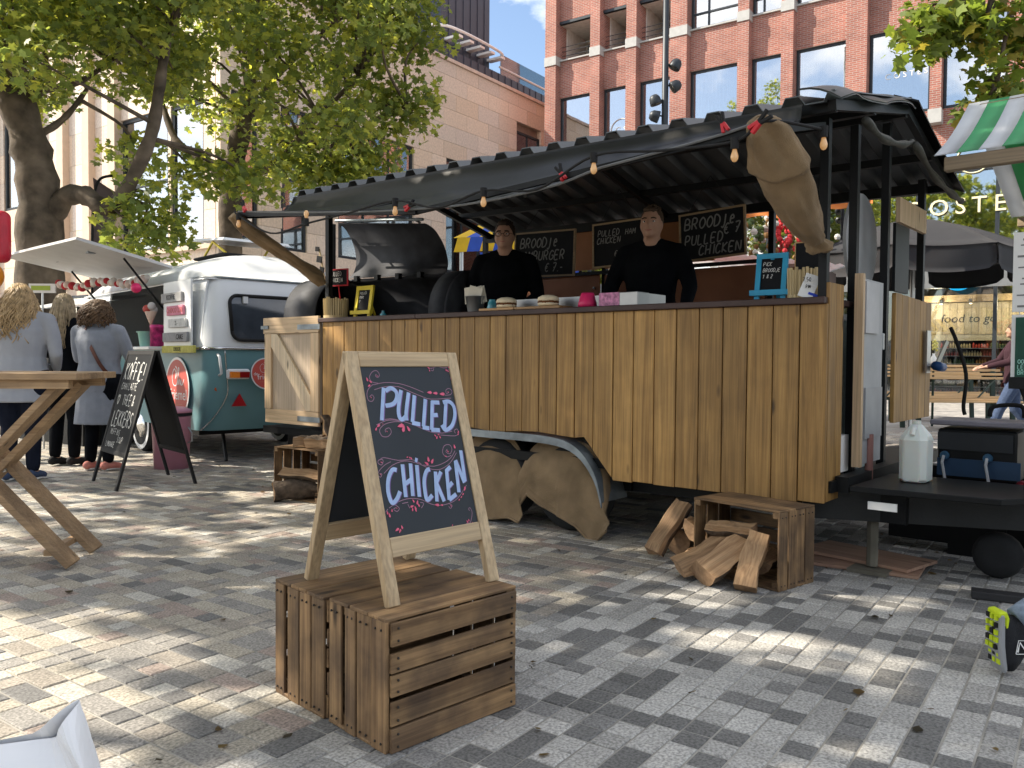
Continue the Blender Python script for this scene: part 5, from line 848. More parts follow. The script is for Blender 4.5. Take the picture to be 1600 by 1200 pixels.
def slabs(w, t): return [(-w/2,-t/2,0),(-w/6,-t*.55,0),(w/2,-t/2,0),(w*.55,0,1),(w/2,t/2,1),(0,t*.62,1),(-w/2,t/2,1)]
def rnd(r): return [(r*math.cos(k*.628)*(1+.08*math.sin(k*2)), r*math.sin(k*.628), 1) for k in range(10)]
def lw(o, a, x, y, z): p = ofs(o, a, x, y); return (p[0], p[1], z)
log('pale split plank of firewood leaning at the far left of the pile', (.80, 4.62, .045), (1.00, 4.74, .30), slabs(.115, .055), R(180), 1)
log('bark covered log behind the leaning plank of firewood', (.97, 4.72, .08), (1.13, 4.90, .09), rnd(.075), 0, 2)
log('squat log end standing against the left of the firewood crate', (1.0, 4.52, .175), (1.14, 4.70, .16), wedge(.085, 170), R(-60), 3)
log('small triangular log on the ground left of the firewood crate', (.955, 4.45, .052), (1.09, 4.62, .06), wedge(.085, 95), R(-90), 4)
log('short orange log lying across the top of the pile in the crate', lw(LO, LA, .06, .03, .245), lw(LO, LA, .335, .05, .262), slabs(.06, .058), R(200), 5)
log('dark ridged log sloping out of the crate at the left', lw(LO, LA, .05, -.19, .055), lw(LO, LA, .20, .10, .20), wedge(.09, 120), R(-60), 6)
log('broad split log sloping out of the middle of the crate', lw(LO, LA, .20, -.20, .065), lw(LO, LA, .27, .12, .21), wedge(.135, 110), R(-95), 7)
log('upright split log leaning out at the right of the crate', lw(LO, LA, .405, -.13, .02), lw(LO, LA, .365, .05, .255), slabs(.10, .07), R(195), 8)
log('log at the back inside the crate by the trailer corner', lw(LO, LA, .33, .06, .09), lw(LO, LA, .30, .27, .10), wedge(.09, 140), R(-90), 9)
log('bark log on top of the crate behind the sandwich board', lw(LO2, LA2, .16, .07, .455), lw(LO2, LA2, .36, .20, .46), slabs(.09, .07), 0, 10)
log('second bark log on the crate top beside the sandwich board', lw(LO2, LA2, .31, .08, .46), lw(LO2, LA2, .52, .16, .46), slabs(.095, .075), .2, 11)
log('thin split log standing up on the crate behind the sandwich board', lw(LO2, LA2, .44, .20, .49), lw(LO2, LA2, .36, .22, .66), slabs(.075, .03), .4, 12)
log('smooth split log lying upper in the rear firewood crate', lw(LO2, LA2, .13, -.02, .215), lw(LO2, LA2, .46, .12, .19), wedge(.09, 110), R(-90), 13)
log('thin log in the middle of the rear firewood crate', lw(LO2, LA2, .18, .0, .125), lw(LO2, LA2, .46, .10, .10), rnd(.035), 0, 14)
log('round knotty log spilling from the foot of the rear crate', lw(LO2, LA2, .17, -.14, .085), lw(LO2, LA2, .34, .12, .09), rnd(.08), 0, 15)
# ---------------------------------------------------------------- main sandwich board
M_ash = wood('pale_oak_frame', (.40, .285, .16), (.54, .41, .25), 'z', .8, .55, True, .08); M_ashx = wood('pale_oak_rail', (.40, .285, .16), (.54, .41, .25), 'x', .8, .55, True, .08)
M_slate = mat('slate_board', (.022, .028, .036), .5, var=.12, scale=3); M_ltblue = mat('pale_blue_chalk', (.34, .45, .68), .85, var=.12, scale=30); M_pinkc = mat('pink_chalk', (.68, .13, .22), .85, var=.15, scale=40); M_lilac = mat('lilac_line', (.30, .17, .24), .85)
SA = R(45.5); sg = thing('sandwich_board', 'oak framed sandwich board reading pulled chicken standing on two crates', 'sandwich board', (-.3625, 2.7277, .389), SA)
PH = .787; ST = .235; lean = math.atan2(ST-.012, .75)
def pan(side):
    """panel plane: s across, t up the panel, n outwards"""
    def f(s_, t_, n_=0.0): return (s_, side*(-(ST) + t_*math.sin(lean)) - side*n_*math.cos(lean), t_*math.cos(lean) + n_*math.sin(lean))
    return f
def slab(f, s0, s1, t0, t1, n0, n1, name, m_, parent, bev=.002):
    vs = [f(s_, t_, n_) for n_ in (n0, n1) for s_, t_ in ((s0,t0),(s1,t0),(s1,t1),(s0,t1))]; return MB().add(vs, [(3,2,1,0),(4,5,6,7),(0,1,5,4),(1,2,6,5),(2,3,7,6),(3,0,4,7)]).build(name, m_, parent, bevel=bev)
for side, nm in ((1, 'front_panel'), (-1, 'rear_panel')):
    f = pan(side); W2 = .2275
    pnl = slab(f, -W2+.04, W2-.04, .195, PH-.045, -.014, -.006, nm, M_slate, sg, 0)
    for s_ in (-1, 1): slab(f, min(s_*W2, s_*(W2-.043)), max(s_*W2, s_*(W2-.043)), 0, PH, -.026, .0, 'stile', M_ash, sg)
    slab(f, -W2+.0435, W2-.0435, PH-.05, PH, -.026, -.0004, 'rail', M_ashx, sg); slab(f, -W2+.0435, W2-.0435, .14, .20, -.026, -.0004, 'rail', M_ashx, sg)
ch = MB(); ch.tube(smoothpath([(.1,-.17,.17),(.1,-.06,.145),(.1,.06,.145),(.1,.17,.17)], 4), .003, 5); ch.build('chain', M_steel, sg)
SIGN_BLUE = [[(-0.106,0.668),(-0.135,0.563)],[(-0.101,0.657),(-0.078,0.666),(-0.060,0.653),(-0.062,0.632),(-0.080,0.614),(-0.111,0.609)],[(-0.039,0.659),(-0.062,0.598),(-0.064,0.569),(-0.054,0.562),(-0.039,0.571)],[(-0.010,0.650),(-0.034,0.584),(-0.038,0.558)],[(0.012,0.640),(-0.016,0.551)],[(-0.018,0.549),(0.014,0.542)],[(0.055,0.626),(0.026,0.534)],[(0.022,0.532),(0.049,0.527)],[(0.083,0.618),(0.058,0.521)],[(0.079,0.614),(0.112,0.612)],[(0.073,0.570),(0.095,0.570)],[(0.056,0.522),(0.092,0.518)],[(0.142,0.615),(0.113,0.520)],[(0.128,0.612),(0.156,0.614),(0.173,0.595),(0.169,0.562),(0.148,0.530),(0.117,0.517),(0.105,0.535)],[(-0.112,0.402),(-0.128,0.404),(-0.148,0.379),(-0.158,0.339),(-0.151,0.304),(-0.131,0.312),(-0.113,0.335)],[(-0.086,0.418),(-0.095,0.315)],[(-0.054,0.418),(-0.067,0.315)],[(-0.090,0.355),(-0.058,0.369)],[(-0.030,0.411),(-0.042,0.310)],[(-0.033,0.429),(-0.024,0.425)],[(0.020,0.393),(0.005,0.388),(-0.011,0.360),(-0.016,0.317),(-0.012,0.296),(0.011,0.309)],[(0.041,0.383),(0.025,0.287)],[(0.064,0.381),(0.037,0.347)],[(0.037,0.347),(0.055,0.284)],[(0.089,0.385),(0.077,0.286)],[(0.086,0.380),(0.108,0.393)],[(0.080,0.325),(0.104,0.341)],[(0.077,0.286),(0.111,0.301)],[(0.134,0.410),(0.124,0.306)],[(0.135,0.413),(0.156,0.335)],[(0.166,0.444),(0.160,0.339)]]
SIGN_LINE = [[(-0.143,0.678),(-0.097,0.685),(-0.044,0.681),(0.001,0.669),(0.053,0.649)],[(-0.143,0.662),(-0.100,0.671),(-0.046,0.670),(-0.003,0.653),(0.041,0.636),(0.080,0.625),(0.169,0.626)],[(-0.123,0.683),(-0.147,0.688),(-0.153,0.704),(-0.138,0.721),(-0.121,0.724),(-0.113,0.711),(-0.121,0.702),(-0.129,0.707),(-0.125,0.713)],[(-0.143,0.680),(-0.164,0.666),(-0.174,0.648),(-0.172,0.629),(-0.159,0.625),(-0.149,0.636),(-0.155,0.646),(-0.165,0.640)],[(0.142,0.637),(0.168,0.638),(0.179,0.649),(0.169,0.660),(0.153,0.655),(0.152,0.643),(0.163,0.646)],[(-0.143,0.562),(-0.099,0.566),(-0.048,0.554),(-0.001,0.537),(0.054,0.514),(0.102,0.508),(0.146,0.512)],[(-0.158,0.549),(-0.119,0.561),(-0.085,0.561),(-0.056,0.553)],[(-0.056,0.553),(-0.086,0.556),(-0.125,0.550),(-0.149,0.533),(-0.144,0.513),(-0.122,0.510),(-0.106,0.523),(-0.111,0.537),(-0.127,0.533),(-0.128,0.524)],[(0.092,0.502),(0.155,0.495),(0.172,0.505),(0.169,0.518),(0.155,0.513),(0.159,0.504)],[(0.104,0.730),(0.132,0.738),(0.160,0.733),(0.181,0.736)],[(0.179,0.729),(0.192,0.711),(0.185,0.692),(0.182,0.699)],[(0.096,0.731),(0.116,0.733),(0.111,0.723),(0.103,0.726)],[(-0.161,0.396),(-0.123,0.419),(-0.076,0.428),(-0.039,0.421),(-0.010,0.410),(0.026,0.393),(0.066,0.389),(0.111,0.406),(0.147,0.438)],[(-0.169,0.438),(-0.151,0.445),(-0.098,0.432),(-0.045,0.430),(-0.010,0.413)],[(-0.002,0.409),(0.040,0.401),(0.087,0.409),(0.120,0.424),(0.142,0.445)],[(-0.158,0.428),(-0.166,0.423),(-0.176,0.430),(-0.172,0.439),(-0.157,0.439),(-0.158,0.430),(-0.165,0.431)],[(-0.128,0.430),(-0.152,0.422),(-0.177,0.406),(-0.184,0.393),(-0.176,0.386),(-0.169,0.395),(-0.177,0.397)],[(0.122,0.431),(0.100,0.427),(0.087,0.443),(0.100,0.465),(0.124,0.466),(0.130,0.450),(0.117,0.436),(0.102,0.444),(0.110,0.453)],[(-0.164,0.289),(-0.125,0.304),(-0.079,0.309),(-0.035,0.300),(0.000,0.282),(0.038,0.273),(0.088,0.277),(0.126,0.294),(0.164,0.326)],[(-0.142,0.298),(-0.126,0.284),(-0.137,0.275),(-0.148,0.284),(-0.138,0.287)],[(-0.112,0.297),(-0.089,0.298)],[(-0.091,0.292),(-0.086,0.279)],[(-0.041,0.274),(-0.028,0.287),(-0.041,0.292)],[(0.071,0.276),(0.086,0.267),(0.077,0.258),(0.071,0.266)],[(0.077,0.189),(0.099,0.186),(0.133,0.201),(0.150,0.202),(0.166,0.232),(0.161,0.250),(0.153,0.246),(0.158,0.241)],[(0.078,0.199),(0.085,0.197),(0.080,0.191)],[(-0.179,0.278),(-0.169,0.287)]]
SIGN_PETAL = [[(-0.166,0.703),(-0.163,0.689)],[(-0.158,0.693),(-0.149,0.684)],[(-0.167,0.672),(-0.156,0.678)],[(0.066,0.648),(0.088,0.647)],[(0.091,0.645),(0.112,0.644)],[(0.119,0.641),(0.143,0.641)],[(-0.080,0.539),(-0.053,0.544)],[(-0.052,0.543),(-0.062,0.520)],[(-0.042,0.540),(-0.033,0.521)],[(-0.159,0.542),(-0.166,0.531)],[(-0.159,0.542),(-0.145,0.550)],[(-0.137,0.551),(-0.132,0.551)],[(0.088,0.736),(0.097,0.730)],[(0.094,0.728),(0.096,0.720)],[(0.169,0.730),(0.169,0.720)],[(0.174,0.726),(0.178,0.717)],[(0.180,0.731),(0.186,0.738)],[(0.064,0.505),(0.071,0.498)],[(0.076,0.500),(0.071,0.489)],[(0.085,0.500),(0.089,0.490)],[(0.078,0.504),(0.087,0.503)],[(0.186,0.699),(0.184,0.691)],[(-0.125,0.710),(-0.123,0.704)],[(-0.163,0.640),(-0.160,0.635)],[(0.156,0.649),(0.162,0.646)],[(-0.125,0.529),(-0.122,0.524)],[(0.167,0.502),(0.174,0.511)],[(0.165,0.496),(0.171,0.502)],[(0.021,0.435),(0.021,0.416)],[(0.003,0.418),(0.018,0.407)],[(0.042,0.426),(0.030,0.410)],[(0.141,0.467),(0.143,0.451)],[(-0.050,0.439),(-0.045,0.430)],[(-0.066,0.439),(-0.058,0.439)],[(-0.055,0.440),(-0.051,0.433)],[(0.107,0.449),(0.111,0.441)],[(-0.168,0.433),(-0.161,0.429)],[(-0.178,0.397),(-0.174,0.392)],[(-0.071,0.305),(-0.066,0.294)],[(-0.051,0.301),(-0.057,0.286)],[(-0.053,0.290),(-0.048,0.278)],[(-0.070,0.285),(-0.085,0.282)],[(-0.067,0.284),(-0.064,0.269)],[(-0.076,0.280),(-0.079,0.268)],[(-0.068,0.273),(-0.063,0.265)],[(-0.173,0.281),(-0.175,0.270)],[(-0.169,0.275),(-0.167,0.260)],[(-0.155,0.286),(-0.157,0.275)],[(-0.157,0.217),(-0.141,0.224)],[(-0.144,0.209),(-0.135,0.221)],[(-0.131,0.232),(-0.128,0.219)],[(0.116,0.278),(0.122,0.284)],[(0.127,0.286),(0.134,0.292)],[(0.136,0.294),(0.144,0.301)],[(0.148,0.307),(0.156,0.322)],[(0.078,0.269),(0.081,0.263)],[(0.134,0.212),(0.139,0.202)],[(0.157,0.203),(0.159,0.193)],[(0.144,0.215),(0.144,0.206)],[(0.068,0.201),(0.073,0.206)],[(0.066,0.199),(0.066,0.188)],[(0.067,0.186),(0.076,0.180)],[(-0.138,0.288),(-0.136,0.283)],[(0.013,0.278),(0.032,0.274)],[(0.036,0.274),(0.048,0.272)],[(0.092,0.431),(0.100,0.428)]]
f = pan(1); fp = [o for o in sg.children if o.name.startswith('front_panel')][0]
m_ = MB(); ribbons(m_, SIGN_LINE, .0022, lambda s_, t_: f(s_, t_, -.0052)); tag(m_.build('scrollwork', M_lilac, fp), kind='stuff')
m_ = MB(); ribbons(m_, [[(x+.0028, y-.001) for x, y in l] for l in SIGN_BLUE], .0152, lambda s_, t_: f(s_, t_, -.0050), sm=4); m_.build('letter_outline', mat('violet_chalk', (.17, .10, .26), .85), fp)['kind'] = 'stuff'
for k, l in enumerate(SIGN_BLUE):
    m_ = MB(); ribbons(m_, [l], .0138, lambda s_, t_: f(s_, t_, -.0046+.00003*k), sm=4); m_.build('letter_stroke', M_ltblue, fp)
m_ = MB()
for l in SIGN_PETAL:
    (x0, y0), (x1, y1) = l; d = Vector((x1-x0, y1-y0)); q = Vector((-d.y, d.x)).normalized()*d.length*.24; pts = [(x0, y0), (x0+d.x*.35+q.x*.7, y0+d.y*.35+q.y*.7), (x0+d.x*.75+q.x, y0+d.y*.75+q.y), (x1, y1), (x0+d.x*.75-q.x, y0+d.y*.75-q.y), (x0+d.x*.35-q.x*.7, y0+d.y*.35-q.y*.7)]
    m_.add([f(a_, b_, -.0034) for a_, b_ in pts], [tuple(range(6))])
tag(m_.build('petals', M_pinkc, fp), kind='stuff')

# ================================================================ people
M_skin = mat('skin', (.46, .27, .19), .55, var=.06, scale=20); M_skin2 = mat('pale_skin', (.62, .42, .33), .55, var=.05, scale=20)
M_blk = mat('black_jersey', (.006, .007, .009), .95, var=.3, bump=.3, bscale=60, spec=.05); M_navy = mat('navy_trousers', (.012, .015, .026), .95, var=.3, bump=.3, bscale=60, spec=.05); M_greyb = mat('grey_blue_knit', (.235, .255, .30), .95, var=.08, scale=14, bump=.35, bscale=220, sheen=.2); M_greyl = mat('light_grey_jersey', (.30, .315, .355), .92, var=.06, scale=9, bump=.2, bscale=120)
M_jean = mat('blue_denim', (.05, .075, .14), .9, var=.2, scale=40, bump=.2, bscale=200); M_maroon = mat('maroon_knit', (.035, .013, .02), .9)
M_sole = mat('white_sole', (.65, .64, .6), .6); M_hairb = mat('brown_hair', (.055, .032, .018), .55, var=.4, scale=30); M_hairl = mat('blond_hair', (.36, .25, .13), .5, var=.35, scale=25); M_hairs = mat('ash_blond_hair', (.30, .23, .14), .45, var=.35, scale=25); M_hairc = mat('curly_brown_hair', (.10, .058, .03), .55, var=.4, scale=30); M_hairm = mat('short_dark_hair', (.035, .022, .014), .7, var=.3, scale=40)
def limb(mb, pts, rad, n=10):
    P = smoothpath(pts, 4); k = len(P); mb.tube(P, [float(np.interp(i/(k-1), [q/(len(rad)-1) for q in range(len(rad))], rad)) for i in range(k)], n)
    for p, r in ((pts[0], rad[0]), (pts[-1], rad[-1])): mb.ball(p, r, 10, 6)
def torso(mb, rings, n=16):
    vs = []; k = len(rings)
    for (cx, cy, z, rx, ry) in rings: vs += [(cx+rx*math.cos(2*math.pi*j/n), cy+ry*math.sin(2*math.pi*j/n), z) for j in range(n)]
    mb.add(vs, [(i*n+j, i*n+(j+1)%n, (i+1)*n+(j+1)%n, (i+1)*n+j) for i in range(k-1) for j in range(n)]+[tuple(range(n-1,-1,-1)), tuple((k-1)*n+j for j in range(n))])
def hand(mb, wrist, d, side, curl=.5):
    """palm, four unequal bent fingers and a thumb leaving the side of the palm"""
    d = Vector(d).normalized(); up = Vector((0,0,1)); sx = d.cross(up); sx = sx.normalized() if sx.length > .1 else Vector((side,0,0)); nn = sx.cross(d); w = Vector(wrist)
    mb.tube([w, w+d*.03, w+d*.085], [.026, .036, .036], 10, flat=.5)
    for k, (o, L) in enumerate(((-.027,.068),(-.009,.078),(.009,.072),(.027,.056))):
        a = w+d*.085+sx*o; b = a+d*L*.5*math.cos(curl*.5)-nn*L*.5*math.sin(curl*.5); c = b+d*L*.5*math.cos(curl*1.3)-nn*L*.5*math.sin(curl*1.3); mb.tube([a-d*.01, a, b, c], [.009,.009,.0085,.007], 7)
    a = w+d*.03+sx*side*-.03; mb.tube([a, a+d*.03+sx*side*-.025, a+d*.06+sx*side*-.03-nn*.012], [.012,.011,.008], 7)
def person(label, loc, rz, h, arms, legs, top, bottom, shoes, hair, hem=.92, wide=1.0, skin=None, bot_to=.10, sole=None, extra=None, head_tilt=0.0, voxel=.011, sleeve=True, head_fwd=0.0):
    """arms/legs: per side (elbow, hand) and (knee, ankle, toe) in metres for a 1.75 m figure; facing local +y"""
    s = h/1.75; t = thing('person', label, 'person', loc, rz); S = Matrix.Scale(s, 4); skin = skin or M_skin; hy = head_fwd
    def fin(o): 
        for c in (o,): c.data.transform(S)
        return o
    hipz = .90; sh = {-1: Vector((-.185*wide, -.01, 1.42)), 1: Vector((.185*wide, -.01, 1.42))}; hp = {-1: Vector((-.09*wide, 0, hipz)), 1: Vector((.09*wide, 0, hipz))}
    b = MB(); W = wide
    rings = [(0,.0,.80,.15*W,.105*W),(0,.0,.90,.165*W,.12*W),(0,.0,1.0,.15*W,.11*W),(0,.005,1.1,.135*W,.10*W),(0,.01,1.22,.15*W,.11*W),(0,.005,1.33,.165*W,.11*W),(0,-.005,1.42,.15*W,.085*W),(0,-.01,1.47,.09*W,.06)]
    torso(b, rings); b.tube([(0,-.012,1.42),(0,-.008+hy*.5,1.49),(0,.005+hy,1.56)], [.075,.062,.060], 12)
    for q in (-1, 1): limb(b, [(q*.02,-.02,1.50), (q*.08,-.02,1.465), (q*.17*W,-.012,1.43)], [.05,.052,.05])
    hc = Vector((0, .018+hy, 1.632)); b.ball(hc, (.079,.098,.118), 16, 12); b.ball(hc+Vector((0,.025,-.055)), (.055,.065,.058), 14, 8); b.ball(hc+Vector((0,.082,-.082)), (.026,.02,.02), 8, 6)
    b.tube([hc+Vector((0,.088,.015)), hc+Vector((0,.108,-.02)), hc+Vector((0,.100,-.032))], [.010,.015,.012], 8); b.ball(hc+Vector((0,.085,-.055)), (.024,.014,.008), 8, 6); b.ball(hc+Vector((0,.072,.028)), (.05,.022,.010), 10, 6)
    for q in (-1, 1): b.ball(hc+Vector((q*.076,-.002,-.012)), (.010,.020,.032), 8, 6); b.ball(hc+Vector((q*.04,.062,-.03)), (.022,.022,.02), 8, 6)
    for q in (-1, 1):
        el, ha = [Vector(v) for v in arms[q]]; limb(b, [sh[q], sh[q].lerp(el, .5), el], [.055,.05,.042]); limb(b, [el, el.lerp(ha, .35), ha], [.042,.040,.026]); hand(b, ha, ha-el, q)
        kn, an, to = [Vector(v) for v in legs[q]]; limb(b, [hp[q], hp[q].lerp(kn, .5), kn], [.092*W,.08*W,.056]); limb(b, [kn, kn.lerp(an, .35), an], [.055,.056,.036]); limb(b, [an, an.lerp(to, .55)-Vector((0,0,.01)), to], [.036,.038,.03])
    body = fin(remesh('body', b, skin, t, voxel, 3))
    tp = MB(); r2 = [(0,.0,hem,.19*W,.145*W)]+[(cx, cy, z, rx+.022, ry+.022) for cx, cy, z, rx, ry in rings if z > hem+.03]; torso(tp, r2)
    for q in (-1, 1): limb(tp, [(q*.03,-.02,1.485), (q*.09*W,-.018,1.455), (q*.17*W,-.012,1.425)], [.058,.064,.066])
    if sleeve:
        for q in (-1, 1):
            el, ha = [Vector(v) for v in arms[q]]; e2 = el.lerp(ha, .86); limb(tp, [sh[q]+Vector((-q*.02,0,0)), sh[q].lerp(el, .5), el], [.075,.066,.056]); limb(tp, [el, el.lerp(e2, .4), e2], [.056,.052,.040])
    top_o = fin(remesh('top', tp, top, t, .012, 4))
    bt = MB(); torso(bt, [(0,0,.79,.165*W,.12*W),(0,0,.90,.178*W,.132*W),(0,0,1.0,.16*W,.12*W)])
    for q in (-1, 1):
        kn, an, to = [Vector(v) for v in legs[q]]; limb(bt, [hp[q], hp[q].lerp(kn, .5), kn], [.104*W,.094*W,.072])
        if bot_to < .4: limb(bt, [kn, kn.lerp(an, .4), kn.lerp(an, 1-bot_to)], [.07,.068,.058])
    fin(remesh('trousers', bt, bottom, t, .013, 3))
    for q in (-1, 1):
        if shoes is None or shoes.get(q) is None: continue
        kn, an, to = [Vector(v) for v in legs[q]]; d = (to-an); d.z = 0; d = d.normalized() if d.length > 1e-3 else Vector((0,1,0)); f = to-an; m_ = MB(); heel = an-d*.045; tv = (to+Vector((0,0,0))-Vector((an.x, an.y, to.z)))
        m_.ball(heel+Vector((0,0,-.03)), (.042,.05,.045), 10, 8); m_.tube([heel+Vector((0,0,-.035)), an+d*.05+Vector((0,0,-.035)), to+d*.0, to+d*.045], [.046,.048,.046,.028], 10, flat=.85); sh_o = fin(remesh('shoe', m_, shoes[q], t, .010, 2))
        if sole: m2 = MB(); zz = to.z-.04; m2.tube([heel+Vector((0,0,-.07)), an+d*.05+Vector((0,0,-.072)), to+d*.02+Vector((0,0,-.03)), to+d*.05+Vector((0,0,-.028))], [.044,.05,.05,.03], 10, flat=.3); fin(m2.build('sole', sole, sh_o, smooth=True))
    if hair: 
        for o in hair(t, hc): fin(o)
    if extra:
        for o in extra(t, hc): fin(o)
    return t
def strands(t, hc, m_, n, length, wave, spread, r, seed, back=.0, lift=.0):
    g = random.Random(seed); mb = MB(); mb.ball(hc+Vector((0,-.012,.02)), (.088,.105,.105), 16, 12)
    for k in range(n):
        a = g.uniform(math.pi*.93, math.pi*2.07); el = g.uniform(.0, 1.1); d = Vector((math.cos(a)*math.cos(el), math.sin(a)*math.cos(el), math.sin(el))); p = hc+Vector((d.x*.088, d.y*.104-.01, d.z*.11+.015)); L = length*g.uniform(.75, 1.05); ph = g.uniform(0, 6.28); P = [p]; out = Vector((d.x, d.y*.7-.25, 0))
        for i in range(1, 11):
            q = i/10; P.append(p+out*spread*math.sin(min(1, q*1.5)*1.5)+Vector((wave*math.sin(ph+q*13), wave*.6*math.cos(ph+q*11)-back*q, -L*q+lift*math.sin(q*3.1))))
        mb.tube(P, [r*(1-.55*(i/10)**2)*(1+.2*math.sin(i*2+ph)) for i in range(11)], 5)
    return [mb.build('hair', m_, t, smooth=True)]
def cap_hair(m_, r=1.0, fringe=.03):
    def f(t, hc):
        mb = MB(); mb.ball(hc+Vector((0,-.024,.030)), (.082*r,.094*r,.100*r), 16, 10); mb.ball(hc+Vector((0,.035,.098)), (.055,.045,fringe), 10, 6)
        g = random.Random(3)
        for k in range(50):
            a = g.uniform(0, 6.28); e = g.uniform(.5, 1.5); d = Vector((math.cos(a)*math.cos(e), math.sin(a)*math.cos(e), math.sin(e))); p = hc+Vector((d.x*.082, d.y*.095-.024, d.z*.10+.030)); mb.tube([p-d*.01, p+d*.010, p+d*.016+Vector((0,.012,0))], [.012,.010,.003], 5)
        o = mb.build('hair', m_, t, smooth=True); return [o]
    return f
def face(t, hc, glasses=False, beard=None):
    out = []; M_eye = mat('eye_white', (.7, .7, .68), .3); M_iris = mat('iris', (.03, .02, .015), .3); M_lip = mat('lips', (.40, .16, .13), .5); 
    for q in (-1, 1):
        o = MB().ball(hc+Vector((q*.032,.084,.008)), (.013,.008,.007), 8, 6).build('eye', M_eye, t, smooth=True); out.append(o); out.append(MB().ball(hc+Vector((q*.032,.0905,.008)), (.0055,.003,.0055), 8, 6).build('iris', M_iris, o)); out.append(MB().tube([hc+Vector((q*.015,.096,.030)), hc+Vector((q*.034,.094,.034)), hc+Vector((q*.052,.082,.028))], .0045, 5).build('eyebrow', M_hairm, t))
    out.append(MB().tube([hc+Vector((-.022,.094,-.053)), hc+Vector((0,.101,-.056)), hc+Vector((.022,.094,-.053))], [.003,.005,.003], 6).build('mouth', M_lip, t))
    if glasses:
        g = MB()
        for q in (-1, 1): g.tube([hc+Vector((q*.034+.024*math.cos(a*.524), .108-.006*abs(math.cos(a*.524)), .004+.019*math.sin(a*.524))) for a in range(13)], .0022, 5); g.tube([hc+Vector((q*.058,.104,.010)), hc+Vector((q*.080,.05,.010)), hc+Vector((q*.082,-.005,.006))], .002, 5)
        g.tube([hc+Vector((-.010,.108,.008)), hc+Vector((.010,.108,.008))], .002, 5); out.append(g.build('glasses', M_blackmat, t))
    return out
STAND = {-1: ((-.095,.01,.48),(-.10,-.02,.085),(-.11,.12,.03)), 1: ((.095,.02,.48),(.10,-.0,.085),(.115,.14,.03))}
BLKSHOE = {-1: M_blackmat, 1: M_blackmat}
FL = .5
person('man with glasses in a black sweater standing inside the trailer', TW(1.30, .80, FL), R(170), 1.73, {-1: ((-.28,.02,1.14),(-.16,.24,1.02)), 1: ((.28,.02,1.14),(.14,.25,1.03))}, STAND, M_blk, M_navy, BLKSHOE, cap_hair(M_hairm, 1.06), extra=lambda t, hc: face(t, hc, True), wide=1.16)
person('taller man in a black sweater leaning with both hands on the counter', TW(2.66, .80, FL), R(158), 1.69, {-1: ((-.29,.05,1.17),(-.29,.27,.985)), 1: ((.29,.05,1.17),(.29,.27,.985))}, STAND, M_blk, M_navy, BLKSHOE, cap_hair(mat('short_brown_hair', (.075, .048, .03), .7, var=.3, scale=40), 1.03, .022), extra=lambda t, hc: face(t, hc), wide=1.14)
FACE = -R(47)
person('woman with long curly blond hair in a light grey top at the caravan', (-4.42, 7.42, 0), R(8), 1.77, {-1: ((-.30,.0,1.14),(-.20,.20,1.0)), 1: ((.31,-.03,1.13),(.24,.17,.98))}, STAND, M_greyl, M_navy, {-1: M_jean, 1: M_jean}, lambda t, hc: strands(t, hc, M_hairl, 420, .42, .022, .085, .0075, 5), hem=.70, wide=1.38, sole=M_sole)
person('woman with straight ash blond hair in a black jacket between the other two', (-4.58, 8.45, 0), R(-8), 1.76, {-1: ((-.26,.06,1.16),(-.14,.26,1.06)), 1: ((.26,.06,1.16),(.14,.28,1.06))}, STAND, M_blk, M_blk, BLKSHOE, lambda t, hc: strands(t, hc, M_hairs, 300, .46, .006, .05, .007, 6), hem=.84, wide=1.0)
def strap(t, hc):
    P = smoothpath([(-.06,.10,1.44),(-.10,.0,1.50),(-.06,-.11,1.44),(.05,-.155,1.25),(.17,-.13,1.04),(.24,-.0,.92)], 5); mb = MB(); n = len(P); vs = [p+Vector((0,-.012,0))+Vector((q*.014, 0, q*.012)) for p in P for q in (-1, 1)]; vs += [v+Vector((0,.006,0)) for v in vs]
    mb.add(vs, [(2*i, 2*i+1, 2*i+3, 2*i+2) for i in range(n-1)]+[(2*n+2*i, 2*n+2*i+2, 2*n+2*i+3, 2*n+2*i+1) for i in range(n-1)]); return [mb.build('bag_strap', mat('brown_leather', (.09, .03, .02), .5), t)]
M_peach = mat('coral_sneaker', (.62, .24, .19), .7)
person('woman in a long grey blue coat with brown curls and a leather bag strap', (-4.06, 8.12, 0), R(-14), 1.68, {-1: ((-.29,.05,1.15),(-.16,.26,1.05)), 1: ((.30,.08,1.16),(.20,.34,1.08))}, STAND, M_greyb, M_blk, {-1: M_peach, 1: M_peach}, lambda t, hc: strands(t, hc, M_hairc, 420, .20, .024, .085, .0085, 7, lift=.03), hem=.48, wide=1.42, sole=M_sole, extra=strap)
# passer-by at the right edge, mid-stride
M_short = mat('dark_shorts', (.03, .032, .04), .9)
wk = person('passer by stepping out of the right edge in black and lime running shoes', (2.26, 3.02, 0), R(-90), 1.70, {-1: ((-.25,.10,1.18),(-.20,.32,1.05)), 1: ((.25,-.16,1.16),(.22,-.05,.93))}, {-1: ((-.09,.22,.52),(-.09,.40,.10),(-.09,.55,.035)), 1: ((.09,-.10,.47),(.075,-.42,.235),(.075,-.44,.13))}, M_greyl, M_short, {-1: M_blackmat}, cap_hair(M_hairb), bot_to=.9, skin=M_skin2, sole=M_sole, voxel=.010)
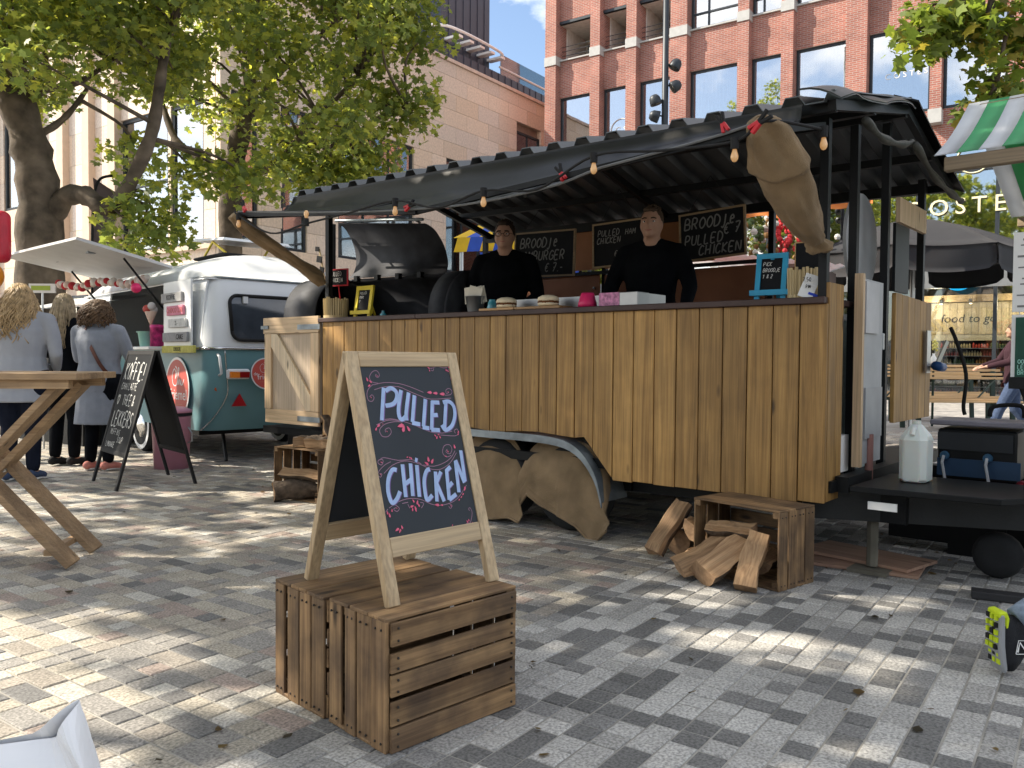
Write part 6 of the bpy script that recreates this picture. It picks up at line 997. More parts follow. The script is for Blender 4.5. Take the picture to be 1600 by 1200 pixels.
# the lifted running shoe, toe on the stone
sn = MB(); sn.tube([(0,-.0,.20),(0,.006,.17),(0,.012,.10),(0,.02,.04),(0,.028,.005)], [.030,.040,.044,.044,.024], 14, flat=1.0); sn.ball((0,.06,.165), (.038,.045,.046), 12, 8); sn.ball((0,.05,.10), (.04,.045,.06), 12, 8); sn.tube([(0,.05,.15),(0,.055,.09),(0,.045,.03)], [.036,.034,.022], 12)
sho = remesh('running_shoe', sn, mat('black_mesh', (.014, .015, .018), .8, bump=.4, bscale=180), wk, .007, 3); sho.location = (.075, -.49, .012)
ms_ = MB(); ms_.prism([(-.030,.215),(-.012,.215),(-.008,.10),(.002,.012),(-.010,.0),(-.022,.03),(-.032,.10)], -.042, .042, 'yz'); ms_.build('midsole', mat('grey_foam', (.30, .31, .32), .7), sho, bevel=.006)
M_lime = mat('lime_rubber', (.55, .68, .02), .6); MB().prism([(-.034,.222),(-.005,.226),(.006,.20),(.004,.165),(-.010,.160),(-.010,.20),(-.034,.20)], -.038, .038, 'yz').build('heel_tab', M_lime, sho, bevel=.005)
for i in range(7):
    for j in range(3): z = .035+i*.026; bx('lug', M_lime if (i*2+j) % 3 else M_blackmat, sho, -.034+j*.025, -.034+j*.025+random.uniform(.010,.019), -.040-(.0 if z > .08 else -.012), -.030+(.012 if z < .08 else 0), z, z+.017)
lt = MB(); ribbons(lt, [[(-.02,0),(-.013,.035),(.012,.0),(.019,.035)]], .007, lambda s_, q: (.0500, .048+s_, .085+q), sm=0); ribbons(lt, [[(-.026,-.006),(-.018,.042),(.026,.042),(.018,-.006),(-.026,-.006)]], .003, lambda s_, q: (.0497, .048+s_, .085+q), sm=0); lt.build('letter_emblem', M_white, sho)
lt.v = [(-x, y, z) for x, y, z in lt.v]; lt.build('letter_emblem', M_white, sho)
MB().tube([(0,.048,.19),(0,.085,.215),(0,.12,.24)], [.040,.041,.040], 12).build('sock', mat('grey_blue_sock', (.20, .25, .32), .95, var=.3, scale=60), sho, smooth=True)
person('woman in a maroon top and dark jeans walking past the beer benches', (7.15, 11.75, 0), R(75), 1.70, {-1: ((-.24,.12,1.18),(-.10,.40,1.10)), 1: ((.24,.14,1.18),(.10,.42,1.10))}, {-1: ((-.09,.20,.50),(-.09,.34,.12),(-.09,.48,.04)), 1: ((.09,-.04,.48),(.09,-.30,.16),(.09,-.16,.05))}, M_maroon, M_jean, {-1: M_sole, 1: M_sole}, lambda t, hc: strands(t, hc, M_hairb, 50, .3, .008, .05, .014, 9), hem=.86, bot_to=.16)
# ================================================================ caravan coffee stall
KO = Vector((-3.16, 8.39, 0)); KA = R(43); KM = Matrix.Translation(KO) @ Matrix.Rotation(KA, 4, 'Z')
def KW(x, y, z=0.0): return tuple(KM @ Vector((x, y, z)))
M_teal = mat('teal_enamel', (.145, .29, .325), .35, var=.05, scale=2); M_cwhite = mat('caravan_white', (.72, .74, .76), .25, var=.03, scale=2); M_chrome = mat('chrome_trim', (.6, .6, .6), .15, metal=1.0, var=.02); M_rubber = M_blackmat
ka = thing('retro_caravan', 'rounded white and teal retro caravan selling coffee with its side hatch open', 'caravan', KO, KA)
CW, CL = 2.0, 4.0
def sec(y):   # rear and front bulge of the side outline: inset along the length by height
    return y
def prof_rear(z): return float(np.interp(z, [.36,.5,.8,1.18,1.5,1.85,2.05,2.2,2.3], [.06,-.03,-.15,-.20,-.165,-.08,.03,.25,.7]))
def shell_ring(z0, z1, n, name, m_, side_skip=None):
    """tumble-home walls from z0 to z1, rounded in plan"""
    mb = MB(); zs = [z0+(z1-z0)*i/n for i in range(n+1)]; N = 0; rings = []
    for z in zs:
        yr = prof_rear(z); yf = CL-yr*1.0; inx = float(np.interp(z, [.36,1.2,1.85,2.1], [.03,.0,.05,.12])); rr = .20; pts = []
        for cx, cy, a0 in ((inx+rr, yr+rr, 180), (CW-inx-rr, yr+rr, 270), (CW-inx-rr, yf-rr, 0), (inx+rr, yf-rr, 90)):
            for k in range(7): a = R(a0+90*k/6); pts.append((cx+rr*math.cos(a), cy+rr*math.sin(a), z))
        rings.append(pts); N = len(pts)
    vs = [p for r_ in rings for p in r_]; fs = []
    for i in range(n):
        for j in range(N):
            a, b = rings[i][j], rings[i][(j+1) % N]; mx_ = (a[0]+b[0])/2
            if side_skip and j == N-1 and zs[i] >= side_skip[2]-1e-6 and zs[i+1] <= side_skip[3]+1e-6: continue
            fs.append((i*N+j, i*N+(j+1)%N, (i+1)*N+(j+1)%N, (i+1)*N+j))
    mb.add(vs, fs); return mb.build(name, m_, ka, smooth=False)
lower = shell_ring(.36, 1.20, 8, 'lower_body', M_teal); upper = shell_ring(1.225, 1.95, 8, 'upper_body', M_cwhite, (0, 0, 1.225, 1.95))
for o in (lower, upper): 
    for p in o.data.polygons: p.use_smooth = True
# serving side: wall left and right of the opening
for y0, y1 in ((.0, .88), (3.0, 3.85)): MB().grid(lambda u, v: (float(np.interp(1.225+v*.72, [1.2,1.85,1.95], [.0,.05,.075])), y0+u*(y1-y0)+(.05 if y0 == 0 else 0)*0, 1.225+v*.72), 4, 6, thick=(.02,0,0)).build('side_wall', M_cwhite, ka)
bx('counter', M_cwhite, ka, -.20, .35, .9, 3.0, 1.20, 1.235, .006)
# rounded roof
def roofp(u, v):
    x = .04+u*(CW-.08); yr = prof_rear(1.95); h = math.sin(math.pi*u)**.55; e = min(1, min(v, 1-v)*5.0); e = math.sin(e*math.pi/2)**.8; return (x, yr+v*(CL-2*yr)+(-.0), 1.94+.36*(h**.9)*e)
MB().grid(roofp, 24, 30, thick=(0,0,-.02)).build('roof', M_cwhite, ka, smooth=True)
for z0, z1, m_, e in ((1.198, 1.228, M_chrome, .012), (1.93, 1.955, M_galv, .014)): 
    yr = prof_rear((z0+z1)/2)-e; tr_ = MB(); inx = -e+(.0 if z0 < 1.5 else .07); rr = .20; pts = []
    for cx, cy, a0 in ((inx+rr, yr+rr, 180), (CW-inx-rr, yr+rr, 270), (CW-inx-rr, CL-yr-rr, 0), (inx+rr, CL-yr-rr, 90)):
        for k in range(7): a = R(a0+90*k/6); pts.append((cx+rr*math.cos(a), cy+rr*math.sin(a), (z0+z1)/2))
    tr_.tube(pts+[pts[0]], (z1-z0)/2, 6); tr_.build('trim_strip', m_, ka, smooth=True)
P = smoothpath([(.16, prof_rear(1.19)-.004, 1.19), (.19, prof_rear(.9)-.012, .95), (.21, prof_rear(.75)-.012, .74), (.13, prof_rear(.5)-.0, .52), (.02, .06, .37)], 5); MB().tube(P, .006, 6).build('trim_strip', M_chrome, ka, smooth=True)
gh = MB(); gh.tube([(.09,-.19,1.15),(.09,-.235,1.13),(.11,-.235,.96),(.11,-.18,.94)], .014, 8); gh.build('grab_handle', M_cwhite, ka, smooth=True)
# rear window
yw = lambda z: prof_rear(z)-.016
def rwin(u, v, d=0.0, inset=0.0):
    x = .24+inset+u*(1.52-2*inset); z = 1.30+inset*.6+v*(.46-1.2*inset); return (x, yw(z)-d, z)
def rounded(n=8, inset=0.0, d=0.0, r=.09):
    pts = []
    for cx, cz, a0 in ((.24+inset+r, 1.30+inset+r, 180), (1.76-inset-r, 1.30+inset+r, 270), (1.76-inset-r, 1.76-inset-r, 0), (.24+inset+r, 1.76-inset-r, 90)):
        for k in range(n): a = R(a0+90*k/(n-1)); z = cz+r*math.sin(a); pts.append((cx+r*math.cos(a), yw(z)-d, z))
    return pts
rw = MB(); rp = rounded(); rw.add(rp, [tuple(range(len(rp)))]); rwo = rw.build('rear_window', mat('caravan_window', (.05, .06, .075), .06, spec=.9, var=.3, scale=3), ka); rp = rounded(d=.004); MB().tube(rp+[rp[0]], .018, 8).build('window_rubber', M_rubber, rwo, smooth=True)
for x in (.95, 1.12, 1.25, .8): 
    m_ = MB(); m_.lathe([(.02,0),(.024,.12),(.010,.16),(.008,.22)], (x, yw(1.36)-.055, 1.30), 10); m_.tube([(x,yw(1.36)-.055,1.52),(x-.06,yw(1.36)-.055,1.525)], .008, 5); m_.build('pump_bottle', M_white, rwo, smooth=True)
for x in (.38, 1.18): bx('catch', M_cwhite, rwo, x, x+.05, yw(1.72)-.03, yw(1.72)-.005, 1.68, 1.75)
# lights, reflectors, round logos
bx('lamp_base', M_cwhite, ka, .17, .42, -.235, -.20, .90, 1.005, .02); lmp = MB(); lmp.box(.195, .295, -.258, -.235, .915, .975, (.75,.22,.03)); lmp.box(.295, .40, -.258, -.235, .915, .975, (.25,.01,.01)); lmp.build('tail_lamp', vcol('lamp_lens', .2, .05, bump=0), ka)
MB().prism([(.25,.62),(.41,.62),(.335,.75)], -.165, -.15).build('triangle_reflector', mat('red_reflector', (.35, .015, .02), .3), ka)
MB().lathe([(.028,0),(.024,.015)], (.12, -.10, .80), 14, Matrix.Rotation(R(90), 3, 'X')).build('side_marker', mat('amber_lens', (.5, .10, .02), .3), ka)
M_coral = mat('coral_red', (.55, .095, .075), .5, var=.05); 
def logo(M4, r):
    t = MB().lathe([(r,0),(r,.003)], (0,0,0), 48); t.xf(M4); o = t.build('round_logo', M_cwhite, ka); t = MB().lathe([(r*.92,.0032),(r*.92,.0045)], (0,0,0), 48); t.xf(M4); t.build('red_disc', M_coral, o); E_ = M4 @ Matrix.Translation((0,0,.0055))
    put_text('lettering', 'friemel', r*.50, M_cwhite, o, E_ @ Matrix.Translation((r*.12,-r*.22,0)), .0003); put_text('lettering', 'de', r*.30, M_cwhite, o, E_ @ Matrix.Translation((-r*.68,-r*.02,0)), .0003)
    mb = MB(); c = lambda s_, q: tuple(E_ @ Vector((s_*r, q*r, 0))); ribbons(mb, [[(-.05,.5),(-.2,.62),(-.38,.4),(-.3,.12),(-.08,.08),(.05,.2)],[(-.05,.5),(-.12,.3),(-.02,.42),(.02,.62),(-.1,.7)],[(.05,.2),(.2,.6),(.12,.62),(.1,.1),(.22,.3),(.28,.1),(.38,.3),(.36,.12),(.48,.14),(.6,.3)]], .028*r/.24, c); mb.build('script', M_cwhite, o); mb = MB(); ribbons(mb, [[(-.45,-.52),(.45,-.52)]], .012, c); mb.build('underline', mat('tan_line', (.55, .30, .18), .6), o)
XL = Matrix(((0,0,-1,0),(-1,0,0,0),(0,1,0,0),(0,0,0,1)))
logo(Matrix.Translation((-.012, .60, .79)) @ XL, .33); logo(Matrix.Translation((.60, -.205, .955)) @ Matrix.Rotation(R(90), 4, 'X') @ Matrix.Rotation(R(-6), 4, 'X'), .165)
# wheel
Mw = Matrix.Rotation(R(90), 3, 'Y')
for x in (.12, 1.88):
    w = MB().lathe([(.17,-.08),(.28,-.085),(.31,-.05),(.315,0),(.31,.05),(.28,.085),(.17,.08)], (x, 1.86, .315), 28, Mw).build('wheel', M_tyre, ka, smooth=True)
    MB().lathe([(.235,-.088),(.285,-.0875)], (x, 1.86, .315), 28, Mw, cap=False).build('white_wall', M_cwhite, w); MB().lathe([(.16,-.06),(.14,-.09),(.09,-.10),(.04,-.125),(.001,-.13)], (x, 1.86, .315), 20, Mw).build('hub_cap', M_chrome, w, smooth=True)
bx('under_floor', M_black, ka, .1, CW-.1, .3, CL-.3, .30, .37); bx('axle', M_black, ka, .15, CW-.15, 1.80, 1.92, .25, .33)
cs = MB(); cs.tube([(.4,.4,.32),(.35,.2,.02)], .02, 6); cs.build('corner_steady', M_black, ka)
# side hatch (flap) propped open, and props
fl_ = MB(); fl_.add([(.05,.90,2.09),(.05,3.1,2.09),(-1.12,3.1,2.30),(-.93,.84,2.30),(.06,.90,2.12),(.06,3.1,2.12),(-1.11,3.1,2.33),(-.92,.84,2.33)], [(0,3,2,1),(4,5,6,7),(0,1,5,4),(1,2,6,5),(2,3,7,6),(3,0,4,7)]); flp = fl_.build('side_hatch', mat('hatch_grey', (.50, .50, .50), .5, var=.06), ka)
for y in (1.25, 2.4): bx('catch', M_galv, flp, -.70, -.62, y, y+.08, 2.222, 2.245)
for y in (1.0, 2.9): MB().tube([(.02, y, 1.62), (-.42, y+.0, 2.17)], .012, 6).build('gas_strut', M_black, ka)
rh = MB(); rh.add([(.62,.9,2.32),(1.42,.9,2.32),(1.42,1.7,2.33),(.62,1.7,2.33)], [(0,1,2,3)]); rh.box(.60,1.44,.86,.90,2.29,2.34); rho = MB().box(.60,1.44,.86,1.70,2.286,2.32).build('roof_vent', M_rubber, ka, bevel=.02)
lidm = MB(); lidm.add([(.60,.84,2.46),(1.44,.84,2.46),(1.44,1.70,2.52),(.60,1.70,2.52),(.62,.86,2.49),(1.42,.86,2.49),(1.42,1.68,2.55),(.62,1.68,2.55)], [(3,2,1,0),(4,5,6,7),(0,1,5,4),(1,2,6,5),(2,3,7,6),(3,0,4,7)]); lidm.build('vent_lid', M_cwhite, rho)
for x in (.66, 1.38):
    for y0, y1 in ((.9, 1.2), (1.5, 1.2)): MB().bar((x, y0, 2.32), (x, y1+.05, 2.48), .02, .02).build('vent_stay', M_yel, rho)
# interior seen through the hatch
bx('inner_wall', mat('pale_green_wall', (.62, .64, .58), .8), ka, 1.84, 1.88, .35, 3.6, .5, 1.93); bx('inner_shelf', M_blackmat, ka, 1.45, 1.84, 1.0, 3.2, 1.42, 1.47); bx('inner_cupboard', mat('cupboard_grey', (.55, .55, .50), .7), ka, 1.55, 1.84, 1.0, 3.2, 1.60, 1.90)
em = bx('espresso_machine', M_stain, ka, 1.05, 1.5, 1.6, 2.3, 1.24, 1.56, .02); bx('inner_counter', M_cwhite, ka, 1.0, 1.84, 1.0, 3.3, 1.16, 1.22)
# wooden price planks screwed to the side panel
pb_ = thing('price_board', 'white board of painted wooden price planks beside the caravan hatch', 'price board', KO, KA); bx('panel', M_cwhite, pb_, -.055, -.035, .12, .86, 1.17, 1.92)
for (y0, y1, z0, z1, c, tx, tc) in ((.30,.86,1.70,1.80,(.36,.36,.36),'KOFFIE',M_blackmat),(.26,.70,1.56,1.66,(.68,.24,.33),'CHOCO 2.50',M_coral),(.20,.66,1.43,1.52,(.62,.62,.60),'2.-',M_blackmat),(.16,.82,1.28,1.38,(.30,.30,.31),'CAKE',M_blackmat),(-.02,.84,1.165,1.24,(.55,.52,.12),'LEKKER',M_blackmat)):
    o = bx('price_plank', mat('plank_paint', c, .7, var=.15, scale=20), pb_, -.085, -.057, y0, y1, z0, z1, .004)
    put_text('lettering', tx, (z1-z0)*.75, tc, o, Matrix.Translation((-.087, (y0+y1)/2 - (.15 if tx == 'CAKE' else 0), (z0+z1)/2)) @ XL, .0005)
# garland of pom-poms under the hatch
ga = thing('pompom_garland', 'garland of red and white pom poms under the caravan hatch', 'garland', KO, KA); P = smoothpath([(-.55,2.95,2.02),(-.45,2.5,1.96),(-.35,2.0,2.0),(-.2,1.6,1.96),(-.12,1.2,2.0)], 8); MB().tube(P, .004, 4).build('cord', M_white, ga)
PC = [mat('pompom_red', (.45, .04, .05), 1), mat('pompom_cream', (.68, .55, .48), 1), mat('pompom_white', (.7, .66, .62), 1)]
for k, p in enumerate(P): MB().ball(p+Vector((.01*math.sin(k*3), 0, -.02*(k % 2))), .042+.008*math.sin(k*2.3), 10, 8).build('pompom', PC[k % 3], ga, smooth=True)
def on_counter(name, label, cat, x, y, z, mb, m_): o = mb.build(name, m_, smooth=True); o.location = KW(x, y, z); o.rotation_euler = (0,0,KA); return tag(o, label, cat)
M_mint = mat('mint_enamel', (.28, .55, .46), .4)
on_counter('mint_bucket', 'mint green bucket of napkins on the caravan counter', 'bucket', -.05, 1.35, 1.236, MB().lathe([(.085,0),(.11,.17),(.113,.172),(.10,.172),(.08,.01)], (0,0,0), 20, cap=False), M_mint)
on_counter('pink_tin', 'pink and white round tin beside the mint bucket', 'tin', -.02, 1.12, 1.236, MB().lathe([(.085,0),(.085,.20),(.088,.20),(.088,.24),(.001,.245)], (0,0,0), 20), mat('pink_white_tin', (.65, .05, .22), .4, var=.6, scale=16))
on_counter('cake_stand', 'mint cake stand with pastries on the caravan counter', 'cake stand', .1, 1.75, 1.236, MB().lathe([(.08,0),(.02,.03),(.015,.16),(.14,.17),(.14,.18),(.001,.18)], (0,0,0), 18), M_mint)
ic = thing('toy_ice_cream', 'giant toy ice cream cone hanging in the caravan hatch', 'toy', KW(-.10, 1.12, 1.55), KA); MB().lathe([(.005,-.09),(.065,.07),(.06,.072)], (0,0,0), 14).build('cone', mat('wafer', (.70, .50, .38), .7), ic, smooth=True)
for p, c in (((.03,0,.09), PC[2]), ((-.035,.02,.10), M_coral), ((0,-.03,.13), PC[2])): MB().ball(p, .045, 10, 8).build('scoop', c, ic, smooth=True)
# balloon-like pink paper ball
o = MB().ball((0,0,0), .055, 14, 10).build('paper_ball', M_pink, smooth=True); o.location = KW(-.30, .98, 1.86); tag(o, 'hot pink paper ball hanging by the caravan strut', 'paper ball')
# ---------------------------------------------------------------- pink bin
pbn = thing('pink_bin', 'pink metal pedal bin standing beside the caravan wheel', 'bin', (-3.44, 8.33, 0), 0); M_pbin = mat('pink_enamel', (.60, .27, .36), .35, var=.05); MB().lathe([(.165,0),(.19,.52),(.195,.525)], (0,0,0), 28).build('bucket', M_pbin, pbn, smooth=True); MB().lathe([(.197,.53),(.197,.56),(.185,.56)], (0,0,0), 28).build('rim', M_blackmat, pbn); MB().lathe([(.20,.562),(.20,.585),(.12,.62),(.001,.63)], (0,0,0), 28).build('lid', M_pbin, pbn, smooth=True); MB().tube([(.19,-.05,.42),(.23,-.06,.36),(.23,-.06,.28),(.185,-.05,.26)], .008, 6).build('handle', M_steel, pbn)
# ---------------------------------------------------------------- coffee sandwich board
kb = thing('coffee_board', 'black sandwich board with chalk lettering koffie beside the caravan', 'sandwich board', (-3.28, 7.345, 0), math.atan2(-.59, .51))
KH = 1.20; KS = .34; klean = math.atan2(KS-.015, KH)
def kpan(side): return lambda s_, t_, n_=0.0: (s_, side*(-KS+t_*math.sin(klean))-side*n_*math.cos(klean), t_*math.cos(klean)+n_*math.sin(klean))
for side, nm in ((1, 'front_panel'), (-1, 'rear_panel')):
    f = kpan(side); pn = slab(f, -.33, .33, .30, 1.20, -.014, -.004, nm, M_chalk, kb, 0)
    for s_ in (-1, 1): slab(f, min(s_*.375, s_*.335), max(s_*.375, s_*.335), 0, 1.22, -.022, 0, 'stile', M_blackmat, kb)
    slab(f, -.334, .334, 1.18, 1.22, -.022, -.0005, 'rail', M_blackmat, kb); slab(f, -.334, .334, .28, .32, -.022, -.0005, 'rail', M_blackmat, kb)
    if side == 1:
        mb = MB()
        for tx, x, y, h, wd, wf in (('IN', -.08, 1.13, .03, .005, .5), ('KOFFIE!', -.27, .95, .15, .012, .5), ('CHAI LATTE', -.26, .86, .06, .006, .66), ('♥', -.28, .72, .09, .010, .8), ('THEE &', -.12, .72, .09, .008, .55), ('LEKKERS', -.27, .53, .13, .011, .52), ('MUFFINS', -.22, .45, .05, .004, .7), ('SOUP', .02, .39, .05, .004, .7), ('LIMONADE', -.26, .34, .045, .005, .6)): ribbons(mb, handwriting(tx, x, y, h, wf, .22, .0, .06), wd, lambda s_, q: f(s_, q, -.0032))
        mb.build('lettering', M_chalkw, pn)
# ---------------------------------------------------------------- standing table on crossed legs
M_tbl = wood('scaffold_plank', (.33, .21, .11), (.47, .32, .18), 'x', .8, .7, True, .15, .3); tb = thing('standing_table', 'rough timber standing table on crossed legs at the left edge', 'table', (-2.77, 4.40, 0), R(8))
for k in range(3): bx('table_plank', M_tbl, tb, -1.1, .53, -.30+k*.2, -.104+k*.2, 1.0, 1.035, .003)
for y in (-.24, .24): bx('batten', M_tbl, tb, -.9, .48, y-.03, y+.03, .955, .999)
for y, sg_ in ((-.16, 1), (.18, 1)):
    MB().bar((.40, y, .97), (-.46, y, .02), .034, .14, up=(0,1,0)).build('leg', M_tbl, tb, bevel=.003); MB().bar((-.42, y+.045, .97), (.44, y+.045, .02), .034, .14, up=(0,1,0)).build('leg', M_tbl, tb, bevel=.003)
    MB().lathe([(.012,0),(.012,.02)], (-.01, y-.022, .49), 8, Matrix.Rotation(R(90), 3, 'X')).build('bolt', M_steel, tb)
MB().bar((.33, -.16, .09), (.33, .2, .09), .04, .03).build('stretcher', M_tbl, tb)
# ---------------------------------------------------------------- white paper bag close to the camera
pg = thing('paper_bag', 'white paper bag in the near left corner', 'bag', (-.93, 1.50, 0), R(24))
def bagf(u, v):
    a = 2*math.pi*u; sx = .26*(1-.45*v)*abs(math.cos(a))**.35*math.copysign(1, math.cos(a)); sy_ = .12*(1-.93*v*v)*abs(math.sin(a))**.35*math.copysign(1, math.sin(a)); k = .012*math.sin(a*4+v*7)*v; return (sx+k-.03*v, sy_+k+.02*math.sin(v*5), .44*v+.03*math.sin(a*2+1)*v*v)
MB().grid(bagf, 40, 14).build('bag', mat('white_paper', (.78, .79, .82), .7, var=.04), pg, smooth=False)
# ================================================================ right-hand side: canister, power box, stall, parasol, benches
M_hdpe = mat('milky_plastic', (.62, .66, .62), .35, var=.04); M_hdpe.node_tree.nodes['Principled BSDF'].inputs['Subsurface Weight'].default_value = .25
jc = thing('jerrycan', 'milky plastic water canister standing on the trailer drawbar', 'canister', TW(4.49, .47, .486), TA)
def can_ring(w, d, z, c=.03): return [(-w+c,-d,z),(w-c,-d,z),(w,-d+c,z),(w,d-c,z),(w-c,d,z),(-w+c,d,z),(-w,d-c,z),(-w,-d+c,z)]
vs = []; lv = [(.06,.085,.0),(.07,.095,.012),(.07,.095,.225),(.065,.08,.245),(.028,.03,.30),(.022,.022,.305)]
for w, d, z in lv: vs += can_ring(w, d, z, min(.03, w*.5))
MB().add(vs, [(i*8+j, i*8+(j+1)%8, (i+1)*8+(j+1)%8, (i+1)*8+j) for i in range(len(lv)-1) for j in range(8)]+[tuple(range(7,-1,-1)), tuple(40+j for j in range(8))]).build('tank', M_hdpe, jc, smooth=False, bevel=.006)
MB().lathe([(.022,.306),(.022,.325)], (0,0,0), 12).build('cap', M_hdpe, jc); MB().tube([(.0,-.02,.285),(.0,-.06,.285),(.0,-.085,.25)], .013, 8).build('handle', M_hdpe, jc)
ds = thing('power_box', 'black power distribution box with blue sockets and red plugs behind the canister', 'power box', TW(4.68, 1.14, 0), TA)
bx('stand', M_black, ds, -.15, .15, -.10, .10, 0, .45); bx('housing', M_black, ds, -.20, .20, -.16, .16, .45, .74, .01); bx('cover', mat('grey_lid', (.20, .19, .22), .5), ds, -.24, .26, -.18, .18, .76, .79, .006); bx('socket_panel', mat('blue_panel', (.02, .05, .10), .5), ds, -.20, .22, -.168, -.161, .47, .57); bx('window', M_dark, ds, -.20, .18, -.166, -.161, .62, .72)
for x in (-.16, .06): MB().lathe([(.026,0),(.022,.025)], (x, -.17, .585), 12, Matrix.Rotation(R(90), 3, 'X')).build('blue_socket', mat('blue_socket', (.03, .09, .16), .4), ds); MB().tube([(x,-.2,.585),(x,-.23,.55),(x+.02,-.25,.46),(x+.05,-.26,.40)], .008, 6).build('cable', M_grey, ds)
for p, q in (((.24,-.05,.70),(.40,-.12,.62)), ((.20,-.1,.44),(.33,-.16,.35)), ((.0,-.2,.40),(.16,-.2,.38))): MB().tube([p, tuple(Vector(p).lerp(Vector(q), .4)), q], [.035,.045,.028], 10).build('red_plug', mat('dark_red_plug', (.35, .03, .05), .45), ds, smooth=True); MB().tube(smoothpath([q, tuple(Vector(q)+Vector((.08,-.03,-.08))), tuple(Vector(q)+Vector((.16,-.02,-.2)))], 4), .011, 6).build('plug_cable', M_blackmat, ds, smooth=True)
MB().tube(smoothpath([(.0,.2,.8),(.02,.2,.86),(.16,.2,.87),(.18,.2,.8)], 4), .014, 6).build('carry_handle', M_blackmat, ds, smooth=True)
for k in range(2): o = MB().tube(smoothpath([(0,0,.015),(.3,.1,.015),(.55,-.05,.015),(.9,.1,.015)], 6), .011, 6).build('power_cable', mat('orange_cable', (.55, .16, .06), .6) if k == 0 else M_blackmat, smooth=True); o.location = TW(4.75, .95+.12*k, 0); o.rotation_euler = (0,0,TA-.2+.3*k); tag(o, ('orange' if k == 0 else 'black')+' power cable lying on the paving under the power box', 'cable')
o = MB().tube(smoothpath([(0,0,1.35),(.04,0,1.25),(.10,-.02,1.05),(.09,-.02,.85),(.10,-.02,.79)], 6), .012, 7).build('hanging_cable', M_blackmat, smooth=True); o.location = TW(4.40, 1.60, 0); o.rotation_euler = (0,0,TA); tag(o, 'black cable hanging from the trailer end to the power box', 'cable')
wh = thing('crank_winch', 'blue handled crank on the end of the trailer', 'winch', TW(4.20, 1.88, 1.10), TA); MB().tube([(.0,0,.0),(.05,0,.0)], .016, 8).build('axle', M_steel, wh); MB().bar((.05,0,-.02),(.10,.10,.17), .012, .03).build('crank', mat('pale_metal', (.5,.5,.45), .5, metal=.3), wh); MB().tube([(.06,-.02,0),(.06,.16,-.01)], .032, 12).build('grip', mat('blue_grip', (.015, .07, .22), .4), wh, smooth=True); bx('bracket', M_steel, wh, .0, .01, -.05, .05, -.05, .24)
for k, (a, lab) in enumerate(((.12, 'plywood offcut lying on the paving under the trailer corner'), (-.2, 'second plywood offcut on top of the first under the trailer'))):
    o = bx('plywood_offcut', wood('offcut_ply', (.30, .17, .12), (.42, .27, .19), 'x', .7), None, -.32, .32, -.17, .17, .002+.02*k, .018+.02*k); o.location = TW(4.22, .42+.12*k, 0); o.rotation_euler = (0,0,TA+a); tag(o, lab, 'board')
# ---------------------------------------------------------------- striped market stall
M_grn = mat('green_stripe', (.09, .42, .18), .7, var=.06); M_wst = mat('white_stripe', (.70, .72, .74), .7, var=.05); SO = (2.49, 4.80, 0); SAa = R(-42); ms = thing('market_stall', 'market stall with green and white striped canopy at the right edge', 'market stall', SO, SAa)
for M_ in (M_grn, M_wst):   # thin canvas lets light through
    nt = M_.node_tree; tl = nt.nodes.new('ShaderNodeBsdfTranslucent'); mxs = nt.nodes.new('ShaderNodeMixShader'); mxs.inputs[0].default_value = .35; pr_ = nt.nodes['Principled BSDF']; lk = pr_.inputs['Base Color'].links[0].from_socket; nt.links.new(lk, tl.inputs['Color']); nt.links.new(pr_.outputs[0], mxs.inputs[1]); nt.links.new(tl.outputs[0], mxs.inputs[2]); nt.links.new(mxs.outputs[0], nt.nodes['Material Output'].inputs['Surface'])
sw_ = .115
for k in range(26):
    a = -.05+k*sw_; m_ = M_grn if k % 2 else M_wst
    MB().grid(lambda u, v: (a+u*sw_, -.04+v*.74, 2.315+.47*v+.05*math.sin(v*3.14)*-.6), 1, 8, thick=(0,0,-.004)).build('canopy_stripe', m_, ms, smooth=True); MB().grid(lambda u, v: (a+u*sw_, .70+v*1.3, 2.785-.55*v), 1, 4, thick=(0,0,-.004)).build('canopy_stripe', m_, ms, smooth=True)
M_beam = wood('old_beam', (.20, .15, .10), (.30, .23, .15), 'x', .8, .7); bx('front_beam', M_beam, ms, .0, 3.0, -.03, .03, 2.22, 2.30, .004); bx('rear_beam', M_beam, ms, .0, 3.0, 1.95, 2.01, 2.15, 2.22, .004); bx('ridge_beam', M_beam, ms, .02, 2.95, .66, .71, 2.69, 2.76)
for x in (.75, 2.85):
    for y in (.0, 1.98): bx('post', M_beam, ms, x, x+.06, y-.03+.065, y+.03+.065, 0, 2.2)
for k in range(7): x = .34+k*.085; MB().grid(lambda u, v: (x+u*.085+.04*v, .30+.03*math.sin(u*3+k), 2.35-.62*v), 2, 6, thick=(0,.004,0)).build('side_drape', M_grn if k % 2 == 0 else M_wst, ms, smooth=True)
bx('stall_table', M_beam, ms, .85, 2.8, .3, 1.5, .78, .82)
po = thing('menu_poster', 'white printed menu sheet hanging at the right edge of the stall', 'poster', SO, SAa); bx('sheet', M_white, po, .365, .80, -.055, -.05, 1.40, 1.83); mb = MB()
for k in range(13): w = .12+.05*math.sin(k*2.7); ribbons(mb, [[(.47-w/2, 1.79-k*.03), (.47+w/2, 1.79-k*.03)]], .007 if k % 3 else .011, lambda s_, q: (s_, -.0565, q)); 
mb.build('print_lines', mat('grey_print', (.2, .2, .2), .8), po)
for p in ((.42, 1.83), (.75, 1.83)): MB().tube([(p[0], -.05, p[1]), (p[0], -.02, 2.23)], .002, 4).build('string', M_white, po)
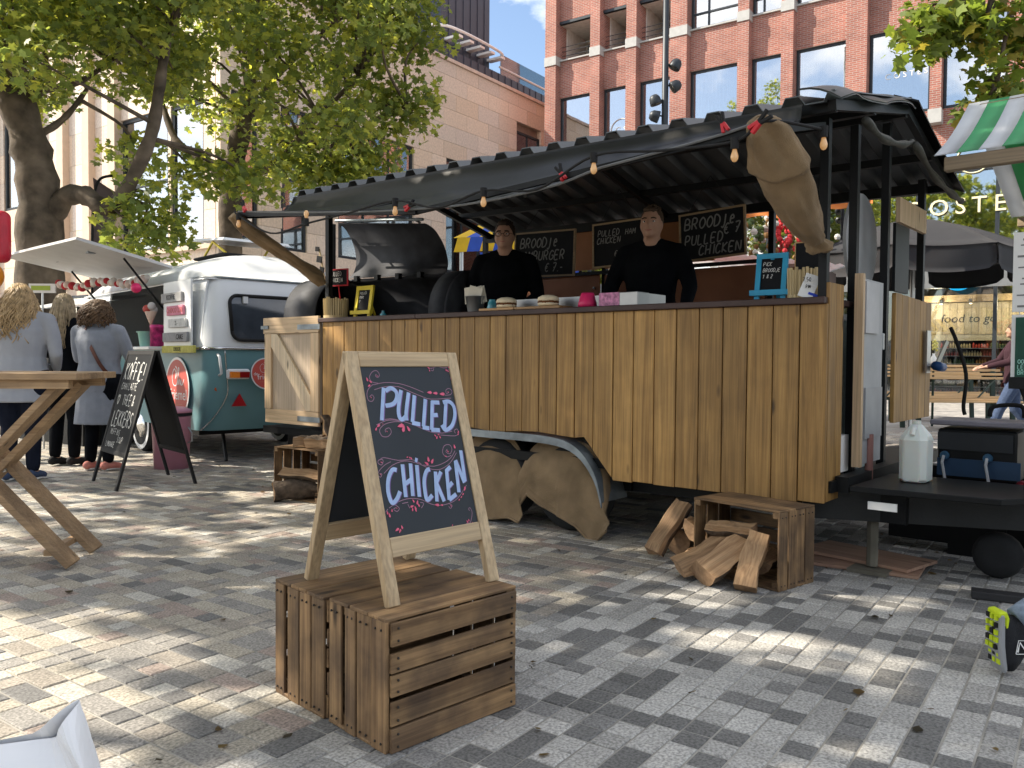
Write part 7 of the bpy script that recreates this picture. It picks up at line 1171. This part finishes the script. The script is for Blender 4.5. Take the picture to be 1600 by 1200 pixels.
pq = thing('green_poster', 'dark green poster in a white frame below the menu sheet', 'poster', SO, SAa); bx('frame', M_white, pq, .365, .85, -.055, -.05, .99, 1.385); bx('print', mat('dark_green_print', (.01, .06, .04), .5, var=.5, scale=5), pq, .385, .83, -.06, -.0555, 1.01, 1.37); mb = MB()
ribbons(mb, handwriting('OOK IN', .40, 1.12, .022, .6)+handwriting('LEKKERE', .40, 1.09, .022, .6)+handwriting('BROOD', .40, 1.06, .022, .6), .004, lambda s_, q: (s_, -.0608, q)); mb.build('lettering', M_mint, pq); bx('picture', mat('yellow_print', (.6, .45, .1), .6, var=.3, scale=20), pq, .45, .6, -.0612, -.0602, 1.16, 1.32)
for s_ in (.40, .80): MB().tube([(s_, -.052, 1.385), (s_, -.052, 1.40)], .003, 4).build('clip', M_steel, pq)
o = bx('ground_rail', mat('dark_strip', (.03, .03, .032), .6), None, 0, 1.4, -.045, .045, .0, .035, .003); o.location = (2.21, 3.93, .003); o.rotation_euler = (0,0,R(-28)); tag(o, 'dark flat rail lying on the paving at the right edge', 'rail')
# ---------------------------------------------------------------- grey parasol
M_para = mat('grey_canvas', (.034, .035, .039), .9, var=.06, bump=.15, bscale=120); ps = thing('grey_parasol', 'large grey parasol behind the trailer end', 'parasol', (4.92, 10.2, 0), R(12)); MB().tube([(0,0,0),(0,0,2.85)], .03, 10).build('pole', M_steel, ps); MB().lathe([(.3,0),(.3,.06),(.05,.1)], (0,0,0), 20).build('base', M_black, ps)
Rp = 1.34
for k in range(8):
    a0 = k*math.pi/4; a1 = a0+math.pi/4; p0 = Vector((math.cos(a0)*Rp, math.sin(a0)*Rp, 2.42)); p1 = Vector((math.cos(a1)*Rp, math.sin(a1)*Rp, 2.42)); tp = Vector((0,0,2.90))
    MB().grid(lambda u, v: tuple(tp.lerp(p0.lerp(p1, u), v)+Vector((0,0,.06*math.sin(v*3.14)-.03*math.sin(u*3.14)*v))), 8, 8, thick=(0,0,-.004)).build('canopy_panel', M_para, ps, smooth=True)
    MB().grid(lambda u, v: tuple(p0.lerp(p1, .02+.96*u)+Vector((0,0,-.03*math.sin(u*3.14)))+Vector((0,0,-v*(.26+.03*math.sin(u*3.14))))*(1 if .04 < u < .96 else .82)+Vector((.02*math.sin(u*6+v*2), .02*math.cos(u*5), 0))), 12, 5, thick=(.003,.003,0)).build('valance', M_para, ps, smooth=True)
    MB().tube([tuple(tp+Vector((0,0,-.06))), tuple(p0+Vector((0,0,-.03)))], .012, 5).build('rib', M_black, ps)
# ---------------------------------------------------------------- slatted benches, vase
M_lath = wood('sunny_lath', (.55, .34, .15), (.68, .46, .24), 'x', .8, .6, False, .08); M_leg = mat('dark_green_leg', (.012, .03, .022), .5)
def bench(label, x, y, rz, L):
    t = thing('slatted_bench', label, 'bench', (x, y, 0), rz, 'slatted wooden benches outside the shop')
    for k in range(4): bx('back_slat', M_lath, t, -L/2, L/2, .30+.06*k, .36+.06*k, .84+.068*k, .88+.068*k, .004)
    for k in range(4): bx('seat_slat', M_lath, t, -L/2, L/2, -.22+.12*k, -.12+.12*k, .46+.022*k, .49+.022*k, .004)
    for x_ in (-L/2+.15, L/2-.15): 
        m_ = MB(); m_.bar((x_, .34, 0), (x_, .42, .98), .07, .05); m_.bar((x_, -.18, 0), (x_, -.16, .46), .07, .05); m_.bar((x_, -.18, .42), (x_, .4, .44), .05, .05); m_.build('leg', M_leg, t); MB().bar((x_-.02, .30, .84), (x_-.55, .02, .46), .02, .02).build('brace', M_leg, t)
bench('slatted wooden bench nearest the trailer end outside the shop', 7.55, 13.9, R(2), 1.9); bench('slatted wooden bench further back towards the shop', 8.2, 16.0, R(2), 2.2)
va = thing('flower_vase', 'white vase with a yellow flower on the bench back', 'vase', (7.42, 14.55, 1.085), 0); MB().lathe([(.045,0),(.06,.05),(.05,.12),(.02,.17),(.024,.20)], (0,0,0), 16).build('vase', M_white, va, smooth=True); MB().tube([(0,0,.18),(.02,0,.30)], .005, 5).build('stem', M_leg, va)
for k in range(9): MB().ball((.02+.03*math.cos(k*2.1), .03*math.sin(k*2.1), .26+.02*k), .025, 8, 6).build('bloom', mat('yellow_bloom', (.65, .60, .18), .8) if k == 0 else bpy.data.materials['yellow_bloom'], va, smooth=True)
bx('vase_stand', M_lath, va, -.09, .09, -.09, .09, -.012, -.001); tg = MB(); tg.tube([(0,0,-.012),(0,0,-1.083)], .02, 6); tg.build('stand_post', M_leg, va)
# round blue shop sign
rsg = MB().lathe([(.46,0),(.46,.06)], (14.05, -.30, 3.62), 32, Matrix.Rotation(R(90), 3, 'X')).build('round_sign', mat('cyan_blue', (.0, .28, .60), .4), bb); put_text('lettering', 'B', .62, M_white, rsg, Matrix.Translation((14.1, -.37, 3.55)) @ Matrix.Rotation(R(90), 4, 'X'), .004, shear=.2); bx('bracket', M_frame, rsg, 14.03, 14.07, -.30, .34, 3.9, 3.95)
# ---------------------------------------------------------------- street lamp with spotlights
slm = thing('street_lamp', 'tall dark lamp post carrying four round spotlights before the brick facade', 'street lamp', (3.62, 20.0, 0), 0); MB().tube([(0,0,0),(0,0,5),(0,0,14)], [.10,.085,.06], 12).build('pole', M_frame, slm, smooth=True)
for z, sd, ti in ((8.2, 1, .5), (7.7, 1, 1.0), (7.35, -1, -.3), (6.98, -1, -1.3)):
    Mr = Matrix.Rotation(ti, 3, 'Y'); c = Vector((sd*.24, -.02, z)); h_ = MB().lathe([(.001,.14),(.08,.13),(.13,.06),(.145,-.08),(.135,-.10)], c, 16, Mr).build('spotlight', M_frame, slm, smooth=True); MB().lathe([(.001,-.10),(.13,-.10)], c, 16, Mr, cap=False).build('lens', M_soff, h_); MB().tube([(0,0,z), tuple(c+Vector((-sd*.08,0,.02)))], .02, 6).build('arm', M_frame, slm)
# ---------------------------------------------------------------- things seen through the trailer
oa = thing('orange_awning', 'orange stall awning glowing behind the right menu board', 'awning', (2.35, 8.1, 0), R(-30)); M_or = mat('orange_canvas', (.72, .26, .07), .7, var=.08); nt = M_or.node_tree; tl = nt.nodes.new('ShaderNodeBsdfTranslucent'); tl.inputs['Color'].default_value = (.8,.3,.08,1); mxs = nt.nodes.new('ShaderNodeMixShader'); mxs.inputs[0].default_value = .4; nt.links.new(nt.nodes['Principled BSDF'].outputs[0], mxs.inputs[1]); nt.links.new(tl.outputs[0], mxs.inputs[2]); nt.links.new(mxs.outputs[0], nt.nodes['Material Output'].inputs['Surface'])
MB().grid(lambda u, v: (-1.1+2.2*u, -.3+1.5*v, 2.62+.5*v-.03*math.sin(u*12)), 24, 4, thick=(0,0,-.006)).build('canvas', M_or, oa, smooth=True); MB().grid(lambda u, v: (-1.1+2.2*u, -.3+.01*math.sin(u*40), 2.61-.03*math.sin(u*12)-v*(.13+.02*math.sin(u*30))), 60, 2, thick=(0,.005,0)).build('valance', M_or, oa, smooth=True)
for x in (-1.05, 1.05): MB().tube([(x,-.28,0),(x,-.28,2.6)], .025, 8).build('post', M_steel, oa)
ki = thing('corrugated_kiosk', 'small kiosk with a pale corrugated roof behind the trailer', 'kiosk', (2.15, 7.75, 0), R(-32)); bx('body', M_dbrown, ki, -.75, .6, .1, 1.2, 0, 2.02); xs_ = [k*.05 for k in range(31)]; m_ = MB(); vs = []
for y, z in ((-.15, 2.10), (1.4, 2.36)): vs += [(-.85+x, y, z-.16*(x)+.018*(k % 2)) for k, x in enumerate(xs_)]
vs += [(a, b, c-.01) for a, b, c in vs]; n = len(xs_); m_.add(vs, [(i, i+1, n+i+1, n+i) for i in range(n-1)]+[(2*n+i, 3*n+i, 3*n+i+1, 2*n+i+1) for i in range(n-1)]+[(i, 2*n+i, 2*n+i+1, i+1) for i in range(n-1)]); m_.build('roof', mat('pale_corrugated', (.55, .55, .54), .5, metal=.2), ki)
fd = thing('flower_display', 'red and white flower display above the kiosk roof', 'flowers', (3.4, 10.3, 0), 0); MB().tube([(0,0,0),(0,0,2.6)], .05, 8).build('stem', M_bark, fd); fm = MB(); g = random.Random(8)
for k in range(260):
    p = Vector((g.gauss(0,.30), g.gauss(0,.2), 2.72+g.gauss(0,.17))); c = (.55,.04,.05) if abs(p.x+.05) < .14 else g.choice([(.6,.6,.56),(.08,.13,.04),(.05,.09,.03),(.25,.14,.05)]); fm.ball(p, g.uniform(.02,.05), 6, 4, colr=c)
tag(fm.build('blossoms', vcol('blossom', .8, .1, bump=0), fd), kind='stuff')
sa = thing('striped_awning', 'blue and yellow striped awning seen behind the man in glasses', 'awning', (.35, 11.6, 0), R(-20)); M_by = [mat('awning_yellow', (.80, .50, .03), .7), mat('awning_blue', (.04, .10, .50), .7)]
for k in range(12): MB().grid(lambda u, v: (-1.2+(k+u)*.2+.1*v, -.2+.9*v, 2.85+.35*v), 1, 3, thick=(0,0,-.005)).build('stripe', M_by[k % 2], sa); MB().grid(lambda u, v: (-1.2+(k+u)*.2+.06*(1-v), -.2, 2.845-.2*v*(1 if k % 2 else 1)), 2, 2, thick=(0,.004,0)).build('valance_flap', M_by[k % 2], sa)
for x in (-1.1, 1.1): MB().tube([(x,-.15,0),(x,-.15,2.84)], .03, 8).build('post', M_steel, sa)
for k in range(3): x = -.62+k*.62; MB().add([(x-.16,-.25,2.62),(x+.16,-.25,2.62),(x,-.25,2.2),(x-.16,-.244,2.62),(x+.16,-.244,2.62),(x,-.244,2.2)], [(0,2,1),(3,4,5)]).build('pennant', M_by[(k+1) % 2], sa)
# ---------------------------------------------------------------- far left: feather flag, inflatable sign, dark tent
ff = thing('feather_flag', 'dark brown feather flag behind the caravan', 'flag', (-6.55, 12.9, 0), R(20)); P = smoothpath([(0,0,0),(0,0,2.2),(.02,0,3.4),(.10,0,3.85),(.30,0,3.95)], 6); MB().tube(P, .022, 6).build('pole', M_black, ff); MB().grid(lambda u, v: (.02+u*(.30-.10*v)+.1*(1-v)**6*u+.02*math.sin(v*8), .05*math.sin(v*7+u*3), 3.9-v*2.2-u*.25*(1-v)), 6, 20, thick=(0,.004,0)).build('cloth', mat('brown_flag', (.13, .10, .10), .8), ff, smooth=True)
isg = thing('inflatable_sign', 'red and yellow inflatable sign on a pole at the left edge', 'sign', (-5.62, 8.95, 0), R(-10)); MB().tube([(0,0,0),(0,0,1.9)], .03, 8).build('pole', M_steel, isg); o = bx('red_body', mat('red_vinyl', (.45, .02, .04), .3), isg, -.38, .20, -.09, .09, 2.12, 2.68, .08); o.modifiers['bevel'].segments = 5; o = bx('yellow_inset', mat('yellow_vinyl', (.75, .42, .02), .3), isg, -.30, .06, -.11, .11, 2.22, 2.56, .05); MB().ball((-.05,0,1.98), (.17,.12,.16), 14, 10).build('orange_ball', mat('orange_vinyl', (.80, .28, .02), .3), isg, smooth=True)
dt = thing('dark_market_tent', 'low dark market counter with pale awning behind the women', 'market counter', (-6.0, 11.2, 0), R(-35)); bx('counter', M_black, dt, -.6, 1.1, -.4, .4, 0, 1.1); MB().add([(-.2,-.5,1.75),(1.1,-.5,1.72),(1.1,.5,1.95),(-.2,.5,1.98),(-.2,-.5,1.74),(1.1,-.5,1.71),(1.1,.5,1.94),(-.2,.5,1.97)], [(0,1,2,3),(7,6,5,4)]).build('awning', M_cwhite, dt)
for x in (-.15, 1.05): MB().tube([(x,-.42,1.1),(x,-.42,1.74)], .02, 6).build('post', M_black, dt)
gs = bx('green_label', M_white, None, -.16, .16, -.01, .01, 0, .11); gs.location = (-5.65, 9.95, 1.88); tag(gs, 'small pale green sign behind the women', 'sign'); bx('green_print', mat('lime_print', (.38, .50, .08), .6), gs, -.13, .10, -.013, -.0105, .03, .085); MB().tube([(0,.0,-.001),(0,.0,-1.88)], .012, 6).build('post', M_steel, gs)
# ---------------------------------------------------------------- litter of dry leaves on the paving
g = np.random.default_rng(5); lt_ = []
for k in range(150):
    y = g.uniform(2.0, 9.0); x = g.uniform(-.6*y, .6*y); lt_.append((x, y, .008))
o = leaves('fallen_leaves', lt_, 1, .05, .016, None, [(.10,.07,.03),(.16,.12,.05),(.06,.05,.03)], 77, True); co = np.empty(len(o.data.vertices)*3); o.data.vertices.foreach_get('co', co); co = co.reshape(-1, 3); co[:, 2] = .004 + (np.abs(co[:, 2]) % .008); o.data.vertices.foreach_set('co', co.reshape(-1)); tag(o, 'small dry leaves scattered over the paving', 'leaves', kind='stuff')
